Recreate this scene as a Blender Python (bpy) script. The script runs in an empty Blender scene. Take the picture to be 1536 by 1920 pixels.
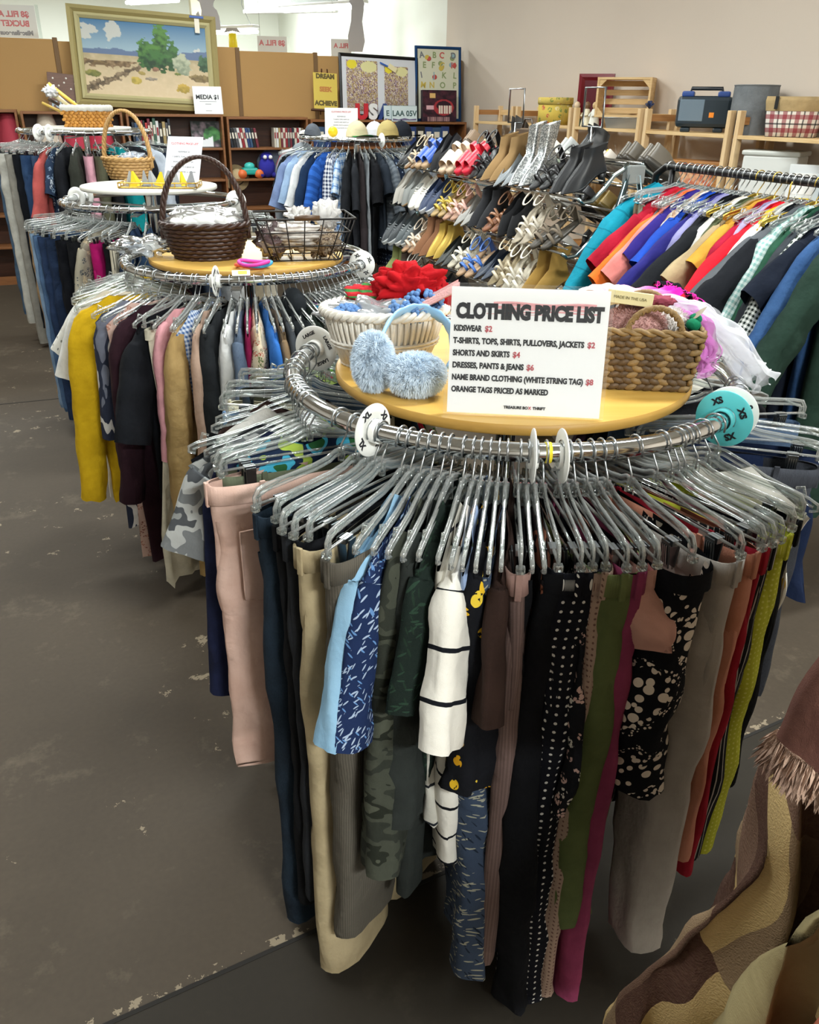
import bpy, bmesh, math, random
import numpy as np
from mathutils import Vector, Matrix, noise

rnd = random.Random(7)
sc = bpy.context.scene
COL = sc.collection
PI = math.pi
def R(d): return math.radians(d)

# ------------------------------------------------------------------ camera
F_PX, PITCH, ROLL, EYE = 1550.0, R(26.35), R(0.8), 1.72
_R0 = Vector((1, 0, 0)); _U0 = Vector((0, math.sin(PITCH), math.cos(PITCH)))
FWD = Vector((0, math.cos(PITCH), -math.sin(PITCH)))
RGT = math.cos(ROLL) * _R0 + math.sin(ROLL) * _U0
UPV = -math.sin(ROLL) * _R0 + math.cos(ROLL) * _U0
cd = bpy.data.cameras.new('camera'); cam = bpy.data.objects.new('camera', cd); COL.objects.link(cam)
cd.sensor_fit = 'HORIZONTAL'; cd.sensor_width = 36.0; cd.lens = F_PX / 1536.0 * 36.0
cd.clip_start = 0.05; cd.clip_end = 100
mw = Matrix((RGT, UPV, -FWD)).transposed().to_4x4(); mw.translation = (0, 0, EYE)
cam.matrix_world = mw
sc.camera = cam
def ray(px, py): return FWD + RGT * ((px - 768) / F_PX) + UPV * ((960 - py) / F_PX)
def at_z(px, py, z):
    v = ray(px, py); return Vector((0, 0, EYE)) + v * ((z - EYE) / v.z)
def at_plane(px, py, p0, n):
    v = ray(px, py); o = Vector((0, 0, EYE)); n = Vector(n)
    return o + v * ((Vector(p0) - o).dot(n) / v.dot(n))
def z_for(x, y, py):                       # height on the vertical line (x, y) seen at picture row py
    lo, hi = -3.0, 3.0
    for _ in range(50):
        m = (lo + hi) / 2; P = Vector((x, y, m)) - Vector((0, 0, EYE)); d = P.dot(FWD)
        if d <= 0.02: lo = m; continue
        q = 960 - F_PX * P.dot(UPV) / d
        if q > py: lo = m
        else: hi = m
    return (lo + hi) / 2

# ------------------------------------------------------------------ light and exposure
vs = sc.view_settings
vs.view_transform = 'Standard'; vs.look = 'None'; vs.gamma = 1.0; vs.exposure = 0.0
vs.use_curve_mapping = False
sc.cycles.transparent_max_bounces = 40
sc.cycles.max_bounces = 8
sc.cycles.sample_clamp_indirect = 4.0
sc.cycles.use_denoising = True
world = bpy.data.worlds.new('world'); sc.world = world; world.use_nodes = True
world.node_tree.nodes['Background'].inputs[0].default_value = (0.75, 0.85, 1.0, 1)
world.node_tree.nodes['Background'].inputs[1].default_value = 0.05
def area(name, loc, rotz, sx, sy, power, col=(0.95, 1.0, 0.98), tilt=0.0):
    l = bpy.data.lights.new(name, 'AREA'); l.shape = 'RECTANGLE'; l.size = sx; l.size_y = sy
    l.energy = power; l.color = col
    o = bpy.data.objects.new(name, l); COL.objects.link(o); o.location = loc; o.rotation_euler = (tilt, 0, rotz)
    return o
PHI = R(22.0)                               # the room is turned 22 degrees against the view
UX = Vector((math.cos(PHI), math.sin(PHI), 0)); VX = Vector((-math.sin(PHI), math.cos(PHI), 0))
CORNER = Vector((0.62, 10.46, 0))
def rm(u, v, z=0.0): return CORNER + UX * u + VX * v + Vector((0, 0, z))   # room coordinates from the far corner
CEIL = 3.7
LAMPS = [(-2.6, -1.8), (-5.4, -2.4), (-2.7, -4.8), (-5.0, -5.0), (-2.5, -7.8), (-5.4, -7.6), (-3.5, -12.6)]  # last lamp is added, unseen behind the camera, to brighten the price sign
for i, (u, v) in enumerate(LAMPS):
    area('unseen_ceiling_light', rm(u, v, CEIL - 0.14), PHI, 1.25, 0.28, [80, 65, 95, 80, 105, 40, 430][i])
for u, v in ((-6.5, 3.0), (-2.0, 3.2), (-4.5, 6.0), (-0.8, 6.2)):
    area('stockroom_lamp_light', rm(u, v, CEIL - 0.12), PHI, 1.25, 0.4, 200 if u < -4 else 130)

# ------------------------------------------------------------------ mesh helpers
class MB:
    def __init__(s): s.v = []; s.f = []; s.m = []; s.sm = []; s.uv = []; s.col = []
    def add(s, verts, faces, mi=0, smooth=True, uv=None, col=None):
        o = len(s.v); s.v += [tuple(p) for p in verts]; n = len(faces)
        s.f += [tuple(i + o for i in f) for f in faces]; s.m += [mi] * n; s.sm += [smooth] * n
        s.uv += (uv if uv is not None else [(p[0], p[2]) for p in verts])
        s.col += (col if col is not None else [(1, 1, 1)] * len(verts))
        return s
    def box(s, c, d, mi=0, rot=None, bev=0.0):
        x, y, z = [a / 2 for a in d]; c = Vector(c)
        if bev <= 0:
            V = [Vector((sx * x, sy * y, sz * z)) for sz in (-1, 1) for sy in (-1, 1) for sx in (-1, 1)]
            Fs = [(0, 2, 3, 1), (4, 5, 7, 6), (0, 1, 5, 4), (2, 6, 7, 3), (0, 4, 6, 2), (1, 3, 7, 5)]
            if rot is not None: V = [rot @ p for p in V]
            return s.add([p + c for p in V], Fs, mi, False, [(p.x + p.y, p.z + p.y) for p in V])
        b = min(bev, x * .9, y * .9, z * .9); V = []
        bm = bmesh.new(); bmesh.ops.create_cube(bm, size=1.0)
        for q in bm.verts: q.co = Vector((q.co.x * 2 * x, q.co.y * 2 * y, q.co.z * 2 * z))
        bmesh.ops.bevel(bm, geom=bm.edges[:], offset=b, segments=2, affect='EDGES', profile=0.5)
        bm.verts.index_update(); V = [q.co.copy() for q in bm.verts]
        Fs = [[q.index for q in f.verts] for f in bm.faces]; bm.free()
        if rot is not None: V = [rot @ p for p in V]
        return s.add([p + c for p in V], Fs, mi, False, [(p.x + p.y, p.z + p.y) for p in V])
    def tube(s, pts, r, n=8, mi=0, closed=False, caps=True, sq=None):
        P = [Vector(p) for p in pts]; m = len(P)
        rr = r if hasattr(r, '__len__') else [r] * m
        T = []
        for i in range(m):
            a = P[(i - 1) % m] if (closed or i > 0) else P[i]; b = P[(i + 1) % m] if (closed or i < m - 1) else P[i]
            t = b - a; T.append(t.normalized() if t.length > 1e-9 else Vector((0, 0, 1)))
        up = Vector((0, 0, 1)) if abs(T[0].z) < .9 else Vector((0, 1, 0))
        N = (up - T[0] * up.dot(T[0])).normalized(); V = []; uv = []; L = 0.0
        for i in range(m):
            N = (N - T[i] * N.dot(T[i]));
            N = N.normalized() if N.length > 1e-6 else T[i].orthogonal().normalized()
            B = T[i].cross(N)
            if i: L += (P[i] - P[i - 1]).length
            for k in range(n):
                a = 2 * PI * k / n
                ca, sa = math.cos(a), math.sin(a)
                if sq: ca, sa = ca * sq[0], sa * sq[1]
                V.append(P[i] + (N * ca + B * sa) * rr[i]); uv.append((rr[i] * a, L))
        Fs = []
        for i in range(m if closed else m - 1):
            j = (i + 1) % m
            for k in range(n):
                l = (k + 1) % n; Fs.append((i * n + k, i * n + l, j * n + l, j * n + k))
        if caps and not closed:
            Fs.append(tuple(range(n - 1, -1, -1))); Fs.append(tuple((m - 1) * n + k for k in range(n)))
        return s.add(V, Fs, mi, True, uv)
    def loft(s, loops, mi=0, cap0=False, cap1=False, smooth=True, uv=None, closed=True):
        n = len(loops[0]); V = [p for l in loops for p in l]; Fs = []
        for i in range(len(loops) - 1):
            for k in range(n if closed else n - 1):
                l = (k + 1) % n; Fs.append((i * n + k, i * n + l, (i + 1) * n + l, (i + 1) * n + k))
        if cap0: Fs.append(tuple(range(n - 1, -1, -1)))
        if cap1: Fs.append(tuple((len(loops) - 1) * n + k for k in range(n)))
        return s.add(V, Fs, mi, smooth, uv)
    def lathe(s, prof, n=24, c=(0, 0, 0), mi=0, sx=1.0, sy=1.0, cap0=False, cap1=False, smooth=True):
        c = Vector(c); L = []
        for r, z in prof: L.append([c + Vector((r * sx * math.cos(2 * PI * k / n), r * sy * math.sin(2 * PI * k / n), z)) for k in range(n)])
        uv = [(2 * PI * k / n * max(p[0] for p in prof), z) for r, z in prof for k in range(n)]
        return s.loft(L, mi, cap0, cap1, smooth, uv)
    def grid(s, fn, nu, nv, mi=0, smooth=True, colfn=None, uvs=(1, 1)):
        V = []; uv = []; col = []
        for j in range(nv + 1):
            for i in range(nu + 1):
                u, v = i / nu, j / nv; V.append(fn(u, v)); uv.append((u * uvs[0], v * uvs[1]))
                col.append(colfn(u, v) if colfn else (1, 1, 1))
        Fs = [(j * (nu + 1) + i, j * (nu + 1) + i + 1, (j + 1) * (nu + 1) + i + 1, (j + 1) * (nu + 1) + i) for j in range(nv) for i in range(nu)]
        return s.add(V, Fs, mi, smooth, uv, col)
    def ball(s, c, r, mi=0, n=10, rot=None, col=None):
        rx, ry, rz = r if hasattr(r, '__len__') else (r, r, r); c = Vector(c); L = []; m = max(4, n // 2)
        for j in range(1, m):
            t = PI * j / m; L.append([Vector((rx * math.sin(t) * math.cos(2 * PI * k / n), ry * math.sin(t) * math.sin(2 * PI * k / n), rz * math.cos(t))) for k in range(n)])
        V = [p for l in L for p in l] + [Vector((0, 0, rz)), Vector((0, 0, -rz))]
        Fs = []
        for j in range(m - 2):
            for k in range(n): l = (k + 1) % n; Fs.append((j * n + k, (j + 1) * n + k, (j + 1) * n + l, j * n + l))
        a = len(V) - 2
        for k in range(n):
            l = (k + 1) % n; Fs.append((a, k, l)); Fs.append((a + 1, (m - 2) * n + l, (m - 2) * n + k))
        if rot is not None: V = [rot @ p for p in V]
        return s.add([p + c for p in V], Fs, mi, True, None, [col] * len(V) if col else None)
    def prism(s, poly, z0, z1, mi=0, axis='z'):
        n = len(poly)
        if axis == 'z': V = [(x, y, z0) for x, y in poly] + [(x, y, z1) for x, y in poly]
        elif axis == 'y': V = [(x, z0, y) for x, y in poly] + [(x, z1, y) for x, y in poly]
        else: V = [(z0, x, y) for x, y in poly] + [(z1, x, y) for x, y in poly]
        Fs = [tuple(range(n - 1, -1, -1)), tuple(range(n, 2 * n))] + [(k, (k + 1) % n, n + (k + 1) % n, n + k) for k in range(n)]
        return s.add(V, Fs, mi, False)
    def mesh(s, name, mats):
        me = bpy.data.meshes.new(name); me.from_pydata(s.v, [], s.f)
        for m in (mats if isinstance(mats, (list, tuple)) else [mats]): me.materials.append(m)
        me.polygons.foreach_set('material_index', s.m); me.polygons.foreach_set('use_smooth', s.sm)
        li = np.empty(len(me.loops), dtype=np.int32); me.loops.foreach_get('vertex_index', li)
        ul = me.uv_layers.new(name='UVMap'); a = np.array(s.uv, dtype=np.float32)[li]; ul.data.foreach_set('uv', a.ravel())
        if any(c != (1, 1, 1) for c in s.col):
            ca = me.color_attributes.new('Col', 'FLOAT_COLOR', 'POINT'); q = np.ones((len(s.v), 4), dtype=np.float32); q[:, :3] = np.array(s.col)
            ca.data.foreach_set('color', q.ravel())
        me.update(); return me
    def build(s, name, mats, parent=None, M=None):
        o = bpy.data.objects.new(name, s.mesh(name, mats)); COL.objects.link(o)
        if M is not None: o.matrix_world = M
        if parent: o.parent = parent
        return o
def tag(o, label=None, cat=None, group=None, kind=None):
    if label: o['label'] = label
    if cat: o['category'] = cat
    if group: o['group'] = group
    if kind: o['kind'] = kind
    return o
def thing(name, label, cat, M=None, group=None):
    o = bpy.data.objects.new(name, None); COL.objects.link(o); o.empty_display_size = .05
    if M is not None: o.matrix_world = M
    return tag(o, label, cat, group)
def TR(x, y=None, z=None, rz=0.0, rx=0.0, ry=0.0, sc_=1.0):
    v = Vector(x) if y is None else Vector((x, y, z))
    return Matrix.Translation(v) @ Matrix.Rotation(rz, 4, 'Z') @ Matrix.Rotation(ry, 4, 'Y') @ Matrix.Rotation(rx, 4, 'X') @ Matrix.Scale(sc_, 4)
def link_copy(o, parent=None, mat=None, top=True):
    c = o.copy(); COL.objects.link(c); c.parent = parent
    return c
def text_mesh(body, size, bold=0.0, depth=0.0, align='CENTER'):
    cu = bpy.data.curves.new('lettering', 'FONT'); cu.body = body; cu.size = size; cu.offset = bold; cu.extrude = depth
    cu.align_x = align; cu.align_y = 'CENTER'; cu.resolution_u = 3
    ob = bpy.data.objects.new('lettering', cu); COL.objects.link(ob); bpy.context.view_layer.update()
    me = bpy.data.meshes.new_from_object(ob); bpy.data.objects.remove(ob); me.materials.clear(); return me
def text(body, size, mat, parent, M, bold=0.0, align='CENTER', name='lettering', mirror=False):
    me = text_mesh(body, size, bold, 0.0004, align)
    if mirror:
        for q in me.vertices: q.co.x = -q.co.x
    me.materials.append(mat); o = bpy.data.objects.new(name, me); COL.objects.link(o); o.parent = parent; o.matrix_local = M
    return o

# ------------------------------------------------------------------ materials
def lin(c):
    if isinstance(c, str): c = [int(c[i:i + 2], 16) for i in (0, 2, 4)]
    c = [a / 255 for a in c[:3]]
    return tuple((a / 12.92 if a <= .04045 else ((a + .055) / 1.055) ** 2.4) for a in c) + (1.0,)
class NT:
    def __init__(s, name):
        s.mat = bpy.data.materials.new(name); s.mat.use_nodes = True; s.t = s.mat.node_tree; s.t.nodes.clear()
        s.out = s.n('ShaderNodeOutputMaterial'); s.b = s.n('ShaderNodeBsdfPrincipled'); s.l(s.b.outputs[0], s.out.inputs[0])
    def n(s, t, **k):
        x = s.t.nodes.new(t)
        for a, b in k.items(): setattr(x, a, b)
        return x
    def l(s, a, b): s.t.links.new(a, b)
    def set(s, **k):
        for a, b in k.items(): s.b.inputs[a.replace('_', ' ')].default_value = b
    def mix(s, fac, a, b, mode='MIX'):
        x = s.n('ShaderNodeMix', data_type='RGBA', blend_type=mode)
        for i, q in ((0, fac), (6, a), (7, b)):
            if hasattr(q, 'links'): s.l(q, x.inputs[i])
            else: x.inputs[i].default_value = q
        return x.outputs[2]
    def math(s, op, a, b=0.0, c=0.0):
        x = s.n('ShaderNodeMath', operation=op)
        for i, q in enumerate((a, b, c)):
            if hasattr(q, 'links'): s.l(q, x.inputs[i])
            else: x.inputs[i].default_value = q
        return x.outputs[0]
    def coord(s, kind='UV', scale=(1, 1, 1), rot=0.0):
        tc = s.n('ShaderNodeTexCoord'); mp = s.n('ShaderNodeMapping'); s.l(tc.outputs[kind], mp.inputs[0])
        mp.inputs['Scale'].default_value = scale; mp.inputs['Rotation'].default_value = (0, 0, rot); return mp.outputs[0]
    def noise(s, vec, scale, detail=2.0, rough=.5):
        x = s.n('ShaderNodeTexNoise'); s.l(vec, x.inputs['Vector']); x.inputs['Scale'].default_value = scale; x.inputs['Detail'].default_value = detail; x.inputs['Roughness'].default_value = rough; return x.outputs[0]
    def vor(s, vec, scale, feature='F1', rnd_=1.0):
        x = s.n('ShaderNodeTexVoronoi', feature=feature); s.l(vec, x.inputs['Vector']); x.inputs['Scale'].default_value = scale; x.inputs['Randomness'].default_value = rnd_; return x
    def ramp(s, fac, stops, interp='LINEAR'):
        x = s.n('ShaderNodeValToRGB'); s.l(fac, x.inputs[0]); cr = x.color_ramp; cr.interpolation = interp
        while len(cr.elements) < len(stops): cr.elements.new(.5)
        for e, (p, c) in zip(cr.elements, stops): e.position = p; e.color = c
        return x.outputs[0]
    def sep(s, vec):
        x = s.n('ShaderNodeSeparateXYZ'); s.l(vec, x.inputs[0]); return x.outputs
    def bump(s, h, strength=.3, dist=.002):
        x = s.n('ShaderNodeBump'); s.l(h, x.inputs['Height']); x.inputs['Strength'].default_value = strength; x.inputs['Distance'].default_value = dist; s.l(x.outputs[0], s.b.inputs['Normal'])
    def color(s, c):
        if hasattr(c, 'links'): s.l(c, s.b.inputs['Base Color'])
        else: s.b.inputs['Base Color'].default_value = c
_MC = {}
def cached(f):
    def g(*a, **k):
        key = (f.__name__, a, tuple(sorted(k.items())))
        if key not in _MC: _MC[key] = f(*a, **k)
        return _MC[key]
    return g
@cached
def plain(c, rough=.5, metal=0.0, name='paint', bump=0.0, bscale=60.0, spec=.5):
    t = NT(name); t.color(lin(c)); t.set(Roughness=rough, Metallic=metal, Specular_IOR_Level=spec)
    if bump: v = t.coord('Object'); t.bump(t.noise(v, bscale), bump)
    return t.mat
def _cloth_end(t, weave=900.0):
    t.set(Roughness=.92, Specular_IOR_Level=.15)
    v = t.coord('UV'); h = t.noise(v, 26.0, 3.0); w = t.noise(v, weave, 1.0)
    t.bump(t.math('ADD', t.math('MULTIPLY', h, 1.0), t.math('MULTIPLY', w, .10)), .55, .010)
    return t.mat
@cached
def cloth(c, c2=None, var=.12):
    t = NT('cloth'); a = lin(c); v = t.coord('UV')
    dark = tuple(x * (1 - 2 * var) for x in a[:3]) + (1,) if c2 is None else lin(c2)
    t.color(t.mix(t.ramp(t.noise(v, 14.0, 4.0, .6), [(.35, (0, 0, 0, 1)), (.7, (1, 1, 1, 1))]), a, dark)); return _cloth_end(t)
@cached
def denim(c, c2):
    t = NT('denim'); v = t.coord('UV'); n = t.noise(v, 7.0, 3.0); m = t.noise(t.coord('UV', (900, 160, 1)), 1.0, 2.0)
    f = t.math('ADD', t.math('MULTIPLY', n, .8), t.math('MULTIPLY', m, .5))
    t.color(t.mix(t.ramp(f, [(.45, (0, 0, 0, 1)), (.9, (1, 1, 1, 1))]), lin(c), lin(c2))); return _cloth_end(t)
@cached
def stripes(c, c2, period, width, axis=1, c3=None):
    t = NT('striped_cloth'); s = t.sep(t.coord('UV')); f = t.math('FRACT', t.math('DIVIDE', t.math('ADD', s[axis], 50.0), period))
    col = t.mix(t.math('LESS_THAN', f, width), lin(c), lin(c2))
    if c3: col = t.mix(t.math('GREATER_THAN', f, 1 - width), col, lin(c3))
    t.color(col); return _cloth_end(t)
@cached
def gingham(c, c2, size, soft=.5):
    t = NT('checked_cloth'); s = t.sep(t.coord('UV'))
    a = t.math('LESS_THAN', t.math('FRACT', t.math('DIVIDE', t.math('ADD', s[0], 50.0), size)), .5); b = t.math('LESS_THAN', t.math('FRACT', t.math('DIVIDE', t.math('ADD', s[1], 50.0), size)), .5)
    t.color(t.mix(t.math('MULTIPLY', t.math('ADD', a, b), .5), lin(c), lin(c2))); return _cloth_end(t)
@cached
def plaid(c, c2, c3, size):
    t = NT('plaid_cloth'); s = t.sep(t.coord('UV')); col = lin(c)
    for ax in (0, 1):
        f = t.math('FRACT', t.math('DIVIDE', t.math('ADD', s[ax], 50.0), size))
        col = t.mix(t.math('MULTIPLY', t.math('LESS_THAN', f, .34), .72), col, lin(c2))
        g = t.math('LESS_THAN', t.math('ABSOLUTE', t.math('SUBTRACT', f, .65)), .06); col = t.mix(t.math('MULTIPLY', g, .8), col, lin(c3))
    t.color(col); return _cloth_end(t)
@cached
def dots(c, c2, spacing, r, rand=0.0):
    t = NT('dotted_cloth'); v = t.vor(t.coord('UV'), 1.0 / spacing, 'F1', rand)
    t.color(t.mix(t.math('LESS_THAN', v.outputs['Distance'], r), lin(c), lin(c2))); return _cloth_end(t)
@cached
def floral(c, cols, spacing, r, r2=.5):
    t = NT('floral_cloth'); uv = t.coord('UV'); v = t.vor(uv, 1.0 / spacing); w = t.vor(uv, 4.5 / spacing)
    s = t.sep(v.outputs['Color']); st = [(i / len(cols), lin(q)) for i, q in enumerate(cols)]
    col = t.ramp(s[0], st, 'CONSTANT')
    m = t.math('MULTIPLY', t.math('LESS_THAN', v.outputs['Distance'], r), t.math('LESS_THAN', w.outputs['Distance'], r2))
    t.color(t.mix(m, lin(c), col)); return _cloth_end(t)
@cached
def sprig(c, c2, c3, spacing, rot=.6):
    t = NT('sprig_cloth'); col = lin(c)
    for rr, cc in ((rot, c2), (rot + 1.5, c3), (rot + 2.6, c2)):
        mp = t.n('ShaderNodeMapping', vector_type='TEXTURE'); t.l(t.coord('UV'), mp.inputs[0]); mp.inputs['Rotation'].default_value = (0, 0, rr); mp.inputs['Scale'].default_value = (1, .22, 1); mp.inputs['Location'].default_value = (rr, rr, 0)
        v = t.vor(mp.outputs[0], 1.0 / spacing)
        col = t.mix(t.math('LESS_THAN', v.outputs['Distance'], .24), col, lin(cc))
    t.color(col); return _cloth_end(t)
@cached
def blotch(stops, scale, detail=2.0, sy=1.0):
    t = NT('printed_cloth'); n = t.noise(t.coord('UV', (1, sy, 1)), scale, detail)
    t.color(t.ramp(n, [(p, lin(c)) for p, c in stops], 'CONSTANT')); return _cloth_end(t)
@cached
def pebble(c, c2, scale):
    t = NT('pebble_print_cloth'); uv = t.coord('UV'); big = t.noise(uv, scale * .22, 1.0)
    v1 = t.vor(uv, scale, 'F1', .75); v2 = t.vor(uv, scale * 1.9, 'F1', .75); v3 = t.vor(uv, scale * 3.4, 'F1', .8)
    a = t.math('LESS_THAN', v1.outputs['Distance'], .42); b = t.math('LESS_THAN', v2.outputs['Distance'], .44); d = t.math('LESS_THAN', v3.outputs['Distance'], .38)
    f = t.ramp(big, [(0, (0, 0, 0, 1)), (.38, (.3, .3, .3, 1)), (.42, (.6, .6, .6, 1)), (.47, (1, 1, 1, 1))], 'CONSTANT')
    f1 = t.math('GREATER_THAN', f, .8); f2 = t.math('GREATER_THAN', f, .5); f3 = t.math('GREATER_THAN', f, .2)
    m = t.math('MAXIMUM', t.math('MULTIPLY', f1, a), t.math('MAXIMUM', t.math('MULTIPLY', t.math('SUBTRACT', f2, f1), b), t.math('MULTIPLY', t.math('SUBTRACT', f3, f2), d)))
    t.color(t.mix(m, lin(c), lin(c2))); return _cloth_end(t)
@cached
def fuzzy_plaid():
    t = NT('brown_wool'); uv = t.coord('UV'); s = t.sep(uv)
    wv = t.math('MULTIPLY', t.math('SINE', t.math('MULTIPLY', s[0], 16.0)), .05); wu = t.math('MULTIPLY', t.math('SINE', t.math('MULTIPLY', s[1], 11.0)), .03)
    y = t.math('DIVIDE', t.math('ADD', t.math('ADD', s[1], wv), 10.0), .21); x = t.math('DIVIDE', t.math('ADD', t.math('ADD', s[0], wu), 10.0), .20)
    g = t.math('FRACT', t.math('ADD', x, t.math('MULTIPLY', t.math('FLOOR', y), .37)))
    b = t.ramp(g, [(0, lin('c9ad78')), (.24, lin('8d765c')), (.48, lin('6a5044')), (.72, lin('4a2f2a'))], 'CONSTANT')
    t.color(t.mix(t.math('MULTIPLY', t.noise(uv, 160.0, 2.0), .25), b, lin('a08870'))); t.set(Roughness=1.0, Specular_IOR_Level=.1)
    t.bump(t.noise(uv, 420.0, 3.0), .8, .004); return t.mat
@cached
def vcol(rough=.6, spec=.3):
    t = NT('printed_surface'); a = t.n('ShaderNodeAttribute'); a.attribute_name = 'Col'; t.l(a.outputs['Color'], t.b.inputs['Base Color']); t.set(Roughness=rough, Specular_IOR_Level=spec); return t.mat
@cached
def wood(c, c2, scale=6.0, rough=.45, stretch=(1, 1, 14)):
    t = NT('wood'); v = t.coord('Object', stretch); n = t.noise(v, scale, 4.0, .6)
    t.color(t.mix(t.ramp(n, [(.35, (0, 0, 0, 1)), (.68, (1, 1, 1, 1))]), lin(c), lin(c2))); t.set(Roughness=rough); t.bump(n, .12, .002); return t.mat
@cached
def straw(c, c2, rough=.7):
    t = NT('woven_straw'); n = t.noise(t.coord('Object', (1, 1, 1)), 90.0, 3.0, .7); t.color(t.mix(n, lin(c), lin(c2))); t.set(Roughness=rough); t.bump(n, .4, .003); return t.mat
@cached
def clear_plastic(tint='f6faf9', dens=.035, gl=.85):
    t = NT('clear_plastic'); t.t.nodes.remove(t.b)
    tr = t.n('ShaderNodeBsdfTransparent'); tr.inputs[0].default_value = lin(tint)
    di = t.n('ShaderNodeBsdfDiffuse'); di.inputs[0].default_value = lin('f2f6f4')
    g = t.n('ShaderNodeBsdfGlossy'); g.inputs[0].default_value = (1, 1, 1, 1); g.inputs['Roughness'].default_value = .07
    lw = t.n('ShaderNodeLayerWeight'); lw.inputs[0].default_value = .32
    m1 = t.n('ShaderNodeMixShader'); f = t.math('ADD', t.math('MULTIPLY', t.math('POWER', lw.outputs['Facing'], 2.0), .42), dens); t.l(f, m1.inputs[0]); t.l(tr.outputs[0], m1.inputs[1]); t.l(di.outputs[0], m1.inputs[2])
    m2 = t.n('ShaderNodeMixShader'); fr = t.math('ADD', t.math('MULTIPLY', lw.outputs['Fresnel'], gl), .05); t.l(fr, m2.inputs[0]); t.l(m1.outputs[0], m2.inputs[1]); t.l(g.outputs[0], m2.inputs[2])
    t.l(m2.outputs[0], t.out.inputs[0]); return t.mat
@cached
def film(c, dens, gl=.5, rough=.12):
    t = NT('thin_film'); t.t.nodes.remove(t.b)
    tr = t.n('ShaderNodeBsdfTransparent'); di = t.n('ShaderNodeBsdfDiffuse'); di.inputs[0].default_value = lin(c)
    g = t.n('ShaderNodeBsdfGlossy'); g.inputs['Roughness'].default_value = rough
    lw = t.n('ShaderNodeLayerWeight'); lw.inputs[0].default_value = .3
    m1 = t.n('ShaderNodeMixShader'); t.l(t.math('ADD', t.math('MULTIPLY', lw.outputs['Facing'], .35), dens), m1.inputs[0]); t.l(tr.outputs[0], m1.inputs[1]); t.l(di.outputs[0], m1.inputs[2])
    m2 = t.n('ShaderNodeMixShader'); t.l(t.math('MULTIPLY', lw.outputs['Fresnel'], gl), m2.inputs[0]); t.l(m1.outputs[0], m2.inputs[1]); t.l(g.outputs[0], m2.inputs[2])
    t.l(m2.outputs[0], t.out.inputs[0]); return t.mat
@cached
def glow(c, power):
    t = NT('lit_tube'); t.set(Emission_Strength=power); t.b.inputs['Emission Color'].default_value = lin(c); t.color(lin(c)); return t.mat
@cached
def glitter():
    t = NT('silver_glitter'); v = t.vor(t.coord('Object'), 260.0); t.set(Metallic=.9, Roughness=.28); t.color(t.ramp(t.sep(v.outputs['Color'])[0], [(0, lin('6d7274')), (.6, lin('b9bec0')), (1, lin('ffffff'))]))
    nm = t.n('ShaderNodeBump'); t.l(t.sep(v.outputs['Color'])[1], nm.inputs['Height']); nm.inputs['Strength'].default_value = .8; nm.inputs['Distance'].default_value = .004; t.l(nm.outputs[0], t.b.inputs['Normal']); return t.mat
CHROME = plain('dfe2e4', .09, 1.0, 'chrome'); STEEL = plain('b4b8bb', .28, 1.0, 'steel_wire'); DKSTEEL = plain('6a6f72', .32, 1.0, 'dark_steel')
CLEAR = clear_plastic(); CLEDGE = clear_plastic('ffffff', .13, .9); WHITE = plain('f0f0ec', .45, 0, 'white_plastic'); BLACK = plain('121314', .4, 0, 'black_plastic'); INK = plain('1a1b22', .7, 0, 'ink')  # CLEDGE is whitened so hanger edges seem to catch light
# ------------------------------------------------------------------ the room
def _seam(mb, a, b):                         # a thin dark joint in the floor through two points, in room coordinates
    q_ = [Vector(((p - CORNER).dot(UX), (p - CORNER).dot(VX), 0)) for p in (a, b)]; d = (q_[1] - q_[0]).normalized(); c = (q_[0] + q_[1]) / 2
    return mb.box(c + Vector((0, 0, .0006)), (7.0, .010, .0012), rot=Matrix.Rotation(math.atan2(d.y, d.x), 3, 'Z'))
def floor_mat():
    t = NT('painted_concrete'); v = t.coord('Object'); n = t.noise(v, 1.3, 4.0, .6); m = t.noise(v, 9.0, 6.0, .72); k = t.noise(t.coord('Object', (1, 1, 1)), 1.1, 2.0)
    base = t.mix(n, lin('3f3830'), lin('574d41'))
    base = t.mix(t.math('MULTIPLY', t.noise(v, 60.0, 3.0), .35), base, lin('2e2822'))
    chip = t.math('MULTIPLY', t.math('GREATER_THAN', m, .625), t.math('GREATER_THAN', k, .56))
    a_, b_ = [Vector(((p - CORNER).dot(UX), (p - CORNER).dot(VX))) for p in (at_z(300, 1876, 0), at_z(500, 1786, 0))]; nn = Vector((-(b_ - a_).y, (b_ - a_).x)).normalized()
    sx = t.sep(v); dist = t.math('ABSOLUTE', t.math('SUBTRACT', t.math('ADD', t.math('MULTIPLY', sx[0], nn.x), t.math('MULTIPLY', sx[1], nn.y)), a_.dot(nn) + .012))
    edge = t.math('MULTIPLY', t.math('LESS_THAN', dist, .016), t.math('GREATER_THAN', t.noise(v, 22.0, 4.0, .7), .53))
    scuff = t.ramp(t.noise(v, 3.3, 6.0, .75), [(.56, (0, 0, 0, 1)), (.75, (1, 1, 1, 1))])
    base = t.mix(t.math('MULTIPLY', scuff, .35), base, lin('857a68'))
    col = t.mix(t.math('MULTIPLY', t.math('MAXIMUM', chip, edge), .75), base, lin('958873')); s = t.sep(v)
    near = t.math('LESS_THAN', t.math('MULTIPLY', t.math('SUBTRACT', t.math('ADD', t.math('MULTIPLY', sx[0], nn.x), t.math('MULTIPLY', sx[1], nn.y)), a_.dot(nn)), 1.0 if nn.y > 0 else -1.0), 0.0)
    col = t.mix(near, col, t.mix(.7, col, lin('1a1a17')))      # nearer slab: darker tone, partly painting in the dimmer light there
    t.color(col); t.set(Roughness=.62, Specular_IOR_Level=.16); t.bump(m, .15, .003); return t.mat
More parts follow.
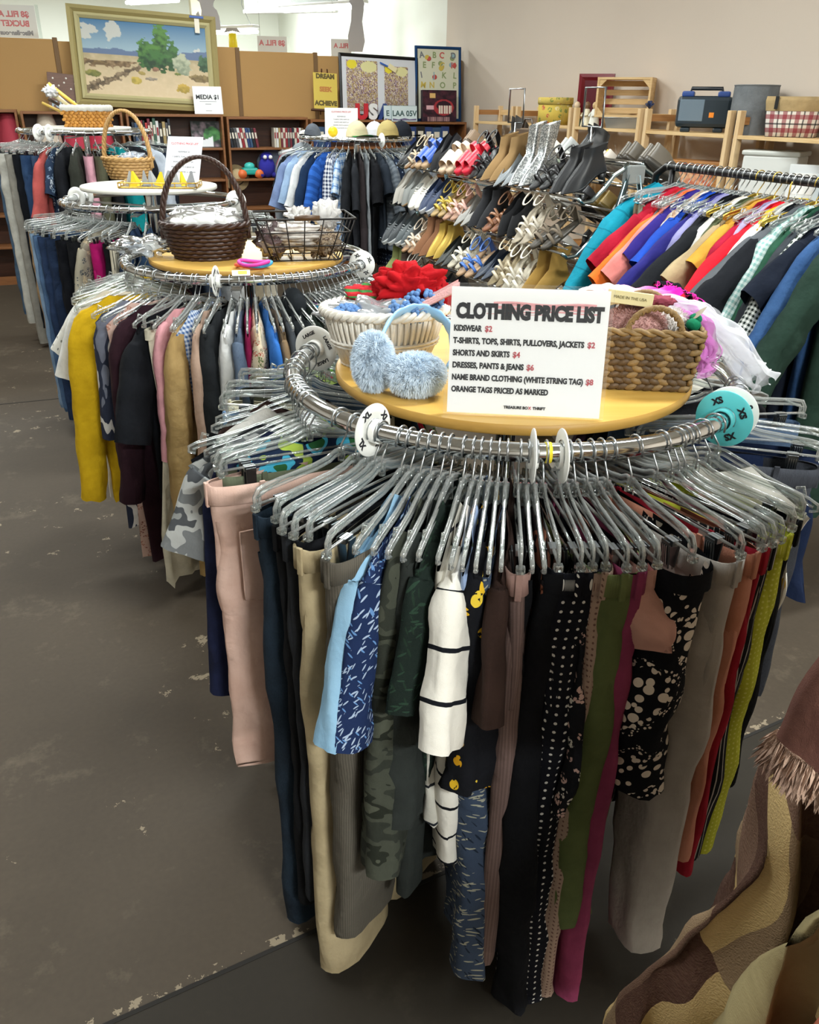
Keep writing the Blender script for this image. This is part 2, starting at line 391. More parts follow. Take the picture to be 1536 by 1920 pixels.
def wall_mat(c, c2, name):
    t = NT(name); v = t.coord('Object'); n = t.noise(v, .7, 3.0); t.color(t.mix(n, lin(c), lin(c2))); t.set(Roughness=.75)
    t.bump(t.noise(v, 45.0, 4.0, .6), .10, .004); return t.mat
M_room = Matrix.Translation(CORNER) @ Matrix.Rotation(PHI, 4, 'Z')
def struct(name, mb, m): o = mb.build(name, m); o.matrix_world = M_room; return tag(o, kind='structure')
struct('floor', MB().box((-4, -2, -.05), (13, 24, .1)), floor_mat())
struct('trim_1', _seam(MB(), at_z(300, 1876, 0), at_z(500, 1786, 0)).box((-4.6, -3.96, .0006), (5.0, .010, .0012)), plain('1b1815', .9, 0, 'floor_seam'))
struct('wall_right', MB().box((.09, -6.3, CEIL / 2), (.1, 14.2, CEIL)), wall_mat('cbbfb1', 'c0b1a3', 'beige_wall'))
WH = wall_mat('eef1ea', 'e4e8de', 'white_wall')
struct('wall_stockroom_right', MB().box((.09, 4.9, CEIL / 2), (.1, 8.2, CEIL)), WH)
struct('wall_back', MB().box((-4.4, 9.05, CEIL / 2), (9.1, .1, CEIL)), WH)
struct('wall_left', MB().box((-8.95, -2.2, CEIL / 2), (.1, 22.6, CEIL)), wall_mat('cfc6ba', 'c4bbb0', 'left_wall'))
struct('wall_front', MB().box((-4.4, -13.45, CEIL / 2), (9.1, .1, CEIL)), wall_mat('cfc6ba', 'c4bbb0', 'front_wall'))
struct('ceiling', MB().box((-4.4, -2.2, CEIL + .05), (9.2, 22.7, .1)), wall_mat('e9e9e4', 'dfe0da', 'ceiling_paint'))
struct('column_stockroom', MB().box((-1.75, 7.6, CEIL / 2), (.22, .22, CEIL)), wall_mat('e6dfc4', 'dcd4b8', 'cream_post'))
for i, (u, v) in enumerate(LAMPS):            # housings put over the unseen ceiling lights, the added sign light included
    o = MB().box((0, 0, .035), (1.35, .36, .07), bev=.012).build('unseen_ceiling_lamp', plain('e6e8e6', .4, 0, 'lamp_housing'), None, Matrix.Translation(rm(u, v, CEIL - .12)) @ Matrix.Rotation(PHI, 4, 'Z'))
    tag(o, 'unseen white ceiling lamp housing above the shop floor', 'ceiling lamp', 'ceiling lamps of the shop')
# partition of tan boards behind the bookcases, thin posts on the joints
TAN = wall_mat('b08a55', 'a57f4c', 'tan_board')
for i, (a, b, h) in enumerate(((-8.85, -4.32, 2.225), (-4.28, -2.56, 2.21), (-2.52, -1.72, 2.18), (-1.68, .04, 2.16))):
    struct('partition_board', MB().box(((a + b) / 2, .35, h / 2), (b - a, .04, h), bev=.006), TAN)
for u, h in ((-4.3, 2.24), (-2.54, 2.21), (-1.70, 2.19)):
    struct('partition_post', MB().box((u, .35, h / 2), (.045, .055, h), bev=.004), plain('6f5230', .6, 0, 'joint_brown'))
# stockroom lamps, seen over the partition
def lamp(u, v, z, rz, L=1.25, label='', r=.06):
    t = thing('fluorescent_lamp', label, 'ceiling lamp', Matrix.Translation(rm(u, v, z)) @ Matrix.Rotation(PHI + rz, 4, 'Z'), 'fluorescent lamps of the stockroom')
    MB().box((0, 0, .05), (L, .13, .035), bev=.01).build('housing', plain('e6e8e6', .4, 0, 'lamp_housing'), t)
    for s in (-.035, .035): MB().tube([(-L / 2 + .02, s, 0), (L / 2 - .02, s, 0)], .022, 8).build('tube', glow('f4fff8', 9.0), t)
    for s in (-1, 1): MB().tube([(s * L * .36, 0, .07), (s * L * .36 - .12, 0, .28), (s * L * .36, 0, CEIL - z)], .004, 5).build('cord', STEEL, t)
def pxv(px, py, v): P = at_plane(px, py, rm(0, v), VX) - CORNER; return P.dot(UX), v, P.z
lamp(*pxv(444, 60, 2.0), R(-52), .62, 'short hanging fluorescent lamp right of the landscape painting frame')
lamp(*pxv(604, 16, 2.2), R(-55), 1.35, 'long bright fluorescent lamp high up above the tan partition')
lamp(*pxv(285, 3, 3.4), R(-52), .9, 'hanging fluorescent lamp at the top edge above the landscape painting')
t = thing('hanging_board', 'grey speckled board hanging high above the tan partition', 'board', Matrix.Translation(rm(*pxv(545, 18, 3.0))) @ Matrix.Rotation(PHI - R(40), 4, 'Z'))
MB().box((0, 0, .2), (1.35, .05, .4), bev=.01).build('panel', wall_mat('a8aca9', '8d918f', 'grey_speckle'), t)
MB().box((0, -.02, -.02), (1.35, .09, .05), bev=.01).build('lower_edge', plain('f4f6f4', .4, 0, 'white_edge'), t)
# writing on the stockroom side of clear holders, read backwards from here
PINK = plain('c9787c', .7, 0, 'faded_red_ink'); PALE = plain('d9dcda', .6, 0, 'pale_card')
def back_sign(u, v, z, w, h, lines, label):
    t = thing('hanging_sign', label, 'sign', Matrix.Translation(rm(u, v, z)) @ Matrix.Rotation(PHI + R(-8), 4, 'Z') @ Matrix.Rotation(PI / 2, 4, 'X'))
    MB().box((0, 0, 0), (w, h, .006)).build('card', PALE, t); MB().box((w / 2 + .02, 0, .004), (.03, h * 1.05, .01)).build('holder_edge', CLEAR, t)
    for s, sz, y, c in lines: text(s, sz, c, t, TR(0, y, .004), .003, mirror=True)
    MB().tube([(-w * .4, h / 2, 0), (-w * .4, h / 2 + .9, 0)], .002, 4).build('string', STEEL, t)
GREYI = plain('8d8f93', .7, 0, 'grey_ink')
back_sign(*pxv(28, 40, .8), .40, .28, [('$8 FILL A', .07, .06, PINK), ('BUCKET', .07, -.02, PINK), ('Miscellaneous', .055, -.10, GREYI)], 'see-through sign with backward red lettering at the far left above the partition')
back_sign(*pxv(511, 92, 1.4), .34, .26, [('$8 FILL A', .075, .06, PINK)], 'pale sign with backward red lettering above the partition centre')
back_sign(*pxv(640, 97, 1.2), .24, .26, [('FILL A', .065, .06, PINK)], 'small pale sign beside the tall grey cutout above the partition')
# grey cutouts and a yellow pull hanging in the stockroom
CUT = plain('a9a6a6', .8, 0, 'grey_card')
def cutout(u, v, z, s, poly, label):
    o = MB().prism([(x * s, y * s) for x, y in poly], -.006, .006, 0, 'y').build('hanging_cutout', CUT); o.matrix_world = Matrix.Translation(rm(u, v, z)) @ Matrix.Rotation(PHI - R(8), 4, 'Z')
    tag(o, label, 'cutout'); MB().tube([(0, 0, .9 * s), (0, 0, 2.2 * s)], .002, 4).build('string', STEEL, o)
cutout(*pxv(388, 20, .7), .34, [(-.32, -.5), (-.34, -.1), (-.26, -.02), (-.20, -.2), (-.16, .0), (-.2, .22), (-.32, .3), (-.3, .46), (-.16, .56), (-.1, .7), (.12, .72), (.2, .6), (.32, .5), (.34, .36), (.24, .26), (.18, .12), (.3, .02), (.36, -.15), (.38, -.5)], 'squat grey cutout with round ears hanging above the landscape painting')
cutout(*pxv(668, 40, .7), .48, [(-.18, -.62), (-.2, -.3), (-.12, 0), (-.1, .3), (-.16, .4), (-.06, .5), (-.08, .7), (.0, .78), (.12, .72), (.12, .5), (.2, .36), (.14, .0), (.2, -.4), (.14, -.62)], 'tall narrow grey cutout hanging in front of the stockroom column')
t = thing('pull_weight', 'bright yellow hanging weight below the short stockroom lamp', 'weight', Matrix.Translation(rm(*pxv(437, 80, 1.7))))
MB().lathe([(.0, .1), (.045, .095), (.05, .0), (.055, -.12), (.0, -.13)], 12).build('body', plain('f0d820', .5, 0, 'yellow'), t)
MB().prism([(-.1, .1), (-.06, .15), (.06, .15), (.1, .1), (.0, .12)], -.01, .01, 0, 'y').build('wings', CUT, t)

# ------------------------------------------------------------------ bookcases along the partition
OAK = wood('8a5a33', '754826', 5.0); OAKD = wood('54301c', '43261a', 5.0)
UNITS = [(-5.70, -4.745, 1.612), (-4.715, -3.79, 1.60), (-3.755, -2.80, 1.585), (-2.765, -1.90, 1.565), (-1.87, -.95, 1.545), (-.92, -.03, 1.527)]
UL = ['far left bookcase at the edge of the photo', 'bookcase behind the back left clothes rack', 'bookcase under the landscape painting', 'bookcase right of the landscape painting', 'bookcase under the yellow DREAM plaque', 'bookcase in the corner under the alphabet picture']
SHZ = (1.26, .955, .66, .36)
for i, (a, b, h) in enumerate(UNITS):
    w = b - a; t = thing('bookcase', 'wooden ' + UL[i], 'bookcase', Matrix.Translation(rm((a + b) / 2, .0, 0)) @ Matrix.Rotation(PHI, 4, 'Z'))
    for s in (-1, 1): MB().box((s * (w / 2 - .011), .15, h / 2), (.022, .3, h), bev=.002).build('side_panel', OAK, t)
    MB().box((0, .15, h - .012), (w - .044, .3, .024), bev=.002).build('top', OAK, t)
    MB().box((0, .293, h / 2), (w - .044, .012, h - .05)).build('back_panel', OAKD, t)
    for z in SHZ: MB().box((0, .155, z), (w - .044, .28, .022), bev=.002).build('shelf', OAK, t)
    MB().box((0, .03, .04), (w - .044, .02, .08)).build('plinth', OAK, t)
ORD = ['first', 'second', 'third', 'fourth', 'fifth', 'sixth', 'seventh', 'eighth', 'ninth', 'tenth', 'eleventh', 'twelfth', 'thirteenth', 'fourteenth', 'fifteenth', 'sixteenth', 'seventeenth', 'eighteenth', 'nineteenth', 'twentieth', 'twenty-first', 'twenty-second']
CN = {'8a1f2b': 'dark red', '1d2430': 'near-black', '2f4a6b': 'blue', 'c9c2b4': 'cream', '6b2130': 'maroon', '3b5a4a': 'green', 'd8d8d6': 'white', '7b6a55': 'tan', '223a6e': 'navy', 'b63a3a': 'red', '4a4a4f': 'grey', 'a08a5c': 'ochre', '15161a': 'black'}
def books(u0, z, cols, where, kind='book', h=.2, d=.16, th=(.018, .034), lean=0.0, group=None, v=.02):
    x = u0
    for i, c in enumerate(cols):
        w = rnd.uniform(*th); hh = h * rnd.uniform(.88, 1.08) if kind == 'book' else h
        o = thing(kind, '%s %s, %s from the left %s' % (CN[c], kind.replace('_', ' '), ORD[i], where), 'book' if kind == 'book' else 'case', Matrix.Translation(rm(x + w / 2, v, z + .0115)) @ Matrix.Rotation(PHI, 4, 'Z') @ Matrix.Rotation(lean, 4, 'Y'), group or ('spines ' + where))
        m = plain(c, .45, 0, 'cover')
        MB().box((0, d / 2, hh / 2), (w, d, hh), bev=.003).build('cover', m, o)
        MB().box((0, -.001, hh * .62), (w * .62, .003, hh * .3)).build('spine_label', plain('d9d2c2' if c not in ('c9c2b4', 'd8d8d6') else '8a1f2b', .5, 0, 'label'), o)
        x += w + .002 + abs(math.sin(lean)) * .01
mix1 = ['1d2430', '2f4a6b', '4a4a4f', '8a1f2b', '15161a', 'b63a3a', '6b2130', 'c9c2b4', '3b5a4a', 'd8d8d6', '15161a', 'a08a5c', '4a4a4f', '1d2430']
books(-3.71, SHZ[0], mix1, 'on the upper shelf under the landscape painting', h=.26, th=(.02, .032))
books(-2.73, SHZ[0], ['1d2430', '15161a', '4a4a4f', 'd8d8d6', '8a1f2b', 'c9c2b4', '223a6e', '2f4a6b', '15161a', '6b2130'], 'on the upper shelf right of the painting', kind='dvd_case', h=.19, d=.14, th=(.024, .03), lean=R(-9))
books(-2.27, SHZ[0], ['c9c2b4', 'd8d8d6', 'a08a5c', '6b2130', 'c9c2b4', '8a1f2b', '4a4a4f', '6b2130', '1d2430', 'c9c2b4', '8a1f2b', 'd8d8d6', '7b6a55'], 'in the right half of the upper shelf', kind='dvd_case', h=.19, d=.14, th=(.02, .025))
books(-1.84, SHZ[0], ['223a6e', '2f4a6b', '223a6e'], 'on the upper shelf behind the caps', h=.22, th=(.05, .08))
books(-.75, SHZ[0], ['223a6e', '15161a', '223a6e', '2f4a6b', '223a6e'], 'on the upper shelf of the corner bookcase', h=.2, th=(.08, .12))
books(-2.2, SHZ[2] + .0, ['c9c2b4', 'a08a5c', '7b6a55', 'c9c2b4', 'd8d8d6', '7b6a55', '4a4a4f'], 'on the lowest lit shelf right of the painting', h=.2)
books(-3.3, SHZ[1] - .0, ['15161a', 'a08a5c', '1d2430'], 'lying in the shelf below the video picture', h=.24, th=(.05, .07))
# pleated lamp shades inside the left bookcases
for k, (u, c, nm) in enumerate(((-4.83, 'a13040', 'dark red'), (-4.50, 'c7b9a8', 'cream'), (-4.24, 'b03045', 'crimson, middle of the row'), (-4.02, 'b03045', 'crimson, right end of the row'))):
    t = thing('pleated_shade', nm + ' pleated shade on the top shelf of a left bookcase', 'lampshade', Matrix.Translation(rm(u, .14, SHZ[0] + .011)) @ Matrix.Rotation(PHI, 4, 'Z') @ Matrix.Scale(1.28, 4), 'pleated shades in the left bookcases')
    L = []
    for z, r in ((0, .10), (.1, .085), (.2, .06), (.235, .05)):
        L.append([Vector((r * (1 + .06 * (j % 2)) * math.cos(2 * PI * j / 36), r * (1 + .06 * (j % 2)) * math.sin(2 * PI * j / 36), z)) for j in range(36)])
    MB().loft(L).build('shade', plain(c, .8, 0, 'pleated_cloth'), t)
    MB().tube([(.05 * math.cos(a), .05 * math.sin(a), .236) for a in [2 * PI * j / 20 for j in range(20)]], .005, 5, closed=True).build('rim', plain(c, .6, 0, 'pleated_cloth'), t)
# leaning picture with a green tree, toys
def painted(w, h, nx, ny, fn, parent, M, rough=.55, name='picture'):
    mb = MB().grid(lambda u, v: (w * (u - .5), 0, h * (1 - v)), nx, ny, 0, False, fn); o = mb.build(name, vcol(rough), parent); o.matrix_local = M; return o
def L3(c): return lin(c)[:3]
def fb(x, y, s, o=3): return noise.fractal(Vector((x * s, y * s, .37)), 1.0, 2.0, o)
def mixc(a, b, f): f = max(0, min(1, f)); return tuple(p + (q - p) * f for p, q in zip(a, b))
t = thing('print_board', 'small print of a white house and green tree leaning in the bookcase', 'picture', Matrix.Translation(rm(-2.97, .1, SHZ[0] + .013)) @ Matrix.Rotation(PHI, 4, 'Z') @ Matrix.Rotation(R(-8), 4, 'X'))
MB().box((0, .008, .125), (.30, .012, .25)).build('board', plain('33403a', .6, 0, 'board'), t)
def pic1(u, v):
    n = fb(u, v, 5)
    if v > .62 + .12 * math.sin(u * 5) + .1 * n and u < .75: return L3('e2e6ea')
    if math.hypot(u - .72, v - .5) < .3 + .06 * n: return mixc(L3('2e5a34'), L3('4f8a4c'), n + .5)
    return mixc(L3('2b3330'), L3('8e7c86'), n + .25)
painted(.29, .24, 40, 34, pic1, t, TR(0, -.002, .005))
t = thing('toy_buggy', 'teal toy buggy with orange wheels on the middle shelf', 'toy', Matrix.Translation(rm(-2.54, .1, SHZ[1] + .011)) @ Matrix.Rotation(PHI, 4, 'Z'))
MB().box((0, 0, .07), (.17, .12, .07), bev=.02).build('body', plain('2aa59a', .4, 0, 'teal'), t); MB().ball((0, 0, .12), (.06, .05, .04)).build('cabin', plain('49c3ba', .4, 0, 'light_teal'), t)
for x in (-.09, .09): MB().tube([(x, -.07, .045), (x, .07, .045)], .045, 14).build('wheel', plain('e0703a', .5, 0, 'orange'), t)
t = thing('plush_toy', 'round violet blue plush toy with white eyes on the middle shelf', 'toy', Matrix.Translation(rm(-2.35, .1, SHZ[1] + .011)) @ Matrix.Rotation(PHI, 4, 'Z'))
MB().ball((0, 0, .11), (.09, .07, .11), n=16).ball((0, 0, .21), (.07, .06, .05), n=14).build('body', plain('2b2a9a', .9, 0, 'violet_plush'), t)
for x in (-.03, .03): MB().ball((x, -.065, .21), .022).build('eye', plain('f0f0f0', .4, 0, 'eye_white'), t)
for x in (-.07, .07): MB().ball((x, -.03, .03), (.035, .05, .03)).build('foot', plain('232282', .9, 0, 'violet_plush'), t)
t = thing('bagged_toys', 'clear bag of blue toys leaning behind the violet plush toy', 'bag', Matrix.Translation(rm(-2.27, .2, SHZ[1] + .011)) @ Matrix.Rotation(PHI, 4, 'Z'))
MB().ball((0, 0, .14), (.17, .06, .14), n=14).build('bag', film('bcd0ee', .25), t); MB().ball((-.05, 0, .1), .05).ball((.06, 0, .08), .05).build('contents', plain('4468b8', .6, 0, 'blue'), t)
t = thing('straw_hat', 'pale straw hat crumpled at the left of the middle shelf', 'hat', Matrix.Translation(rm(-2.68, .16, SHZ[1] + .011)) @ Matrix.Rotation(PHI, 4, 'Z') @ Matrix.Rotation(R(70), 4, 'X'))
MB().lathe([(.14, 0), (.1, .012), (.075, .02), (.07, .09), (.05, .11), (0, .112)], 24).build('crown', straw('c9b48a', '9c8560'), t); MB().tube([(.078 * math.cos(a), .078 * math.sin(a), .026) for a in [2 * PI * k / 20 for k in range(20)]], .008, 5, closed=True).build('band', plain('4a4238', .8, 0, 'band'), t)

# ------------------------------------------------------------------ things standing on top of the bookcases
GOLD = plain('a79a68', .5, .35, 'gilt', .5, 90.0); GOLD2 = plain('b9b184', .55, .25, 'pale_gilt', .4, 120.0)
def frame4(mb, w, h, t_, d, z=0.0, y=0.0, mi=0):
    """mitred frame of width t_ and depth d around a w x h opening, standing in the xz plane"""
    o = [(-w / 2 - t_, -t_), (w / 2 + t_, -t_), (w / 2 + t_, h + t_), (-w / 2 - t_, h + t_)]; n = [(-w / 2, 0), (w / 2, 0), (w / 2, h), (-w / 2, h)]
    for k in range(4):
        l = (k + 1) % 4; a, b, c, e = o[k], o[l], n[l], n[k]
        mid = lambda p, q: ((p[0] + q[0]) / 2, (p[1] + q[1]) / 2)
        m1, m2 = mid(a, e), mid(b, c); P = []
        for (x, zz), yy in ((a, y + d), (a, y + d * .25), (m1, y), (e, y + d * .5), (e, y + d)): P.append((x, yy, zz + z))
        for (x, zz), yy in ((b, y + d), (b, y + d * .25), (m2, y), (c, y + d * .5), (c, y + d)): P.append((x, yy, zz + z))
        mb.add(P, [(i, i + 1, 5 + i + 1, 5 + i) for i in range(4)] + [(4, 0, 5, 9)], mi, False)
    return mb
def desert(u, v):
    n = fb(u * 1.4, v, 6); n2 = fb(u * 1.4 + 7, v, 22, 2)
    hor = .46
    if v < hor:
        c = mixc(L3('3f6f97'), L3('9fb6c0'), v / hor)
        if n + .25 * math.sin(u * 5 + 1) - abs(v - .1) * 2 > .25: c = mixc(c, L3('d4cfc0'), .7)
        if v > hor - .06 - .05 * abs(fb(u, 0, 5)) - (.07 * max(0, u - .75) * 4): c = L3('5f7190')
    else:
        c = mixc(L3('a99a78'), L3('cdb896'), (v - hor) * 3 + n * .4)
        if .53 + .03 * n < v < .62 + .05 * n2 and u < .4 - (v - .53) + .2 * n: c = mixc(L3('5b4a34'), L3('8a6e4a'), n2 + .4)
        pth = .78 - .45 * u
        if abs(v - .62 - (.42 - u) * .75) < .05 * (1.2 - u) * (1 + n2) + .03 * n and u < .45: c = mixc(L3('4e4232'), L3('7a664c'), n2 + .5)
        c = mixc(c, L3('e0cdb0'), .25 * max(0, n2))
    for x, y, rx, ry, a, b in ((.50, .42, .07, .2, '1f4424', '4f7c3a'), (.62, .33, .07, .3, '1e4022', '528038'), (.70, .42, .06, .2, '2a4a2a', '46703a'), (.57, .5, .09, .13, '1f3a22', '3d6a34'), (.78, .52, .07, .14, '7f8a74', 'b0b49a'), (.97, .5, .05, .1, '2c4630', '48684a'), (.40, .78, .05, .05, '9a8a3c', 'c4ab50'), (.78, .86, .055, .06, '9a8438', 'c0a04a'), (.06, .72, .07, .05, '5a6030', '8a8644'), (.56, .62, .03, .03, '7a5a46', '98705a'), (.45, .68, .03, .025, '8a7a44', 'a89450'), (.12, .58, .06, .03, '6a5638', '8c744c'), (.74, .66, .03, .02, '5a6a34', '7c843e'), (.94, .7, .09, .05, '5e4f36', '8a7850'), (.52, .75, .05, .02, '6a5f52', '9a8f80')):
        q = math.hypot((u - x) / rx, (v - y) / ry)
        if q < 1 + .35 * n2 + .2 * n: c = mixc(L3(a), L3(b), .5 - (v - y) / ry * .6 + n2 * .9)
    return c
Mp = Matrix.Translation(rm(-3.49, .12, 1.585)) @ Matrix.Scale(1.06, 4) @ Matrix.Rotation(PHI, 4, 'Z') @ Matrix.Rotation(R(2.3), 4, 'Y') @ Matrix.Rotation(R(-9), 4, 'X')
t = thing('landscape_painting', 'large gilt-framed desert landscape painting standing on the bookcase', 'painting', Mp)
frame4(MB(), 1.20, .70, .065, .05, .11).build('frame', GOLD, t); frame4(MB(), 1.12, .62, .045, .035, .15, -.004).build('inner_moulding', GOLD2, t)
painted(1.125, .625, 170, 100, desert, t, TR(0, .02, .148), .5, 'canvas')
MB().box((0, .055, .47), (1.2, .01, .8)).build('backing', plain('5a4a36', .8, 0, 'backing'), t)
t2 = thing('price_tag', 'small white tag on blue tape on the painting frame', 'tag', Mp @ TR(.485, -.005, .84)); MB().box((0, 0, .015), (.13, .003, .02)).build('tape', plain('2450a0', .5, 0, 'blue_tape'), t2); MB().box((.0, 0, -.06), (.045, .003, .12)).build('card', plain('e8e2d2', .6, 0, 'tag_card'), t2)
def sign_board(name, label, cat, M, w, h, m, lines, d=.006, bm=None):
    t = thing(name, label, cat, M); MB().box((0, d / 2, h / 2), (w, d, h), bev=.002).build('board', m, t)
    for s, sz, x, z, c, b in lines:
        if s[0] == '~': MB().box((x, -.0008, z), (float(s[1:]), .0006, sz)).build('fine_print', c, t)
        else: text(s, sz, c, t, TR(x, -.0012, z, 0, PI / 2), b)
    return t
WPAPER = plain('eceeee', .55, 0, 'white_paper')
sign_board('media_sign', 'white MEDIA $1 sign leaning on the landscape painting', 'sign', Matrix.Translation(rm(-2.93, .035, 1.588)) @ Matrix.Rotation(PHI, 4, 'Z') @ Matrix.Rotation(R(-7), 4, 'X'), .29, .255, WPAPER, [('MEDIA $1', .056, 0, .155, INK, .0016), ('~.17', .004, 0, .115, GREYI, 0), ('~.06', .005, 0, .092, GREYI, 0), ('~.06', .004, 0, .03, GREYI, 0)])
# brown dotted plaque behind the straw basket
t = sign_board('dotted_plaque', 'brown plaque with white dots standing at the left end of the painting', 'plaque', Matrix.Translation(rm(-4.30, .16, 1.602)) @ Matrix.Rotation(PHI, 4, 'Z') @ Matrix.Rotation(R(5), 4, 'Y') @ Matrix.Rotation(R(-6), 4, 'X'), .30, .33, wood('6e4c3c', '5c3e32', 8), [('FU', .075, -.08, .05, plain('9fb4c4', .6, 0, 'blue_grey_paint'), .004)], .012)
mb = MB()
for x, z in ((-.1, .28), (.02, .29), (.1, .25), (-.05, .22), (.06, .2), (-.11, .17), (.12, .14), (-.02, .15), (.08, .09), (.0, .25)): mb.tube([(x, -.002, z), (x, -.0005, z)], .009, 10)
mb.build('white_dots', plain('e6e2da', .7, 0, 'white_paint'), t)
# yellow plaque on a little easel
t = sign_board('lettered_plaque', 'yellow DREAM SEEK ACHIEVE plaque on a small wooden easel', 'plaque', Matrix.Translation(rm(-1.67, .08, 1.645)) @ Matrix.Rotation(PHI, 4, 'Z') @ Matrix.Rotation(R(2), 4, 'Y') @ Matrix.Rotation(R(-8), 4, 'X'), .265, .35, plain('cdb44e', .55, 0, 'yellow_board', .2, 30), [('DREAM', .062, 0, .315, plain('5a4c20', .6, 0, 'olive_ink'), .004), ('SEEK', .062, 0, .19, plain('b5763a', .6, 0, 'orange_ink'), .004), ('ACHIEVE', .062, 0, .055, plain('5a4c20', .6, 0, 'olive_ink'), .004)], .014)
MB().box((0, .0, -.012), (.33, .05, .02), bev=.004).build('easel_ledge', OAKD, t)
for s in (-1, 1): MB().tube([(s * .06, .02, -.055), (s * .03, .02, .39)], .008, 6).build('easel_leg', OAKD, t)
# black double frame
def crowd(u, v):
    n = fb(u * 1.2, v, 16, 2); n2 = fb(u + 3, v, 34, 1)
    if math.hypot((u - .18) / .16, (v - .08) / .09) < 1: return L3('e2d23a')
    if math.hypot((u - .72) / .26, (v - .12) / .11) < 1: return L3('ddd8a0')
    base = [L3('b8a0c0'), L3('7d5f8c'), L3('c8b878'), L3('8c6a58'), L3('e0d4c4'), L3('5d4a58')][int((n2 + n + 1.2) * 3.1) % 6]
    return mixc(base, L3('6b5a48'), max(0, v - .45) * .9)
t = thing('double_frame', 'black double frame with two crowded purple and yellow prints on the bookcase', 'picture', Matrix.Translation(rm(-1.02, .16, 1.565)) @ Matrix.Rotation(PHI, 4, 'Z') @ Matrix.Rotation(R(1.5), 4, 'Y') @ Matrix.Rotation(R(-7), 4, 'X'))
frame4(MB(), .86, .56, .032, .03, .03).build('frame', BLACK, t); MB().box((0, .022, .31), (.88, .008, .58)).build('mat', plain('d3d6dc', .7, 0, 'grey_mat'), t)
painted(.36, .50, 60, 80, crowd, t, TR(-.2, .016, .06)); painted(.28, .42, 50, 66, crowd, t, TR(.2, .016, .1))
MB().box((.05, -.003, .53), (.1, .002, .016), rot=Matrix.Rotation(R(20), 3, 'Y')).build('blue_tape', plain('2a5cb0', .5, 0, 'blue_tape'), t); MB().box((.15, -.003, .5), (.1, .002, .05), rot=Matrix.Rotation(R(28), 3, 'Y')).build('tag', plain('e6dcb0', .6, 0, 'tag_card'), t)
# alphabet picture and game box
t = thing('alphabet_picture', 'tall blue-framed alphabet picture standing in the corner', 'picture', Matrix.Translation(rm(-.30, .17, 1.53)) @ Matrix.Rotation(PHI, 4, 'Z') @ Matrix.Rotation(R(-5), 4, 'X'))
frame4(MB(), .50, .70, .03, .03, .03).build('frame', stripes('274a78', '1a3458', .012, .3), t)
MB().box((0, .02, .38), (.5, .01, .7)).build('board', plain('d2d2bc', .7, 0, 'cream_print'), t)
cols = [('c0504a', 'faded_red'), ('c8b050', 'faded_yellow'), ('8fb0b8', 'faded_blue'), ('8a9a6a', 'faded_green'), ('6b6f78', 'slate')]
q = random.Random(3)
for k, ch in enumerate('A B C D E F G H I J K L M N O P'.split()):
    x = -.19 + .125 * (k % 4) + q.uniform(-.02, .02); z = .67 - .1 * (k // 4); c = cols[q.randrange(5)]
    text(ch, .085, plain(c[0], .7, 0, c[1]), t, TR(x, .013, z, 0, PI / 2, q.uniform(-.2, .2)), .002)
for k in range(9): MB().ball((q.uniform(-.2, .2), .0145, q.uniform(.32, .7)), (.03, .002, .026), n=10).build('printed_shape', plain(cols[k % 4][0], .7, 0, cols[k % 4][1]), t)
def gamebox(u, v):
    n = fb(u, v, 9)
    if math.hypot((u - .62) / .3, (v - .55) / .26) < 1:
        if abs(v - .62) < .13 and abs(u - .66) < .2: return L3('e4d8c8') if int(u * 40) % 3 else L3('7a2030')
        return L3('a03038') if math.hypot((u - .62) / .22, (v - .5) / .16) > 1 else L3('2c1420')
    if .1 < v < .24 and .2 < u < .38: return L3('d8b070')
    if .48 < v < .62 and .1 < u < .36: return L3('d4a8b0')
    if v > .86: return L3('b89090') if int(u * 50) % 2 and .12 < u < .8 else L3('2c1828')
    return mixc(L3('23141f'), L3('4a2230'), n + .5)
t = thing('game_box', 'dark red board game box leaning on the alphabet picture', 'box', Matrix.Translation(rm(-.34, .06, 1.53)) @ Matrix.Rotation(PHI, 4, 'Z') @ Matrix.Rotation(R(-4), 4, 'X'))
MB().box((0, .03, .16), (.42, .05, .32), bev=.003).build('box', plain('2c1824', .5, 0, 'dark_box'), t); painted(.415, .315, 60, 46, gamebox, t, TR(0, .003, .003), .4)
# licence plates and red, white and blue letters
for k, (u, tx) in enumerate(((-.86, 'E          '), (-.78, 'LAA 05V'))):
    t = sign_board('license_plate', ['licence plate standing behind the other plate', 'white licence plate LAA 05V standing before the framed prints'][k], 'plate', Matrix.Translation(rm(u, .06 - .03 * k, 1.53)) @ Matrix.Rotation(PHI, 4, 'Z') @ Matrix.Rotation(R(-6), 4, 'X'), .30, .155, plain('cfdde0', .4, 0, 'plate'), [(tx, .078, .0, .078, plain('3e5a5a', .6, 0, 'plate_ink'), .002)], .003)
    MB().prism([(-.14, .01), (.14, .01), (.14, .03), (.06, .022), (0, .034), (-.07, .02), (-.14, .03)], -.002, 0, 0, 'y').build('skyline_print', plain('6a6284', .6, 0, 'plate_print'), t)
    MB().box((0, .006, .078), (.308, .004, .163), bev=.002).build('plate_edge', plain('8da3a6', .4, 0, 'plate_edge'), t)
for k, (ch, c, u) in enumerate((('U', 'c02030', -1.26), ('S', 'e4e4e4', -1.13), ('A', '24407e', -.99))):
    o = bpy.data.objects.new('block_letter', text_mesh(ch, .2, .012, .015)); o.data.materials.append(plain(c, .5, 0, 'painted_letter')); COL.objects.link(o)
    o.matrix_world = Matrix.Translation(rm(u, .1, 1.545 + .072)) @ Matrix.Rotation(PHI, 4, 'Z') @ Matrix.Rotation(PI / 2, 4, 'X')
    tag(o, ['red', 'white', 'blue'][k] + ' standing block letter ' + ch + ' in front of the framed prints', 'letter')

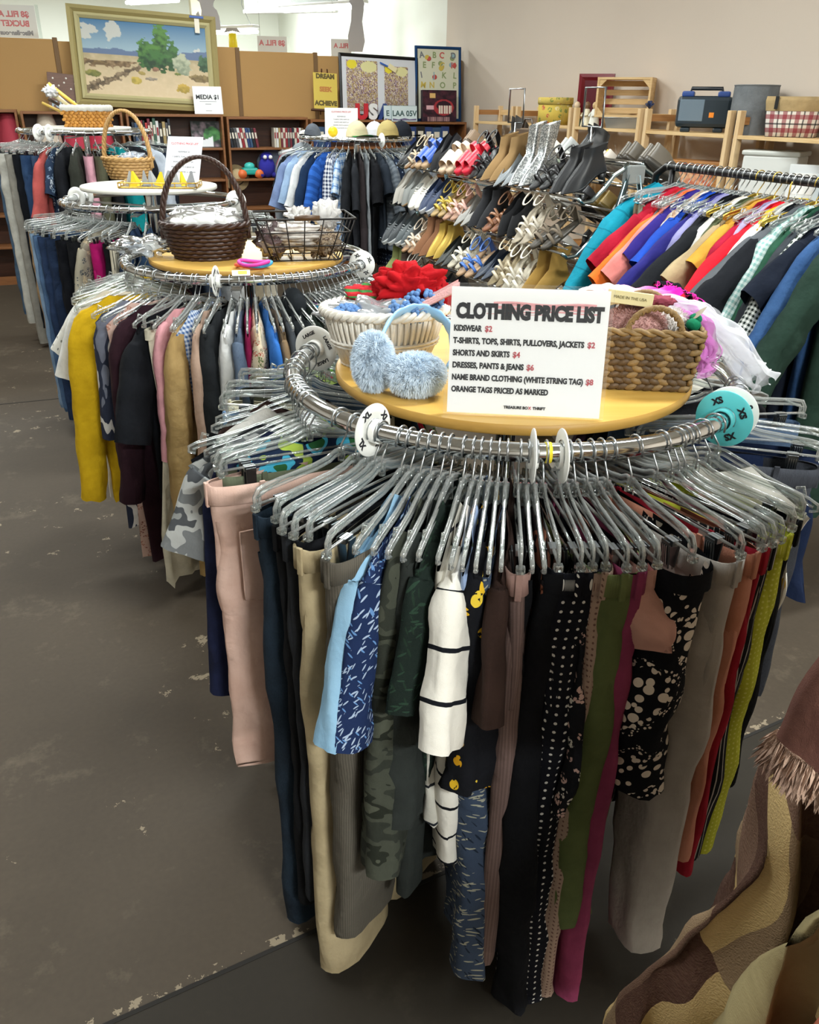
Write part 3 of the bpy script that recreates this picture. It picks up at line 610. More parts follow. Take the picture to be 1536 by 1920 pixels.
# ------------------------------------------------------------------ pine shelves along the beige wall
PINE = wood('d8b988', 'c7a46f', 4.0, .6); PINEV = wood('dcc096', 'caa878', 4.0, .6, (8, 8, .8)); PINED = wood('a87a4a', '96683c', 4.0, .6)
PV = [-.86, -1.68, -1.77, -2.72, -2.80, -3.70, -3.79, -4.68, -4.77, -5.66, -5.74]
Ms = Matrix.Translation(CORNER) @ Matrix.Rotation(PHI, 4, 'Z')
PL = ['nearest the corner bookcase', 'under the yellow hatbox', 'under the slatted crate', 'under the dark tool case', 'under the plaid fabric bin']
for k, (a, b) in enumerate(((-.86, -1.68), (-1.77, -2.72), (-2.80, -3.70), (-3.79, -4.68), (-4.77, -5.66))):
    t = thing('pine_shelf_unit', 'pale pine shelf unit along the beige wall, ' + PL[k], 'shelf', Ms)
    for v in (a, b):
        for u in (-.33, -.05): MB().box((u, v, .85), (.045, .035, 1.70), bev=.003).build('post', PINEV, t)
        for z in (1.64, 1.2, .6): MB().box((-.19, v, z), (.24, .02, .045)).build('side_rung', PINED, t)
    for z in (1.545, 1.16, .5): MB().box((-.19, (a + b) / 2, z), (.32, abs(a - b) - .036, .022), bev=.002).build('shelf_board', PINE, t)
    MB().box((-.045, (a + b) / 2, 1.64), (.02, abs(a - b) - .036, .05)).build('back_rail', PINE, t)
SZ = 1.557
def onshelf(u, v, z=SZ, rz=0.0): return Matrix.Translation(rm(u, v, z)) @ Matrix.Rotation(PHI - PI / 2 + rz, 4, 'Z')   # local -y faces the room? local x runs along the wall
t = thing('hatbox', 'yellow floral oval hatbox on the pine shelf', 'box', onshelf(-.2, -2.22))
MB().lathe([(0, 0), (.145, 0), (.145, .17), (0, .17)], 32, sx=1.15).build('box', floral('cbb154', ('b8604a', '7e8a4a', 'd8c890'), .05, .4, .6), t)
MB().lathe([(.149, .165), (.152, .165), (.152, .215), (.148, .22), (0, .222)], 32, sx=1.15).build('lid', floral('d2ba62', ('b8604a', '8a9450', 'd8c890'), .05, .4, .6), t)
t = thing('picture', 'dark red lacquered framed panel standing left of the slatted crate', 'picture', onshelf(-.13, -2.74, SZ, R(45))); frame4(MB(), .2, .3, .05, .03, .05).build('frame', plain('6e1420', .25, 0, 'red_lacquer'), t); MB().box((0, .02, .2), (.2, .01, .3)).build('panel', plain('5a1220', .3, 0, 'red_panel'), t)
t = thing('slatted_crate', 'pale wooden slatted crate standing on its side on the pine shelf', 'crate', onshelf(-.19, -3.27, SZ + .076, R(45)) @ Matrix.Scale(.92, 4)); 
for z in (.01, .30): MB().box((0, 0, z), (.46, .24, .018), bev=.002).build('long_board', PINE, t)
for x in (-.22, .22): MB().box((x, 0, .155), (.018, .24, .28), bev=.002).build('end_board', PINE, t)
for z in (.055, .125, .195, .265): MB().box((0, .11, z), (.43, .012, .045), bev=.002).build('slat', PINE, t)
for sx in (-1, 1):
    for z0, sz in ((.02, 1), (.29, -1)): MB().prism([(sx * .21, z0), (sx * .15, z0), (sx * .21, z0 + sz * .06)], -.115, -.10, 0, 'y').build('corner_block', PINE, t)
t = thing('loaf_pan', 'grey metal loaf pan under the slatted crate', 'pan', onshelf(-.19, -3.33, SZ, R(45))); MB().loft([[Vector((sx * w, sy * d, z)) for sx, sy in ((-1, -1), (1, -1), (1, 1), (-1, 1))] for w, d, z in ((.15, .06, 0), (.17, .07, .075), (.165, .065, .075), (.147, .056, .005))], cap0=True, cap1=True, smooth=False).build('pan', plain('9c9a94', .35, .6, 'tin'), t); MB().tube([(sx * .172, sy * .072, .076) for sx, sy in ((-1, -1), (1, -1), (1, 1), (-1, 1))], .004, 6, closed=True).build('rim', STEEL, t)
DCASE = plain('27323a', .3, 0, 'dark_case')
t = thing('tool_case', 'dark plastic tool case with an orange sticker on the pine shelf', 'case', onshelf(-.18, -4.22, SZ, R(48)) @ Matrix.Scale(.92, 4))
MB().box((0, 0, .14), (.40, .14, .22), bev=.03).build('body', DCASE, t); MB().box((-.09, -.068, .15), (.18, .012, .15), bev=.005).build('clear_window', plain('6f7f8c', .15, 0, 'window_plastic'), t)
MB().tube([(-.12, 0, .245), (-.11, 0, .30), (.11, 0, .30), (.12, 0, .245)], .014, 8).build('handle', plain('1c2126', .4, 0, 'handle'), t)
for s in (-1, 1): MB().box((s * .13, 0, .262), (.09, .12, .04), bev=.012).build('blue_latch', plain('2d4a8c', .4, 0, 'blue_plastic'), t); MB().box((s * .12, 0, .015), (.07, .12, .03), bev=.008).build('foot', DCASE, t)
MB().box((.06, -.0725, .12), (.035, .002, .035)).build('orange_sticker', plain('f08a1c', .6, 0, 'orange_sticker'), t)
t = thing('drum_shade', 'grey cloth drum lampshade on the pine shelf', 'lampshade', onshelf(-.16, -4.68)); L = [(.145, .0), (.14, .29)]
MB().lathe(L, 36).build('shade', cloth('75797c'), t)
for r_, z in L: MB().tube([(r_ * math.cos(a), r_ * math.sin(a), z) for a in [2 * PI * k / 30 for k in range(30)]], .004, 6, closed=True).build('ring', plain('6a6e70', .5, 0, 'ring'), t)
t = thing('fabric_bin', 'plaid fabric bin with a folded tan rim on the pine shelf', 'bin', onshelf(-.17, -5.06, SZ, R(38))); sq = lambda w, d, z: [Vector((sx * w, sy * d, z)) for sx, sy in ((-1, -1), (0, -1.03), (1, -1), (1.02, 0), (1, 1), (0, 1.02), (-1, 1), (-1.02, 0))]
MB().loft([sq(.14, .10, 0), sq(.15, .11, .08), sq(.155, .115, .15)], cap0=True, uv=[(.155 * k, z) for z in (0, .08, .15) for k in range(8)]).build('body', plaid('e4dcd2', '8f2335', '1e2026', .075), t)
MB().loft([sq(.157, .117, .145), sq(.165, .125, .20), sq(.162, .122, .225), sq(.15, .11, .22), sq(.14, .1, .1)]).build('rim_cuff', cloth('b39a70'), t); MB().box((-.1, -.13, .19), (.02, .006, .07)).build('buckle_strap', BLACK, t)
t = thing('white_box', 'white lidded plastic storage box on the lower pine shelf', 'box', onshelf(-.19, -4.99, 1.171, R(30))); MB().box((0, 0, .14), (.34, .24, .28), bev=.015).build('box', plain('d6d8d4', .4, 0, 'white_box'), t); MB().box((0, 0, .29), (.36, .26, .03), bev=.01).build('lid', plain('c2c5bf', .4, 0, 'box_lid'), t)
for k, (v, c, w, h) in enumerate(((-5.30, 'e0e4e6', .2, .24), (-5.52, 'c2ccd0', .2, .2))):
    t = thing('craft_pack', ['pale boxed craft set', 'small grey framed craft pack'][k] + ' on the lower pine shelf', 'box', onshelf(-.22, v, 1.171, R(40))); MB().box((0, 0, h / 2), (w, .05, h), bev=.003).build('box', plain(c, .4, 0, 'pack'), t); MB().box((0, -.026, h * .55), (w * .7, .002, h * .5)).build('front_label', plain(['f4f4f2', '5a6670'][k], .5, 0, 'pack_label'), t); MB().box((0, -.027, h * .15), (w * .5, .002, h * .12)).build('colour_band', plain(['e8d020', '58c040'][k], .5, 0, 'pack_band'), t)
t = thing('wood_crate', 'orange-brown printed wooden crate on the lower pine shelf', 'crate', onshelf(-.19, -4.28, 1.171, R(25)) @ Matrix.Scale(.85, 4)); MB().box((0, 0, .12), (.5, .24, .24), bev=.004).build('box', wood('b8824a', 'a06a38'), t)
def meat(u, v): return mixc(L3('a8503c'), L3('d8b088'), fb(u, v, 6) + .45)
painted(.3, .2, 30, 20, meat, t, TR(.03, -.122, .02), .5, 'printed_panel')
# figurines at the shelf post, and a dark blue bow
for k, (v, c, c2, lb) in enumerate(((-2.70, '8fc8b8', 'd8c0a0', 'mint figurine standing on the pine shelf beside the hatbox'), (-2.86, 'e4dcc0', '7a5a40', 'cream figurine with brown hair on the pine shelf'), (-2.98, 'dfe0d8', 'c8a878', 'white winged figurine on the pine shelf next to the crate'))):
    t = thing('figurine', lb, 'figurine', onshelf(-.27, v)); MB().lathe([(0, 0), (.05, 0), (.045, .02), (.03, .1), (.025, .13), (0, .14)], 14).build('dress', plain(c, .4, 0, 'glazed'), t); MB().ball((0, 0, .16), (.026, .026, .03)).build('head', plain(c2, .4, 0, 'glazed_head'), t)
    for s in (-1, 1): MB().tube([(s * .02, 0, .125), (s * .045, -.02, .09), (s * .02, -.04, .08)], .008, 6).build('arm', plain(c, .4, 0, 'glazed'), t)
t = thing('gift_bow', 'dark blue gift bow on top of a pine shelf post', 'bow', Matrix.Translation(rm(-.33, -3.79, 1.705)));
for a in range(6): MB().tube([(0, 0, 0), (.03 * math.cos(a), .03 * math.sin(a), .03), (.015 * math.cos(a), .015 * math.sin(a), .045), (0, 0, .01)], .006, 5).build('loop', plain('26345c', .4, 0, 'ribbon'), t)
# ------------------------------------------------------------------ round racks, hangers, clothes
def ring_pts(r, z, n=96): return [(r * math.cos(2 * PI * k / n), r * math.sin(2 * PI * k / n), z) for k in range(n)]
class Rack: pass
def round_rack(label, cx, cy, zr, top=None, R_=.46):
    k = Rack(); k.c = Vector((cx, cy, 0)); k.z = zr; k.R = R_
    t = thing('round_clothes_rack', label, 'clothes rack', Matrix.Translation((cx, cy, 0))); k.o = t
    MB().tube(ring_pts(R_, zr), .0165, 14, closed=True).build('ring_rail', CHROME, t)
    MB().lathe([(.022, .06), (.022, zr - .02)], 16).build('post', CHROME, t)
    mb = MB()
    for a in (35, 155, 275):
        d = Vector((math.cos(R(a)), math.sin(R(a)), 0)); mb.box((d * R_ * .5) + Vector((0, 0, zr - .03)), (R_, .035, .006), rot=Matrix.Rotation(R(a), 3, 'Z'))
        q = MB().tube([(0, 0, .09), d * .25 + Vector((0, 0, .075)), d * .43 + Vector((0, 0, .03))], .016, 8); q.tube([d * .43 + Vector((0, 0, .035)), d * .43], .02, 10); q.build('foot', CHROME, t)
    mb.build('spokes', STEEL, t)
    if top:
        r, z, m, m2 = top
        MB().lathe([(0, z - .02), (r - .004, z - .02)], 72).lathe([(r - .004, z - .02), (r, z - .016), (r, z - .004), (r - .003, z)], 72, mi=1).lathe([(r - .003, z), (0, z)], 72).build('tabletop', [m, m2], t)
        if z - zr > .03: MB().lathe([(.03, zr - .03), (.03, z - .02)], 12).build('tabletop_post', CHROME, t)
    return k
HANG = {}
def beam(b, path):                           # moulded bar: two edges whitened as if catching light, thin clear web between
    P = [Vector(p) for p in path]; Q = []
    for i, p in enumerate(P):
        t = (P[min(i + 1, len(P) - 1)] - P[max(i - 1, 0)]).normalized(); Q.append(p + Vector((t.z, 0, -t.x)) * .0105)
    for path_, r in ((P, .0032), (Q, .0025)): b.tube(path_, r, 6, 1, sq=(.8, 1.25))
    for y in (-.0012, .0012): b.loft([[p + Vector((0, y, 0)) for p in P], [p + Vector((0, y, 0)) for p in Q]], closed=False)
def hanger_meshes(kind, hl):
    hl = round(hl / .01) * .01; key = (kind, hl)
    if key in HANG: return HANG[key]
    b = MB(); parts = []
    if kind in ('clip', 'wireclip'):
        pts = [(-hl, -.122), (-hl, -.098), (-hl + .008, -.084), (-hl + .03, -.080), (-.06, -.072), (-.03, -.066), (-.014, -.058)]
        half = [Vector((x, 0, z)) for x, z in pts]; path = half + [Vector((-p.x, 0, p.z)) for p in reversed(half)]
        beam(b, path)
        b.tube([(-hl, 0, -.112), (hl, 0, -.112)], .0028, 6, 1)
        for s in (-1, 1): b.box((s * hl, 0, -.119), (.012, .014, .012), bev=.002); b.tube([(s * (hl - .003), 0, -.1), (s * (hl - .055), 0, -.079)], .0028, 5)
        b.tube([(0, 0, -.056), (0, 0, -.080)], .007, 8)
        for s in (-1, 1):
            c = MB(); x = s * (hl - .055)
            c.box((x, -.0085, -.136), (.02, .003, .050), rot=Matrix.Rotation(R(7), 3, 'X'), bev=.001); c.box((x, .0085, -.136), (.02, .003, .050), rot=Matrix.Rotation(R(-7), 3, 'X'), bev=.001)
            for j in range(4): c.box((x - .0065 + j * .0043, -.0115, -.136), (.0016, .002, .036), 1, rot=Matrix.Rotation(R(7), 3, 'X'))
            c.box((x, 0, -.115), (.022, .012, .010), 1)
            parts.append(('clip', c.mesh('clip', [DKSTEEL, STEEL])))
    else:
        pts = [(-hl + .012, -.132), (-hl - .001, -.128), (-hl, -.116), (-hl + .018, -.108), (-hl * .5, -.088), (-.05, -.070), (-.014, -.058)]
        half = [Vector((x, 0, z)) for x, z in pts]; path = half + [Vector((-p.x, 0, p.z)) for p in reversed(half)]
        beam(b, path)
        low = [(-hl + .02, 0, -.118), (-hl * .45, 0, -.098), (0, 0, -.086), (hl * .45, 0, -.098), (hl - .02, 0, -.118)]
        b.tube(low, .0026, 5)
        for s in (-1, 1): b.tube([(s * (hl - .025), 0, -.105), (s * (hl - .03), 0, -.09), (s * (hl - .042), 0, -.095)], .003, 5)
        b.tube([(0, 0, -.056), (0, 0, -.096)], .007, 8)
    h = MB(); P = [(0, 0, -.074), (0, 0, -.050), (-.010, 0, -.036), (-.0195, 0, -.022), (-.021, 0, -.004)]
    P += [(-.0205 * math.cos(a), 0, .0205 * math.sin(a)) for a in [PI * j / 8 for j in range(1, 9)]] + [(.0195, 0, -.010)]
    h.tube(P, .0019, 6); parts.append(('hook', h.mesh('hook', STEEL)))
    HANG[key] = (b.mesh('hanger_body', [CLEAR, CLEDGE]), parts); return HANG[key]
GOLDW = plain('c9a84a', .3, .8, 'gold_plastic')
def put_hanger(kind, hl, M, label, group, mat=None, hook=None):
    body, parts = hanger_meshes(kind, hl)
    o = bpy.data.objects.new('clothes_hanger', body); COL.objects.link(o); o.matrix_world = M; tag(o, label, 'hanger', group)
    if mat:
        for sl_ in o.material_slots: sl_.link = 'OBJECT'; sl_.material = mat
    for n, me in parts:
        c = bpy.data.objects.new(n, me); COL.objects.link(c); c.parent = o
        if hook and n == 'hook': c.material_slots[0].link = 'OBJECT'; c.material_slots[0].material = hook
    return o
def sgnpow(x, p): return math.copysign(abs(x) ** p, x)
def bag(mb, W, T, L, z0, q, drop=0.0, neck=.07, flare=1.0, waist=.9, nu=36, nv=22, folds=1.0, sway=0.0, x0=0.0, mi=0, round_=.75, hemwave=.012, opentop=False, taper=0.0):
    """a hanging tube of cloth: shoulders or a waist on top, folds that deepen towards the hem"""
    ph = [q.uniform(0, 6.28) for _ in range(8)]; k1 = q.uniform(42, 60); k2 = q.uniform(75, 105); sd = q.uniform(0, 50)
    loops = []; uv = []
    for j in range(nv + 1):
        v = j / nv; w = W * (1 + (waist - 1) * math.sin(min(v / .35, 1) * PI / 2) * (1 if drop else .3)) * (1 + (flare - 1) * max(0, (v - .2) / .8))
        th = T * min(1, .25 + v * 5) if not opentop else T * (1 - taper * max(0, (v - .45) / .55) ** 2)
        am = folds * (.25 + .75 * min(1, v * 1.6)); loop = []
        for i in range(nu + 1):
            a = 2 * PI * (i % nu) / nu + PI; cx, sy = math.cos(a), math.sin(a); x = w * sgnpow(cx, .8); sh = 0.0
            if drop:
                s = max(0.0, (abs(x) - neck) / max(.01, W - neck)); sh = -drop * min(1.2, s) * (1 - v) ** 2
                if abs(x) < neck: sh -= .035 * (1 - (x / neck) ** 2) * (1 - v) ** 6
            side = 1 if sy >= 0 else -1
            y = th * side * abs(sy) ** round_
            y += am * (.010 * math.sin(k1 * x + ph[0] + side * .7) + .006 * math.sin(k2 * x + ph[1] + side) + .010 * math.sin(3.2 * v + ph[2]))
            n = noise.noise(Vector((x * 11 + sd, side * 2.0 + y * 12, v * L * 9)))
            n3 = noise.noise(Vector((x * 24 + sd, side * 3.0, v * L * 16 + sd))); y += (.008 * n + .005 * n3) * am; x2 = x + .008 * n * am + sway * v * v + .006 * am * math.sin(9 * v + ph[3])
            z = z0 + sh - L * v - (hemwave * (math.sin(k1 * .5 * x + ph[4]) + n) * v ** 4)
            loop.append(Vector((x0 + x2, y, z)))
        loops.append(loop)
    P = [0.0]
    for i in range(nu): P.append(P[-1] + (loops[nv // 2][i + 1] - loops[nv // 2][i]).length)
    for j in range(nv + 1):
        for i in range(nu + 1): uv.append((P[i], loops[j][i].z))
    mb.loft(loops, mi, uv=uv, closed=False); return loops
def limb(mb, path, ra, rb, q, n=18, mi=0, fold=1.0, sub=5):
    """sleeve or trouser leg: an oval tube along a path in the xz plane; ra across the path, rb along y"""
    P = [Vector((x, y, z)) for x, y, z in path]; pts = []; A = []; B = []
    for i in range(len(P) - 1):
        for s in range(sub):
            f = s / sub; g = f * f * (3 - 2 * f)
            pts.append(P[i].lerp(P[i + 1], f)); A.append(ra[i] + (ra[i + 1] - ra[i]) * g); B.append(rb[i] + (rb[i + 1] - rb[i]) * g)
    pts.append(P[-1]); A.append(ra[-1]); B.append(rb[-1]); m = len(pts)
    sm = [pts[0]] + [(pts[i - 1] + pts[i] * 2 + pts[i + 1]) / 4 for i in range(1, m - 1)] + [pts[-1]]
    ph = q.uniform(0, 6.28); k = q.uniform(30, 50); sd = q.uniform(0, 50); loops = []; uv = []; Lc = 0.0
    for i in range(m):
        t = (sm[min(i + 1, m - 1)] - sm[max(i - 1, 0)]).normalized(); nn = Vector((-t.z, 0, t.x)).normalized(); f = i / (m - 1)
        if i: Lc += (sm[i] - sm[i - 1]).length
        loop = []
        for c in range(n + 1):
            a = 2 * PI * (c % n) / n + PI; n_ = noise.noise(Vector((math.cos(a) * 1.6 + sd, math.sin(a) * 1.6, Lc * 10)))
            n3 = noise.noise(Vector((math.cos(a) * 2.6 + sd, math.sin(a) * 2.6 + 9, Lc * 24))); cr = math.sin(5 * a + ph + 2.2 * noise.noise(Vector((sd, 3.0, Lc * 5))))
            r1 = A[i] * (1 + .13 * fold * n_ + .03 * fold * cr); r2 = B[i] * (1 + .30 * fold * n_ + .20 * fold * n3 + .16 * fold * cr)
            p = sm[i] + nn * (r1 * sgnpow(math.cos(a), .85)) + Vector((0, 1, 0)) * (r2 * sgnpow(math.sin(a), .85))
            p += Vector((0, .006 * fold * math.sin(Lc * 7 + ph), 0)) * f
            loop.append(p); uv.append((c, sm[i].z))
        loops.append(loop)
    mid = loops[m // 3]; acc = [0.0]
    for c in range(n): acc.append(acc[-1] + (mid[c + 1] - mid[c]).length)
    mb.loft(loops, mi, uv=[(acc[c], z) for c, z in uv], closed=False); return loops
def g_shirt(mat, q, W=.2, L=.66, T=.02, sl='short', flare=1.0, drop=.075, folds=1.0, nu=36, nv=22, smat=None, slen=None, out=.0, sr=.07, hood=False, waist=.9, collar=None, z0=-.070):
    body = MB(); bag(body, W - .012, T, L, z0, q, drop, .06, flare, waist, nu, nv, folds); parts = [('body', body, mat)]
    if sl != 'none':
        ln = slen or (.22 if sl == 'short' else .58)
        for s in (1, -1):
            m = MB(); a0 = math.atan2(drop, W - .06); b0 = R(70 if sl == 'short' else 86) - out * (8 if sl == 'short' else 7); k = 9
            px, pz = W - .012 - .07 * math.cos(a0), z0 - drop + .07 * math.sin(a0); path = []; ra = []; rb = []
            for j in range(k):
                f = j / (k - 1); g = min(1, f * (2.4 if sl == 'short' else 4.5) + (0 if out > .03 or sl == 'short' else .12)); th = a0 + (b0 - a0) * g * g * (3 - 2 * g)
                w_ = sr * (.5 + .5 * min(1, f * 4)) * (1 - (.1 if sl == 'short' else .38) * f)
                path.append((s * (px - math.sin(th) * w_), 0, pz - math.cos(th) * w_)); ra.append(w_); rb.append(T * (.55 + .55 * min(1, f * 3)))
                px += math.cos(th) * (ln + .09) / (k - 1); pz -= math.sin(th) * (ln + .09) / (k - 1)
            limb(m, path, ra, rb, q, max(12, nu // 2), 0, folds, 3)
            parts.append(('sleeve', m, smat or mat))
    if collar:
        m = MB(); m.tube([(.062 * math.cos(a), .018 * math.sin(a), z0 - .012 + .01 * math.sin(a)) for a in [2 * PI * k / 16 for k in range(16)]], .012, 6, closed=True, sq=(1.5, .6)); parts.append(('collar', m, collar))
    if hood:
        m = MB(); m.ball((0, .03, z0 - .02), (.09, .04, .06), n=14); parts.append(('hood', m, mat))
    return parts
def g_pants(mat, q, W=.17, L=.95, T=.024, hem=.1, knee=None, folds=1.0, nu=32, sway=0.0, z0=-.138, rise=.26, face=-1, band=True, wband=None, pocket=False, seam=None, top_drop=0.0):
    body = MB(); bag(body, W, T, rise, z0, q, 0, flare=.99, waist=1.0, taper=.5, nu=nu, nv=9, folds=.5 * folds, hemwave=0, opentop=True, round_=.6)
    parts = [('body', body, mat)]
    for s in (1, -1):
        m = MB(); k = knee or (hem + W * .5) / 2; zc = z0 - rise; ln = L - rise; w0 = W * .56
        xo = s * (W + .003)
        path = [(xo - s * w0, 0, zc + rise * .72), (xo - s * w0, 0, zc + rise * .3), (xo - s * w0, 0, zc - .03), (xo - s * k + s * sway * .3, 0, zc - ln * .45), (xo - s * hem + s * sway, 0, zc - ln * .97), (xo - s * hem + s * sway, 0, zc - ln)]
        limb(m, path, [w0 * .93, w0 * .99, w0, k, hem, hem * .98], [T * .72, T * 1.03, T * 1.12, T * 1.1, T * 1.05, T * 1.08], q, max(12, nu // 2), 0, folds * .8, 7); parts.append(('trouser_leg', m, mat))
    if band:
        m = MB(); L1 = []
        for dz, g in ((.004, 1.0), (.004, 1.03), (-.034, 1.035), (-.036, 1.0)):
            L1.append([Vector((W * g * sgnpow(math.cos(a), .8), (T * 1.06 * g + .003) * sgnpow(math.sin(a), .6), z0 + dz)) for a in [2 * PI * i / 40 for i in range(40)]])
        m.loft(L1, uv=[(W * 4 * i / 40, z0 - .01 * j) for j in range(4) for i in range(40)]); parts.append(('waistband', m, wband or mat))
        for x in (.55 * W, -.55 * W, W * 1.03):
            m = MB(); yy = face * (T * 1.1 + .004) if abs(x) < W else 0; m.box((x, yy, z0 - .016), (.011, .005, .050) if yy else (.006, .011, .05), bev=.0015); parts.append(('belt_loop', m, wband or mat))
    if pocket:
        m = MB(); pw = W * .62
        fn = lambda u, v: (W * .5 + pw * (u - .5), face * (T * 1.22 + .0085 + .002 * math.sin(PI * u)), z0 - .085 - .15 * v - .02 * v * (1 - abs(2 * u - 1)))
        m.grid(fn, 10, 10, uvs=(pw, .15))
        edge = [fn(0, j / 8) for j in range(9)] + [fn(i / 8, 1) for i in range(1, 9)] + [fn(1, 1 - j / 8) for j in range(1, 9)] + [fn(1 - i / 8, 0) for i in range(1, 8)]
        m.tube(edge, .0022, 5, closed=True); parts.append(('back_pocket', m, mat))
    return parts
def g_skirt(mat, q, W=.17, wmat=None, L=.5, T=.03, flare=1.25, folds=1.4, nu=40, nv=20, z0=-.138):
    b = MB(); bag(b, W, T, L, z0, q, 0, flare=flare, waist=1.0, nu=nu, nv=nv, folds=folds, opentop=True, round_=.6, hemwave=.02); w = MB()
    w.loft([[Vector((W * g * sgnpow(math.cos(a), .8), (T * g + .003) * sgnpow(math.sin(a), .6), z0 + dz)) for a in [2 * PI * i / 40 for i in range(40)]] for dz, g in ((.004, 1.02), (-.03, 1.03))])
    return [('body', b, mat), ('waistband', w, wmat or mat)]
GN = {'shirt': 'shirt', 'pants': 'trousers', 'skirt': 'skirt', 'dress': 'dress', 'jacket': 'jacket'}
CLOTHES = []                                # (description, where) of everything hung, for the labels
def hang(rack_M, kind, desc, where, hk, hl, parts, group, name=None, hmat=None, hook=None, hanger=True):
    n0, m0, mt0 = parts[0]; nm = name or {'shirt': 'hanging_shirt', 'pants': 'hanging_trousers', 'skirt': 'hanging_skirt', 'dress': 'hanging_dress', 'jacket': 'hanging_jacket'}[kind]
    o = m0.build(nm, mt0, None, rack_M); tag(o, desc + ' ' + where, GN[kind], group)
    wb = None
    for n, m, mt in parts[1:]:
        c = m.build(n, mt, wb if n == 'belt_loop' and wb else o)
        if n == 'waistband': wb = c
    if hanger: put_hanger(hk, hl, rack_M, ('gold' if hmat else 'clear') + ' hanger holding the ' + desc + ' ' + where, 'hangers ' + where, hmat, hook)
    return o
def rackM(k, theta, yaw=0.0, tilt=0.0):
    d = Vector((math.cos(theta), math.sin(theta), 0)) * k.R
    return Matrix.Translation(k.c + d + Vector((0, 0, k.z))) @ Matrix.Rotation(theta + yaw, 4, 'Z') @ Matrix.Rotation(tilt, 4, 'X')
def size_disc(k, theta, label, m, words, r=.047, tilt=0.0, dz=0.0, group=None, hub=.018):
    th = R(theta); P = k.c + Vector((math.cos(th), math.sin(th), 0)) * k.R + Vector((0, 0, k.z + dz)); ta = Vector((-math.sin(th), math.cos(th), 0))
    zx = ta; xx = Vector((math.cos(th), math.sin(th), 0)); yy = zx.cross(xx)
    M = Matrix((xx, yy, zx)).transposed().to_4x4(); M.translation = P
    t = thing('size_divider', label, 'size divider', M @ Matrix.Rotation(tilt, 4, 'X'), group)
    dsc = MB().lathe([(.0205, -.0012), (r, -.0012), (r + .0006, 0), (r, .0012), (.0205, .0012), (.0205, -.0012)], 40).build('disc', m, t)
    MB().lathe([(.0185, -hub), (.0215, -hub), (.0215, hub), (.0185, hub), (.0185, -hub)], 24).build('hub', m, t)
    for sgn in (1, -1):
        for i in range(4):
            a = i * PI / 2 + .5; F = Matrix.Rotation(PI if sgn < 0 else 0, 4, 'X')
            if words: text(words, .0165 if len(words) < 4 else .011, INK, dsc, F @ Matrix.Rotation(a, 4, 'Z') @ Matrix.Translation((0, .0345, .0016)), .0008 if len(words) < 4 else .0004)
MAPLE = wood('d9b05c', 'cfa24e', 3.0, .35, (1, 14, 1)); EDGE = wood('b98f42', 'a87f38', 5.0, .5)
WTOP = plain('d9d7ce', .35, 0, 'white_laminate')
RK1 = round_rack('front round chrome clothes rack with a maple top', .211, 1.719, 1.2085, (.372, 1.222, MAPLE, EDGE))
RK2 = round_rack('second round chrome clothes rack behind the front one', -.643, 3.3125, 1.17, (.37, 1.185, MAPLE, EDGE))
RK3 = round_rack('third round clothes rack with a raised white top', -1.4425, 4.82, 1.22, (.36, 1.30, WTOP, WTOP))
RK4 = round_rack('tall round clothes rack at the back left before the bookcases', -2.447, 6.74, 1.50, (.33, 1.53, WTOP, WTOP))
RK5 = round_rack('tall round clothes rack with caps on top, left of the shoes', -.494, 7.65, 1.445, (.40, 1.46, WTOP, WTOP))
size_disc(RK1, -127, 'white XL size divider on the front rail, left of centre', WHITE, 'XL')
size_disc(RK1, -200, 'white LARGE size divider beside the white basket', WHITE, 'LARGE', .052)
TEAL = plain('5fd0d6', .35, 0, 'turquoise_plastic')
size_disc(RK1, -38, 'turquoise XS size divider on the front rack', TEAL, 'XS', .052)
size_disc(RK1, -33, 'white size divider directly behind the turquoise XS one', WHITE, 'S', .050)
size_disc(RK1, -91.2, 'white divider seen edge-on, left one of the two below the sign', WHITE, '', .045, dz=-.006, hub=.008)
size_disc(RK1, -85.2, 'white divider seen edge-on, right one of the two below the sign', WHITE, '', .045, dz=-.006, hub=.008)
o = MB().tube([(0, 0, -.005), (0, 0, .005)], .0175, 14).build('yellow_band', plain('e8d22a', .5, 0, 'yellow_band')); th = R(-88.2)
o.matrix_world = rackM(RK1, th) @ Matrix.Rotation(PI / 2, 4, 'X'); tag(o, 'small yellow tape band on the front rail between two white dividers', 'tape')
size_disc(RK2, -93, 'white LARGE size divider on the second rack below the dark basket', WHITE, 'LARGE', .050)
size_disc(RK2, -12, 'white XL size divider at the right end of the second rack', WHITE, 'XL', .050)
size_disc(RK2, -203, 'white size divider at the back left of the second rack', WHITE, '', .050)
for th_, lb in ((-193, 'at the left end of the third rack'), (-203, 'behind another at the left of the third rack'), (4, 'at the right end of the third rack')): size_disc(RK3, th_, 'white size divider ' + lb, WHITE, '', .055)
for th_, lb in ((-101, 'facing front on the tall back left rack'), (-112, 'left of another on the tall back left rack')): size_disc(RK4, th_, 'white size divider ' + lb, WHITE, '', .055)
for th_, lb in ((-193, 'at the left end of the rack with caps'), (-60, 'right of the caps on the rack rail')): size_disc(RK5, th_, 'white size divider ' + lb, WHITE, '', .055)

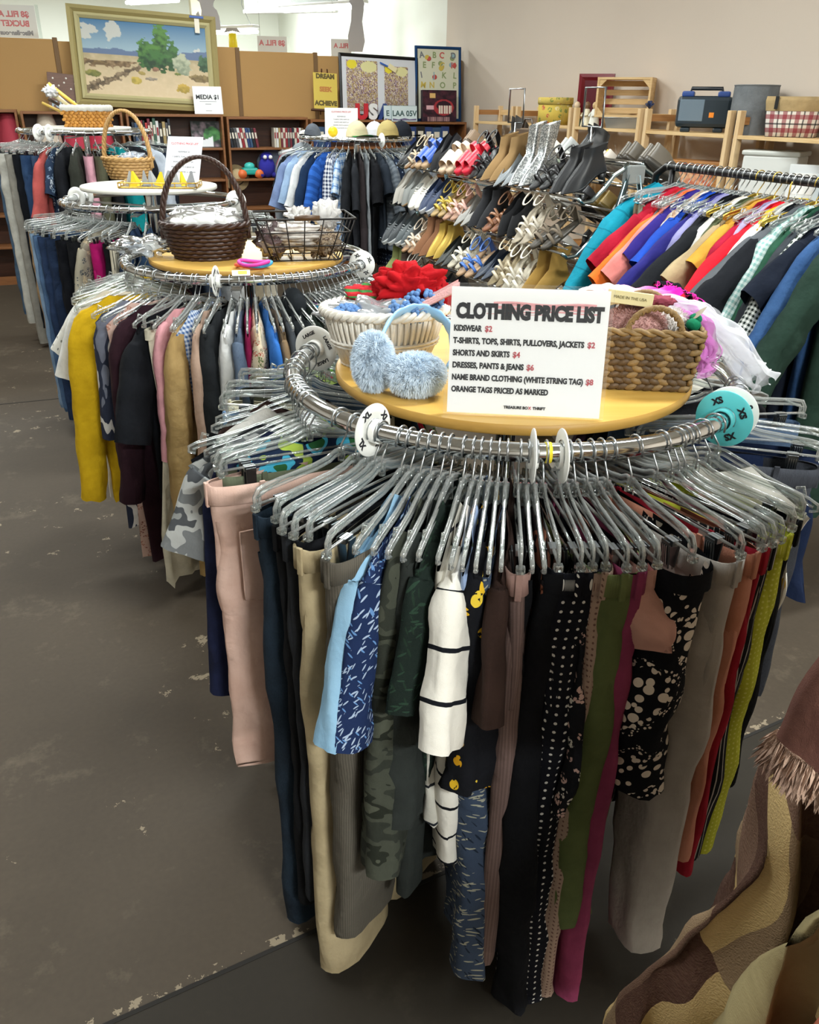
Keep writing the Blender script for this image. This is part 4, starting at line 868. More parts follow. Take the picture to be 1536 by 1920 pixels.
# ---- clothes on the front rack: (description, hanger end in the photo, kind, cloth, row of the hem, options)
W1 = 'on the front rack'
ZE = RK1.z - .117
C = cloth
NAVYP = sprig('1b2a4e', '9fb0c8', '5f86b8', .028, 1.1)
CAMO = blotch(((0, '2c2f29'), (.46, '3e4138'), (.55, '23261f'), (.62, '4a4d42')), 9.0, 2.0, 2.2)
GCAMO = blotch(((0, '6f7274'), (.45, 'a9abaa'), (.54, '4b4e52'), (.62, '8a8d8d')), 14.0)
FRONT = [
 ('white and green patterned top', 516, 668, 'shirt', floral('dfe4d6', ('58a03c', 'c83060', '3a8f5a'), .05, .45), 900, dict(sl='short')),
 ('bright green print top', 498, 682, 'shirt', floral('7fc04a', ('e8e8e0', '303a30', 'c43050'), .06, .4), 930, dict(sl='none')),
 ('red and green patterned blouse', 478, 694, 'shirt', floral('b8d070', ('d02848', '2a2a30'), .07, .5), 950, dict(sl='short')),
 ('slate blue sweater', 462, 706, 'shirt', C('44566a'), 1000, dict(sl='long')),
 ('dark olive skirt', 447, 716, 'skirt', C('3c3f34'), 1000, {}),
 ('cream twill trousers', 428, 741, 'pants', C('e2dcc2'), 1360, dict(hem=.09, pocket=True)),
 ('light blue jeans', 417, 762, 'pants', denim('5b7da6', '89a8c8'), 1380, dict(hem=.08)),
 ('dark brown ribbed sweater', 404, 784, 'shirt', stripes('33231f', '2a1c19', .01, .5), 1120, dict(sl='long')),
 ('black and white colour-block top', 398, 800, 'shirt', stripes('e4e2dc', '1a1c22', .22, .45), 1150, dict(sl='short')),
 ('black velvet top', 380, 836, 'shirt', C('17171d'), 1180, dict(sl='none', hl=.225)),
 ('grey camouflage tee', 388, 846, 'shirt', GCAMO, 1080, dict(sl='short', out=.01, W=.235, slen=.16)),
 ('navy knit cardigan', 392, 858, 'shirt', C('1d2340', '161a30'), 1360, dict(sl='long', slen=.52, out=.0)),
 ('tropical green and blue blouse', 402, 868, 'shirt', blotch(((0, '2a5a34'), (.44, '46a8c8'), (.5, '1c2a44'), (.58, 'a8c050')), 12.0), 1150, dict(sl='none', W=.17)),
 ('olive cargo trousers', 405, 876, 'pants', C('5d6350'), 1400, dict(hem=.1)),
 ('pale pink jeans with a back pocket', 411, 889, 'pants', C('d3b3a6', 'c5a294'), 1425, dict(hem=.10, knee=.085, pocket=True, W=.205, T=.03)),
 ('dark navy jeans', 475, 953, 'pants', denim('161c25', '273644'), 1790, dict(hem=.085, T=.03, pocket=True)),
 ('black dress trousers', 512, 974, 'pants', C('17181b'), 1700, dict(hem=.11)),
 ('charcoal slacks', 531, 992, 'pants', C('26282c'), 1690, dict(hem=.10)),
 ('black leggings', 553, 1001, 'pants', C('111216'), 1650, dict(hem=.06)),
 ('beige wide-leg chinos', 575, 1007, 'pants', C('a8997a', '9a8b6d'), 1836, dict(hem=.105, knee=.1, T=.038, W=.215)),
 ('grey-brown corduroy trousers', 611, 1040, 'pants', stripes('57524a', '4b473f', .006, .5, 0), 1770, dict(hem=.1, T=.032)),
 ('light blue short-sleeved tee', 665, 1026, 'shirt', C('8fb6d2', '83abc9'), 1655, dict(sl='short', slen=.30, sr=.085, T=.027)),
 ('navy palm-print shirt', 697, 1030, 'shirt', NAVYP, 1600, dict(sl='short', slen=.30, sr=.08, T=.025)),
 ('dark olive camouflage shirt', 727, 1034, 'shirt', CAMO, 1650, dict(sl='long', slen=.62, sr=.085, T=.032)),
 ('dark grey-green jacket', 757, 1038, 'jacket', C('2b2f2d'), 1700, dict(sl='long', slen=.5, T=.03)),
 ('black leaf-print blouse', 783, 1042, 'shirt', sprig('16201c', '24382c', '1c2c22', .035), 1500, dict(sl='short', T=.025)),
 ('off-white top with thin dark stripes', 820, 1048, 'shirt', stripes('b9b6ad', '23252b', .085, .07), 1540, dict(sl='none', T=.025, L=.62)),
 ('white ribbed tee with bold black stripes', 846, 1054, 'shirt', stripes('e6e2d9', '14161c', .075, .09), 1655, dict(sl='short', slen=.26, sr=.07, T=.028, out=.01)),
 ('pale blue floral blouse', 868, 1056, 'shirt', floral('93a8cc', ('d8a888', '5a6a50', 'e8dcc0'), .06, .35), 1400, dict(sl='none', T=.018)),
 ('black blouse with yellow flowers', 893, 1058, 'shirt', floral('14151a', ('e2b62c', 'd8a020', 'e8c840'), .040, .27, .7), 1480, dict(sl='long', slen=.40, sr=.075, T=.034, folds=1.3)),
 ('slate dress with a pale leaf sprig print', 917, 1060, 'dress', sprig('3d4a60', 'a9a896', '222c3c', .034), 1836, dict(sl='none', T=.048, flare=1.15, folds=1.5)),
 ('brown lace blouse', 940, 1061, 'shirt', C('33241f'), 1350, dict(sl='short', T=.02)),
 ('mauve corduroy trousers', 976, 1064, 'pants', stripes('74605c', '67544f', .006, .5, 0), 1815, dict(hem=.075, T=.024, wband='a08078')),
 ('black mesh top', 999, 1064, 'shirt', C('15161a'), 1500, dict(sl='none')),
 ('rust and black print blouse', 1022, 1064, 'shirt', blotch(((0, '1a1618'), (.5, '7a4a38'), (.6, '1a1618')), 14.0), 1480, dict(sl='none')),
 ('black maxi skirt', 1048, 1064, 'skirt', C('131418'), 1880, dict(T=.03)),
 ('black polka-dot trousers', 1090, 1062, 'pants', dots('14151c', 'd6d4ce', .017, .16), 1915, dict(hem=.1, T=.055, folds=1.3)),
 ('black and white flower-print skirt', 1112, 1062, 'skirt', floral('17181d', ('d8d4ca', 'c8a8a0'), .03, .4), 1500, dict(T=.016)),
 ('beige trousers with tiny brown dashes', 1138, 1062, 'pants', dots('a28a7c', '6a5048', .011, .2), 1880, dict(hem=.1, T=.026)),
 ('olive green jeans with an open waistband', 1176, 1064, 'pants', C('5d6840', '525c38'), 1750, dict(hem=.085, T=.052, rise=.24, wband='6a7448')),
 ('magenta slim trousers', 1206, 1062, 'pants', C('8a3a5a', '7a3350'), 1890, dict(hem=.07, T=.026)),
 ('rose satin skirt', 1232, 1056, 'skirt', C('c99a8e'), 1300, dict(L=.14, T=.02)),
 ('black and white pebble-print skirt', 1300, 1046, 'skirt', pebble('101116', 'd9cdbf', 42.0), 1490, dict(T=.055, flare=.95, W=.2, wmat=C('15161b'))),
 ('light grey skinny jeans', 1392, 1040, 'pants', C('a7a19b', '9a948e'), 1790, dict(hem=.06, knee=.075, T=.040)),
 ('salmon pink jeans', 1428, 1024, 'pants', C('bf8470', 'b2775f'), 1620, dict(hem=.07, T=.026)),
 ('red jersey trousers', 1446, 1016, 'pants', C('9c2030'), 1650, dict(hem=.08, T=.02)),
 ('black and white pinstripe trousers', 1460, 1008, 'pants', stripes('1a1a1e', 'b8b4ac', .012, .2, 0), 1620, dict(hem=.09, T=.024)),
 ('lime green dotted trousers', 1490, 990, 'pants', dots('b9bd3c', 'd2d46a', .011, .2), 1600, dict(hem=.085, T=.036)),
 ('black crepe trousers', 1508, 966, 'pants', C('131419'), 1480, dict(hem=.1, T=.024)),
 ('white top with yellow flowers', 1534, 948, 'shirt', floral('dcd9d0', ('c8a030', '4a5a3a'), .11, .22, .5), 1180, dict(sl='none', T=.03)),
 ('charcoal jeans', 1545, 862, 'pants', denim('2c2e34', '4a4d55'), 1300, dict(hem=.09, T=.03)),
 ('navy shorts', 1550, 838, 'skirt', C('1c2844'), 1000, dict(L=.34)),
 ('blue denim skirt', 1505, 778, 'skirt', denim('3a4c66', '5a708c'), 1000, dict(L=.4)),
 ('black blazer', 1440, 742, 'jacket', C('17181c'), 1100, dict(sl='long')),
 ('ivory lace top', 1390, 722, 'shirt', C('d8d4c8'), 900, dict(sl='none')),
 ('dark plum blouse', 1352, 708, 'shirt', C('3a2430'), 900, dict(sl='short')),
]
for i, (desc, ex, ey, kind, mat, hem, op) in enumerate(FRONT):
    op = dict(op); E = at_z(ex, ey, ZE); d = E - RK1.c; th = math.atan2(d.y, d.x); reach = Vector((d.x, d.y)).length - RK1.R
    hl = max(.17, min(.235, op.pop('hl', reach))); q = random.Random(100 + i)
    hk = 'clip' if kind in ('pants', 'skirt') else 'arm'
    zb = z_for(E.x, E.y, hem); top = RK1.z - (.138 if hk == 'clip' else .078)
    L = op.pop('L', None) or max(.25, min(1.1 if hk == 'clip' else 1.05, top - max(.03, zb)))
    wb = op.pop('wband', None)
    if kind == 'pants': parts = g_pants(mat, q, W=op.pop('W', hl - .008), L=L, wband=C(wb) if wb else None, nu=40, face=1 if th < R(-90) or th > R(90) else -1, **op)
    elif kind == 'skirt': parts = g_skirt(mat, q, W=op.pop('W', hl - .01), L=L, nu=48, nv=24, **op)
    else: parts = g_shirt(mat, q, W=op.pop('W', hl + .005), L=L, nu=44, nv=30, **op)
    hang(rackM(RK1, th), kind, desc, W1, hk, hl, parts, 'clothes ' + W1)

def rack_list(k, where, items, seed, hl=.2, nu=26, nv=14, sym=False):
    for i, (desc, deg, kind, mat, L, op) in enumerate(items):
        op = dict(op); q = random.Random(seed + i); h = op.pop('hl', hl); z0 = -.138 if kind in ('pants', 'skirt') else -.078
        L = min(L, k.z + z0 - .03)
        if kind == 'pants': parts = g_pants(mat, q, W=h - .01, L=L, nu=nu, band=False, **op)
        elif kind == 'skirt': parts = g_skirt(mat, q, W=h - .01, L=L, nu=nu, nv=nv, **op)
        else: parts = g_shirt(mat, q, W=h + .005, L=L, nu=nu, nv=nv, **op)
        hang(rackM(k, R(deg), q.uniform(-.05, .05)), kind, desc, where, 'clip' if kind in ('pants', 'skirt') else 'arm', h, parts, 'clothes ' + where)
W2 = 'on the second round rack'
rack_list(RK2, W2, [
 ('maroon plaid shirt', -196, 'shirt', plaid('4a2a34', '2a2430', '8a7a6a', .06), .62, dict(sl='long')),
 ('olive knit sweater', -188, 'shirt', C('5c6650'), .6, dict(sl='long')),
 ('black cotton shirt', -180, 'shirt', C('191b1e'), .75, dict(sl='short')),
 ('white dotted lace blouse', -172, 'shirt', dots('dfded6', '8a8a84', .03, .15), .55, dict(sl='short', out=.03)),
 ('sage green blouse', -167, 'shirt', C('76816a'), .72, dict(sl='none')),
 ('white cotton tee', -161, 'shirt', C('e2e2de'), .6, dict(sl='short', slen=.26, sr=.065)),
 ('long cream tunic', -155, 'dress', C('ddd8cc'), .85, dict(sl='none')),
 ('mustard yellow cardigan', -145, 'shirt', C('c9a41c', 'b89414'), .80, dict(sl='long', slen=.70, sr=.075, T=.040, hl=.21)),
 ('navy and white abstract dress', -134, 'dress', blotch(((0, '2b3040'), (.48, 'c4c2be'), (.53, '2b3040'), (.6, '6a6e7c')), 7.0, 3.0, .4), .88, dict(sl='long', slen=.4, T=.03)),
 ('dusty pink lace dress', -128, 'dress', floral('c8a89c', ('a87868', '8a5a50'), .03, .5), 1.0, dict(sl='none')),
 ('burgundy long-sleeved dress', -122, 'dress', C('2e1a22', '26141c'), .98, dict(sl='long', slen=.62, T=.03)),
 ('black short-sleeved tee', -115, 'shirt', C('16181d'), .70, dict(sl='short', slen=.36, sr=.085, T=.032)),
 ('cream long skirt', -110.5, 'skirt', C('d6d0bc'), .95, dict(T=.02)),
 ('pink cotton shirt', -108, 'shirt', C('d59aa2'), .62, dict(sl='long', slen=.42)),
 ('tan long coat', -103, 'jacket', C('a58a5c', '967b4e'), 1.0, dict(sl='long', slen=.72, T=.034)),
 ('blue gingham shirt', -101, 'shirt', gingham('c8d2e0', '3f5f94', .014), .36, dict(sl='none', T=.026)),
 ('pale pinkish beige sweater', -96.5, 'shirt', C('b99c8a'), .66, dict(sl='long', slen=.52)),
 ('fuzzy charcoal coat', -92.5, 'jacket', C('25282b', '1b1d20'), .9, dict(sl='long', slen=.5, T=.036)),
 ('white eyelet blouse', -87, 'shirt', C('dcdcda', 'd0d0d0'), .55, dict(sl='long', slen=.36, sr=.07, T=.030)),
 ('slate denim shirt', -83, 'shirt', denim('4a566a', '68788e'), .6, dict(sl='short')),
 ('raspberry pink shirt', -80.5, 'shirt', C('a8285c'), .55, dict(sl='none', T=.02)),
 ('cream floral blouse', -77, 'shirt', floral('dccbb0', ('b85848', '4a4a3a', 'c88a70', '6a7a4a'), .022, .5), .5, dict(sl='long', slen=.3, T=.027)),
 ('bright blue tee', -73, 'shirt', C('3570c0'), .52, dict(sl='short', slen=.3)),
 ('tan print top', -70, 'shirt', C('8a7358'), .5, dict(sl='short')),
 ('dark grey sweater', -67.5, 'shirt', C('44484e'), .6, dict(sl='long')),
 ('black hoodie', -64, 'jacket', C('202428'), .6, dict(sl='long', T=.032, hood=True)),
 ('charcoal zip jacket', -61, 'jacket', C('282d31'), .6, dict(sl='long')),
 ('dark green shirt', -58, 'shirt', C('2c3630'), .6, dict(sl='short')),
 ('olive grey shirt', -55.5, 'shirt', C('565a4c'), .6, dict(sl='short')),
 ('bright patchwork print shirt', -52, 'shirt', blotch(((0, '2a6ac0'), (.4, 'd83040'), (.47, '1c2a6a'), (.52, '40a060'), (.57, '30a0d0'), (.64, 'e06030')), 11.0, 1.0), .55, dict(sl='short', slen=.3, T=.026)),
 ('violet tee', -49, 'shirt', C('8a3a9c'), .6, dict(sl='short')),
 ('mustard tank top', -46.5, 'shirt', C('a08040'), .5, dict(sl='none')),
 ('white tank top', -44, 'shirt', C('dedcd4'), .5, dict(sl='none')),
 ('black wool jacket', -41, 'jacket', C('24282b'), .6, dict(sl='long', T=.032)),
 ('light grey sweater', -37.5, 'shirt', C('9a9e9e'), .55, dict(sl='long')),
 ('teal cotton tee', -34, 'shirt', C('3f9c8e'), .55, dict(sl='short')),
 ('blue denim jacket', -30, 'jacket', denim('4d6f98', '7595b8'), .5, dict(sl='long')),
 ('indigo tee', -26, 'shirt', C('3a2f7c'), .55, dict(sl='short')),
 ('rust brown cardigan', -21, 'shirt', C('8a5c3c'), .6, dict(sl='long')),
 ('black tank top', -15, 'shirt', C('1b1d22'), .6, dict(sl='none')),
 ('grey marl sweater', -7, 'shirt', C('8a8c8e'), .6, dict(sl='long')),
 ('white blouse', 2, 'shirt', C('d4d6d4'), .55, dict(sl='long')),
], 300)
W3 = 'on the third round rack'
rack_list(RK3, W3, [
 ('grey sweatpants', -178, 'pants', C('6a6c70'), .9, {}),
 ('tan chino trousers', -157, 'pants', C('a58a68'), .9, {}),
 ('faded light blue jeans', -150, 'pants', denim('6a86a6', '93abc4'), .95, {}),
 ('mid-blue jeans', -143, 'pants', denim('3a5478', '5a7698'), .95, {}),
 ('navy jeans', -136, 'pants', denim('1e2c44', '33466a'), .98, dict(T=.035)),
 ('dark blue jeans', -128, 'pants', denim('182438', '2a3a58'), 1.0, dict(T=.035)),
 ('black jeans', -120, 'pants', C('14161c'), 1.0, dict(T=.035)),
 ('black corduroys', -113, 'pants', C('181a1e'), 1.0, dict(T=.035)),
 ('grey floral blouse', -106, 'shirt', floral('8a8474', ('3a4048', 'b8a888'), .03, .5), .6, dict(sl='short')),
 ('hot magenta trousers', -101, 'pants', C('b01868'), .9, dict(T=.03)),
 ('black knit trousers', -96, 'pants', C('15161a'), .9, {}),
 ('cream striped trousers', -93, 'pants', stripes('d0c8b4', '3a3830', .02, .2, 0), .9, dict(T=.02)),
 ('navy cable sweater', -87, 'shirt', C('1f3048', '17263c'), .62, dict(sl='long', T=.04)),
 ('dark blue fleece', -78, 'shirt', C('223650'), .62, dict(sl='long', T=.04)),
 ('slate skirt', -68, 'skirt', C('3a424e'), .6, {}),
 ('black velour trousers', -58, 'pants', C('17181c'), .95, {}),
 ('blue grey jeans', -48, 'pants', denim('3f4f66', '5f6f88'), .95, {}),
 ('white jeans', -30, 'pants', C('d6d6d2'), .9, {}),
 ('beige slacks', -15, 'pants', C('b0a48e'), .9, {}),
 ('pale linen trousers', 5, 'pants', C('cbc4b4'), .9, {}),
 ('dark grey trousers', 25, 'pants', C('3c3e42'), .9, {}),
], 400, .2, 22, 12)
W4 = 'on the tall back left rack'
rack_list(RK4, W4, [
 ('pale blush dress', -168, 'dress', C('b8a4a0'), 1.25, dict(sl='none')),
 ('slate blue jeans', -150, 'pants', denim('3c5064', '58708a'), 1.15, dict(T=.04)),
 ('white painter trousers', -140, 'pants', C('c9c8c0'), 1.2, dict(T=.03)),
 ('soft grey long trousers', -128, 'pants', C('97948c'), 1.35, dict(T=.035, hem=.09)),
 ('black long jeans', -119, 'pants', C('16191f'), 1.2, dict(T=.04)),
 ('deep blue jeans', -112, 'pants', denim('22385a', '3a5478'), 1.15, dict(T=.04)),
 ('faded navy jeans', -105, 'pants', denim('2c3c58', '465a78'), 1.2, dict(T=.03)),
 ('coral red tee', -99, 'shirt', C('a8504c'), .75, dict(sl='short', slen=.4, sr=.08, T=.03)),
 ('blue floral blouse', -94, 'shirt', floral('26344a', ('8aa0b8', 'b8c0c8'), .03, .45), .6, dict(sl='short', T=.025)),
 ('black long-sleeved shirt', -88, 'shirt', C('191b20'), .75, dict(sl='long', T=.035)),
 ('dark olive jacket', -79, 'jacket', C('32342e'), .78, dict(sl='long', T=.045)),
 ('baby pink trousers', -71, 'pants', C('dca6b4', 'd098a8'), .95, dict(T=.035)),
 ('olive corduroy trousers', -63, 'pants', stripes('5a5a48', '4e4e3e', .008, .5, 0), .8, dict(T=.04)),
 ('black wool trousers', -55, 'pants', C('1a1c1f'), .9, dict(T=.035)),
 ('teal satin robe with white blossoms', -45, 'dress', floral('0f7f84', ('c8e0dc', '0a5a60'), .07, .35), .85, dict(sl='long', T=.05)),
 ('black puffer jacket', -30, 'jacket', C('1a1c22'), .6, dict(sl='long', T=.05)),
 ('white padded jacket', -18, 'jacket', C('b8c0cc'), .6, dict(sl='long', T=.05)),
 ('navy work trousers', -6, 'pants', C('1d2636'), 1.0, {}),
 ('charcoal dress', 8, 'dress', C('2b2d32'), 1.0, dict(sl='none')),
], 500, .2, 22, 12)
W5 = 'on the rack with caps'
rack_list(RK5, W5, [
 ('red sweatshirt', -178, 'shirt', C('b83040'), .66, dict(sl='long')),
 ('grey fleece hoodie', -164, 'jacket', C('8a9096'), .7, dict(sl='long', T=.045, hood=True)),
 ('black polo shirt', -156, 'shirt', C('1b1e22'), .75, dict(sl='short')),
 ('dusty periwinkle tee', -148, 'shirt', C('7d90b8'), .7, dict(sl='short', slen=.38, sr=.09, T=.035)),
 ('sky blue tee', -140, 'shirt', C('9ab4d4'), .7, dict(sl='short', slen=.34, sr=.08, T=.03)),
 ('white long tee', -131, 'shirt', C('e0e2e4'), .9, dict(sl='short', slen=.36, sr=.09, T=.035)),
 ('navy polo shirt', -123, 'shirt', C('1f3350'), .8, dict(sl='short', slen=.4, sr=.09, T=.03)),
 ('cobalt blue shirt', -116, 'shirt', stripes('2f62b8', '24509c', .05, .5), .72, dict(sl='short', slen=.4, sr=.08, T=.03)),
 ('navy and white gingham shirt', -107, 'shirt', gingham('dfe2e8', '2a3658', .028), .88, dict(sl='long', slen=.6, T=.04)),
 ('light blue plaid shirt', -100, 'shirt', plaid('8fb4e0', 'd8e4f0', '3f6cb0', .06), .7, dict(sl='short', T=.025)),
 ('black graphic tee', -94, 'shirt', C('1c1e22'), .72, dict(sl='short', slen=.36, sr=.08, T=.03)),
 ('charcoal tee', -88, 'shirt', C('25272c'), .72, dict(sl='short', slen=.36, sr=.08, T=.03)),
 ('brown ribbed polo', -82.5, 'shirt', C('3b3436'), .8, dict(sl='none', T=.03)),
 ('silver grey tee', -78, 'shirt', C('9aa0a6'), .8, dict(sl='none', T=.02)),
 ('black shirt with a pink hibiscus', -73, 'shirt', C('17181c'), .85, dict(sl='short', slen=.3, T=.04)),
 ('dark slate shirt', -66, 'shirt', C('2b323c'), .75, dict(sl='short', T=.03)),
 ('grey striped shirt', -60, 'shirt', stripes('6d747c', '59616a', .03, .5), .75, dict(sl='short', slen=.38, sr=.08, T=.03)),
 ('navy dotted shirt', -54, 'shirt', dots('1c2638', '8c9cb4', .035, .15), .9, dict(sl='short', T=.03)),
 ('heather grey tee', -47, 'shirt', C('82888e'), .98, dict(sl='short', slen=.4, sr=.08, T=.035)),
 ('pewter grey tee', -40, 'shirt', C('6a7078'), .9, dict(sl='short', slen=.4, T=.03)),
 ('cream long sleeve shirt', -32, 'shirt', C('d8c4a8'), .9, dict(sl='long', slen=.66, sr=.06, T=.035)),
 ('blue-grey sweatshirt', -22, 'shirt', C('8892a0'), .95, dict(sl='long', T=.04)),
 ('pale grey cardigan', -10, 'shirt', C('989ea6'), .95, dict(sl='long', T=.045)),
 ('steel grey jumper', 6, 'shirt', C('7c848c'), .95, dict(sl='long', T=.045)),
 ('grey zip jumper', 22, 'shirt', C('737a82'), .9, dict(sl='long', T=.045)),
], 600, .2, 22, 12)
# ------------------------------------------------------------------ shoe rack and shoes
AP = (-1.887, 1.45)                         # apex of the A-frame: u, z
V0, V1 = -5.856, -3.45
TIERS = [(-2.19, 1.317), (-2.25, 1.066), (-2.33, .815), (-2.41, .565)]
SH_D, SH_R = .265, .155                      # depth and rise of a sloping shelf
t = thing('shoe_rack', 'long chrome A-frame shoe rack with four sloping wire tiers', 'shoe rack')
for v in (V0, V1):
    for u0 in (-2.29, -1.48):
        MB().tube([rm(u0, v, .012), rm(AP[0] + (.03 if u0 > -1.9 else -.03), v, AP[1] - .03)], .021, 8, sq=(1.3, .7)).build('leg', plain('7d98a2', .16, 1.0, 'tinted_chrome'), t)
    MB().box(rm(AP[0], v, AP[1] - .03), (.10, .05, .085), rot=Matrix.Rotation(PHI, 3, 'Z'), bev=.008).build('corner_bracket', clear_plastic('c8d0d2', .22, .7), t)
for sd in (-1, 1):
    for k, (u, z) in enumerate(TIERS):
        uu = lambda x: AP[0] + (AP[0] - x) if sd > 0 else x
        mb = MB()
        for f in (0, .12, .5, 1.0): mb.tube([rm(uu(u + SH_D * f), V0, z + SH_R * f), rm(uu(u + SH_D * f), V1, z + SH_R * f)], .0065 if f in (0, 1.0) else .004, 6)
        mb.build('shelf_rails', CHROME, t)
        for v in (V0, V1):
            P = [(u, z), (u + .03, z - .02), (u + .08, z - .012), (u + .14, z + .04), (u + .19, z + .10), (u + .24, z + .125), (u + SH_D, z + SH_R)]
            MB().tube([rm(uu(a), v, b) for a, b in P], .011, 8).build('end_arm', plain('9fb0b6', .14, 1.0, 'chrome_arm'), t)
MB().tube([rm(AP[0] + .02, V0, AP[1] + .005), rm(AP[0] + .02, V1, AP[1] + .005)], .007, 6).build('top_rail', CHROME, t)
for k, v in enumerate((-4.62, -5.45)):      # card holders on poles above the rack
    MB().tube([rm(AP[0], v, AP[1]), rm(AP[0], v, 1.62)], .006, 6).tube([rm(AP[0], v - .09, 1.62), rm(AP[0], v + .09, 1.62), rm(AP[0], v + .09, 1.80), rm(AP[0], v - .09, 1.80)], .006, 6, closed=True).build('card_holder', STEEL, t)

def outline(L, w, n=28, point=0.0):
    P = []
    for i in range(n):
        a = 2 * PI * i / n; c, s = math.cos(a), math.sin(a); x = L / 2 - L / 2 * c; f = x / L
        hw = w * (.62 + .38 * min(1, max(0, (f - .15) / .5))) if f < .7 else w * (1 - point * (f - .7) / .3 * .5)
        P.append((x, hw * sgnpow(s, .75 if f < .75 else .75 + point * .6)))
    return P
def shoe_parts(kind):
    """list of (part name, mesh builder, slot); toe at +x, heel at 0, up is z"""
    hz = {'pump': .065, 'flat': .008, 'sandal': .012, 'heel_sandal': .06, 'slide': .03, 'boot': .035, 'bootie': .045, 'sneaker': .022, 'clog': .028, 'wedge': .06, 'glitter': .05}[kind]
    L = .25; w = .042 if kind not in ('sneaker', 'clog', 'slide') else .048; pt = {'pump': .9, 'flat': .7, 'boot': .8, 'glitter': .7, 'bootie': .4}.get(kind, .15)
    O = outline(L, w, 28, pt)
    def zs(x): f = max(0, min(1, (.17 - x) / .12)); return .006 + hz * f * f * (3 - 2 * f) if kind not in ('sneaker', 'clog', 'slide', 'sandal', 'flat') else .006 + (hz * .55 if kind != 'flat' else 0)
    st = {'sneaker': .026, 'clog': .026, 'slide': .032, 'sandal': .014, 'wedge': .012}.get(kind, .006)
    sole = MB(); A = [Vector((x, y, zs(x) - st * .5)) for x, y in O]; B = [Vector((x, y, zs(x) + st * .5)) for x, y in O]
    if kind == 'wedge': A = [Vector((x, y, .0)) for x, y in O]
    sole.loft([A, B], cap0=True, cap1=True); parts = [('sole', sole, 1)]
    top = {'pump': (.16, .045, .02), 'flat': (.155, .045, .02), 'sneaker': (.13, .075, .05), 'clog': (.115, .075, .06), 'boot': (.10, .155, .155), 'bootie': (.11, .125, .12), 'glitter': (.10, .20, .20), 'wedge': (.16, .05, .03)}.get(kind)
    if top:
        up = MB(); tx, hh, fh = top; rings = []
        for f in (0, .3, .65, 1.0):
            l = []
            for x, y in O:
                X = x * (1 - f) + (x / L * tx + .012) * f if f else x
                Y = y * (1 + .10 * math.sin(PI * f)) * (1 - .30 * f); base = zs(x) + st * .5
                H = hh + (fh - hh) * min(1, x / L * 1.1)
                if kind in ('boot', 'bootie', 'glitter'): H = .075 + .01 * f
                X2 = X if f < 1 else (x / L * tx + .010)
                g = f if x < .1 else f ** .7
                l.append(Vector((X2 if f else x, Y, base + (zs(.03) - zs(x)) * f * .75 + H * g)))
            rings.append(l)
        if kind in ('boot', 'bootie', 'glitter'):
            for e in ((.35, .7, 1.0)):
                l = []
                for x, y in O: l.append(Vector(((x / L * (tx + .012 * e)) + .006 - .012 * e - (hh - .085) * e * .38, y * .70 * (1 + .14 * e), zs(.03) + .085 + (hh - .085) * e)))
                rings.append(l)
        up.loft(rings); parts.append(('upper', up, 0))
        ins = MB(); ins.loft([[Vector((x * .97 + .004, y * .92, zs(x) + st * .5 + .003)) for x, y in O]], cap1=True); parts.append(('insole', ins, 2))
    if kind in ('pump', 'heel_sandal', 'boot', 'bootie', 'glitter'):
        h = MB(); r = .011 if kind in ('pump',) else .02
        h.loft([[Vector((.032 + rr * math.cos(a), rr * 1.05 * math.sin(a), z)) for a in [2 * PI * k / 12 for k in range(12)]] for rr, z in ((r * .8, 0), (r * .85, hz * .5), (.026, hz))], cap0=True, cap1=True); parts.append(('heel', h, 1))
    if kind == 'sneaker':
        m = MB()
        for k in range(4): x = .125 + k * .016; m.tube([(x, -.022, .088 - k * .009), (x + .004, 0, .096 - k * .009), (x, .022, .088 - k * .009)], .0028, 5)
        parts.append(('laces', m, 2))
        m = MB(); m.loft([[Vector((x, y * 1.02, z)) for x, y in O] for z in (.004, .024)]); parts.append(('foxing', m, 1))
    def band(x, h, w_, lean=0.0, wid=.012):
        return MB().tube([(x + lean * math.cos(a), w_ * math.cos(a), zs(x) + h * math.sin(a)) for a in [PI * k / 10 for k in range(11)]], wid, 6, sq=(.22, 1.0))
    if kind in ('sandal', 'heel_sandal'):
        for x, h, ww, ln, wd in ((.185, .045, .042, .008, .010), (.155, .052, .041, -.012, .009), (.125, .058, .038, .014, .008)): parts.append(('strap', band(x, h, ww, ln, wd), 0))
        m = MB(); m.tube([(.05 + .042 * math.cos(a), .033 * math.sin(a), zs(.03) + .075 - .012 * math.cos(a)) for a in [2 * PI * k / 18 for k in range(18)]], .007, 6, closed=True, sq=(.3, 1)); parts.append(('ankle_strap', m, 0))
        m = MB(); m.grid(lambda u, v: (.012 + .012 * (1 - abs(2 * u - 1)) * -1 + .02 * (1 - v) * abs(2 * u - 1), .03 * (2 * u - 1), zs(.02) + .075 * v), 8, 3); parts.append(('heel_counter', m, 0))
    if kind == 'slide':
        m = MB(); m.grid(lambda u, v: (.12 + .09 * v - .01 * math.sin(PI * u), .05 * math.cos(PI * u), zs(.15) + .008 + (.062 - .014 * v) * math.sin(PI * u) ** .7), 14, 5); parts.append(('strap', m, 0))
        m = MB(); m.grid(lambda u, v: (.045 + .03 * v, .05 * math.cos(PI * u), zs(.15) + .008 + .075 * math.sin(PI * u) ** .7), 12, 3); parts.append(('strap', m, 0))
    return parts
SHOE = {}
def shoe(kind, mats, M, label, group, mirror=False):
    if kind not in SHOE: SHOE[kind] = [(n, mb.mesh(n, BLACK), s) for n, mb, s in shoe_parts(kind)]
    t = thing(SNAME[kind], label, SCAT[kind], M, group)
    for n, me, s in SHOE[kind]:
        o = bpy.data.objects.new(n, me); COL.objects.link(o); o.parent = t
        o.material_slots[0].link = 'OBJECT'; o.material_slots[0].material = mats[s]
    return t
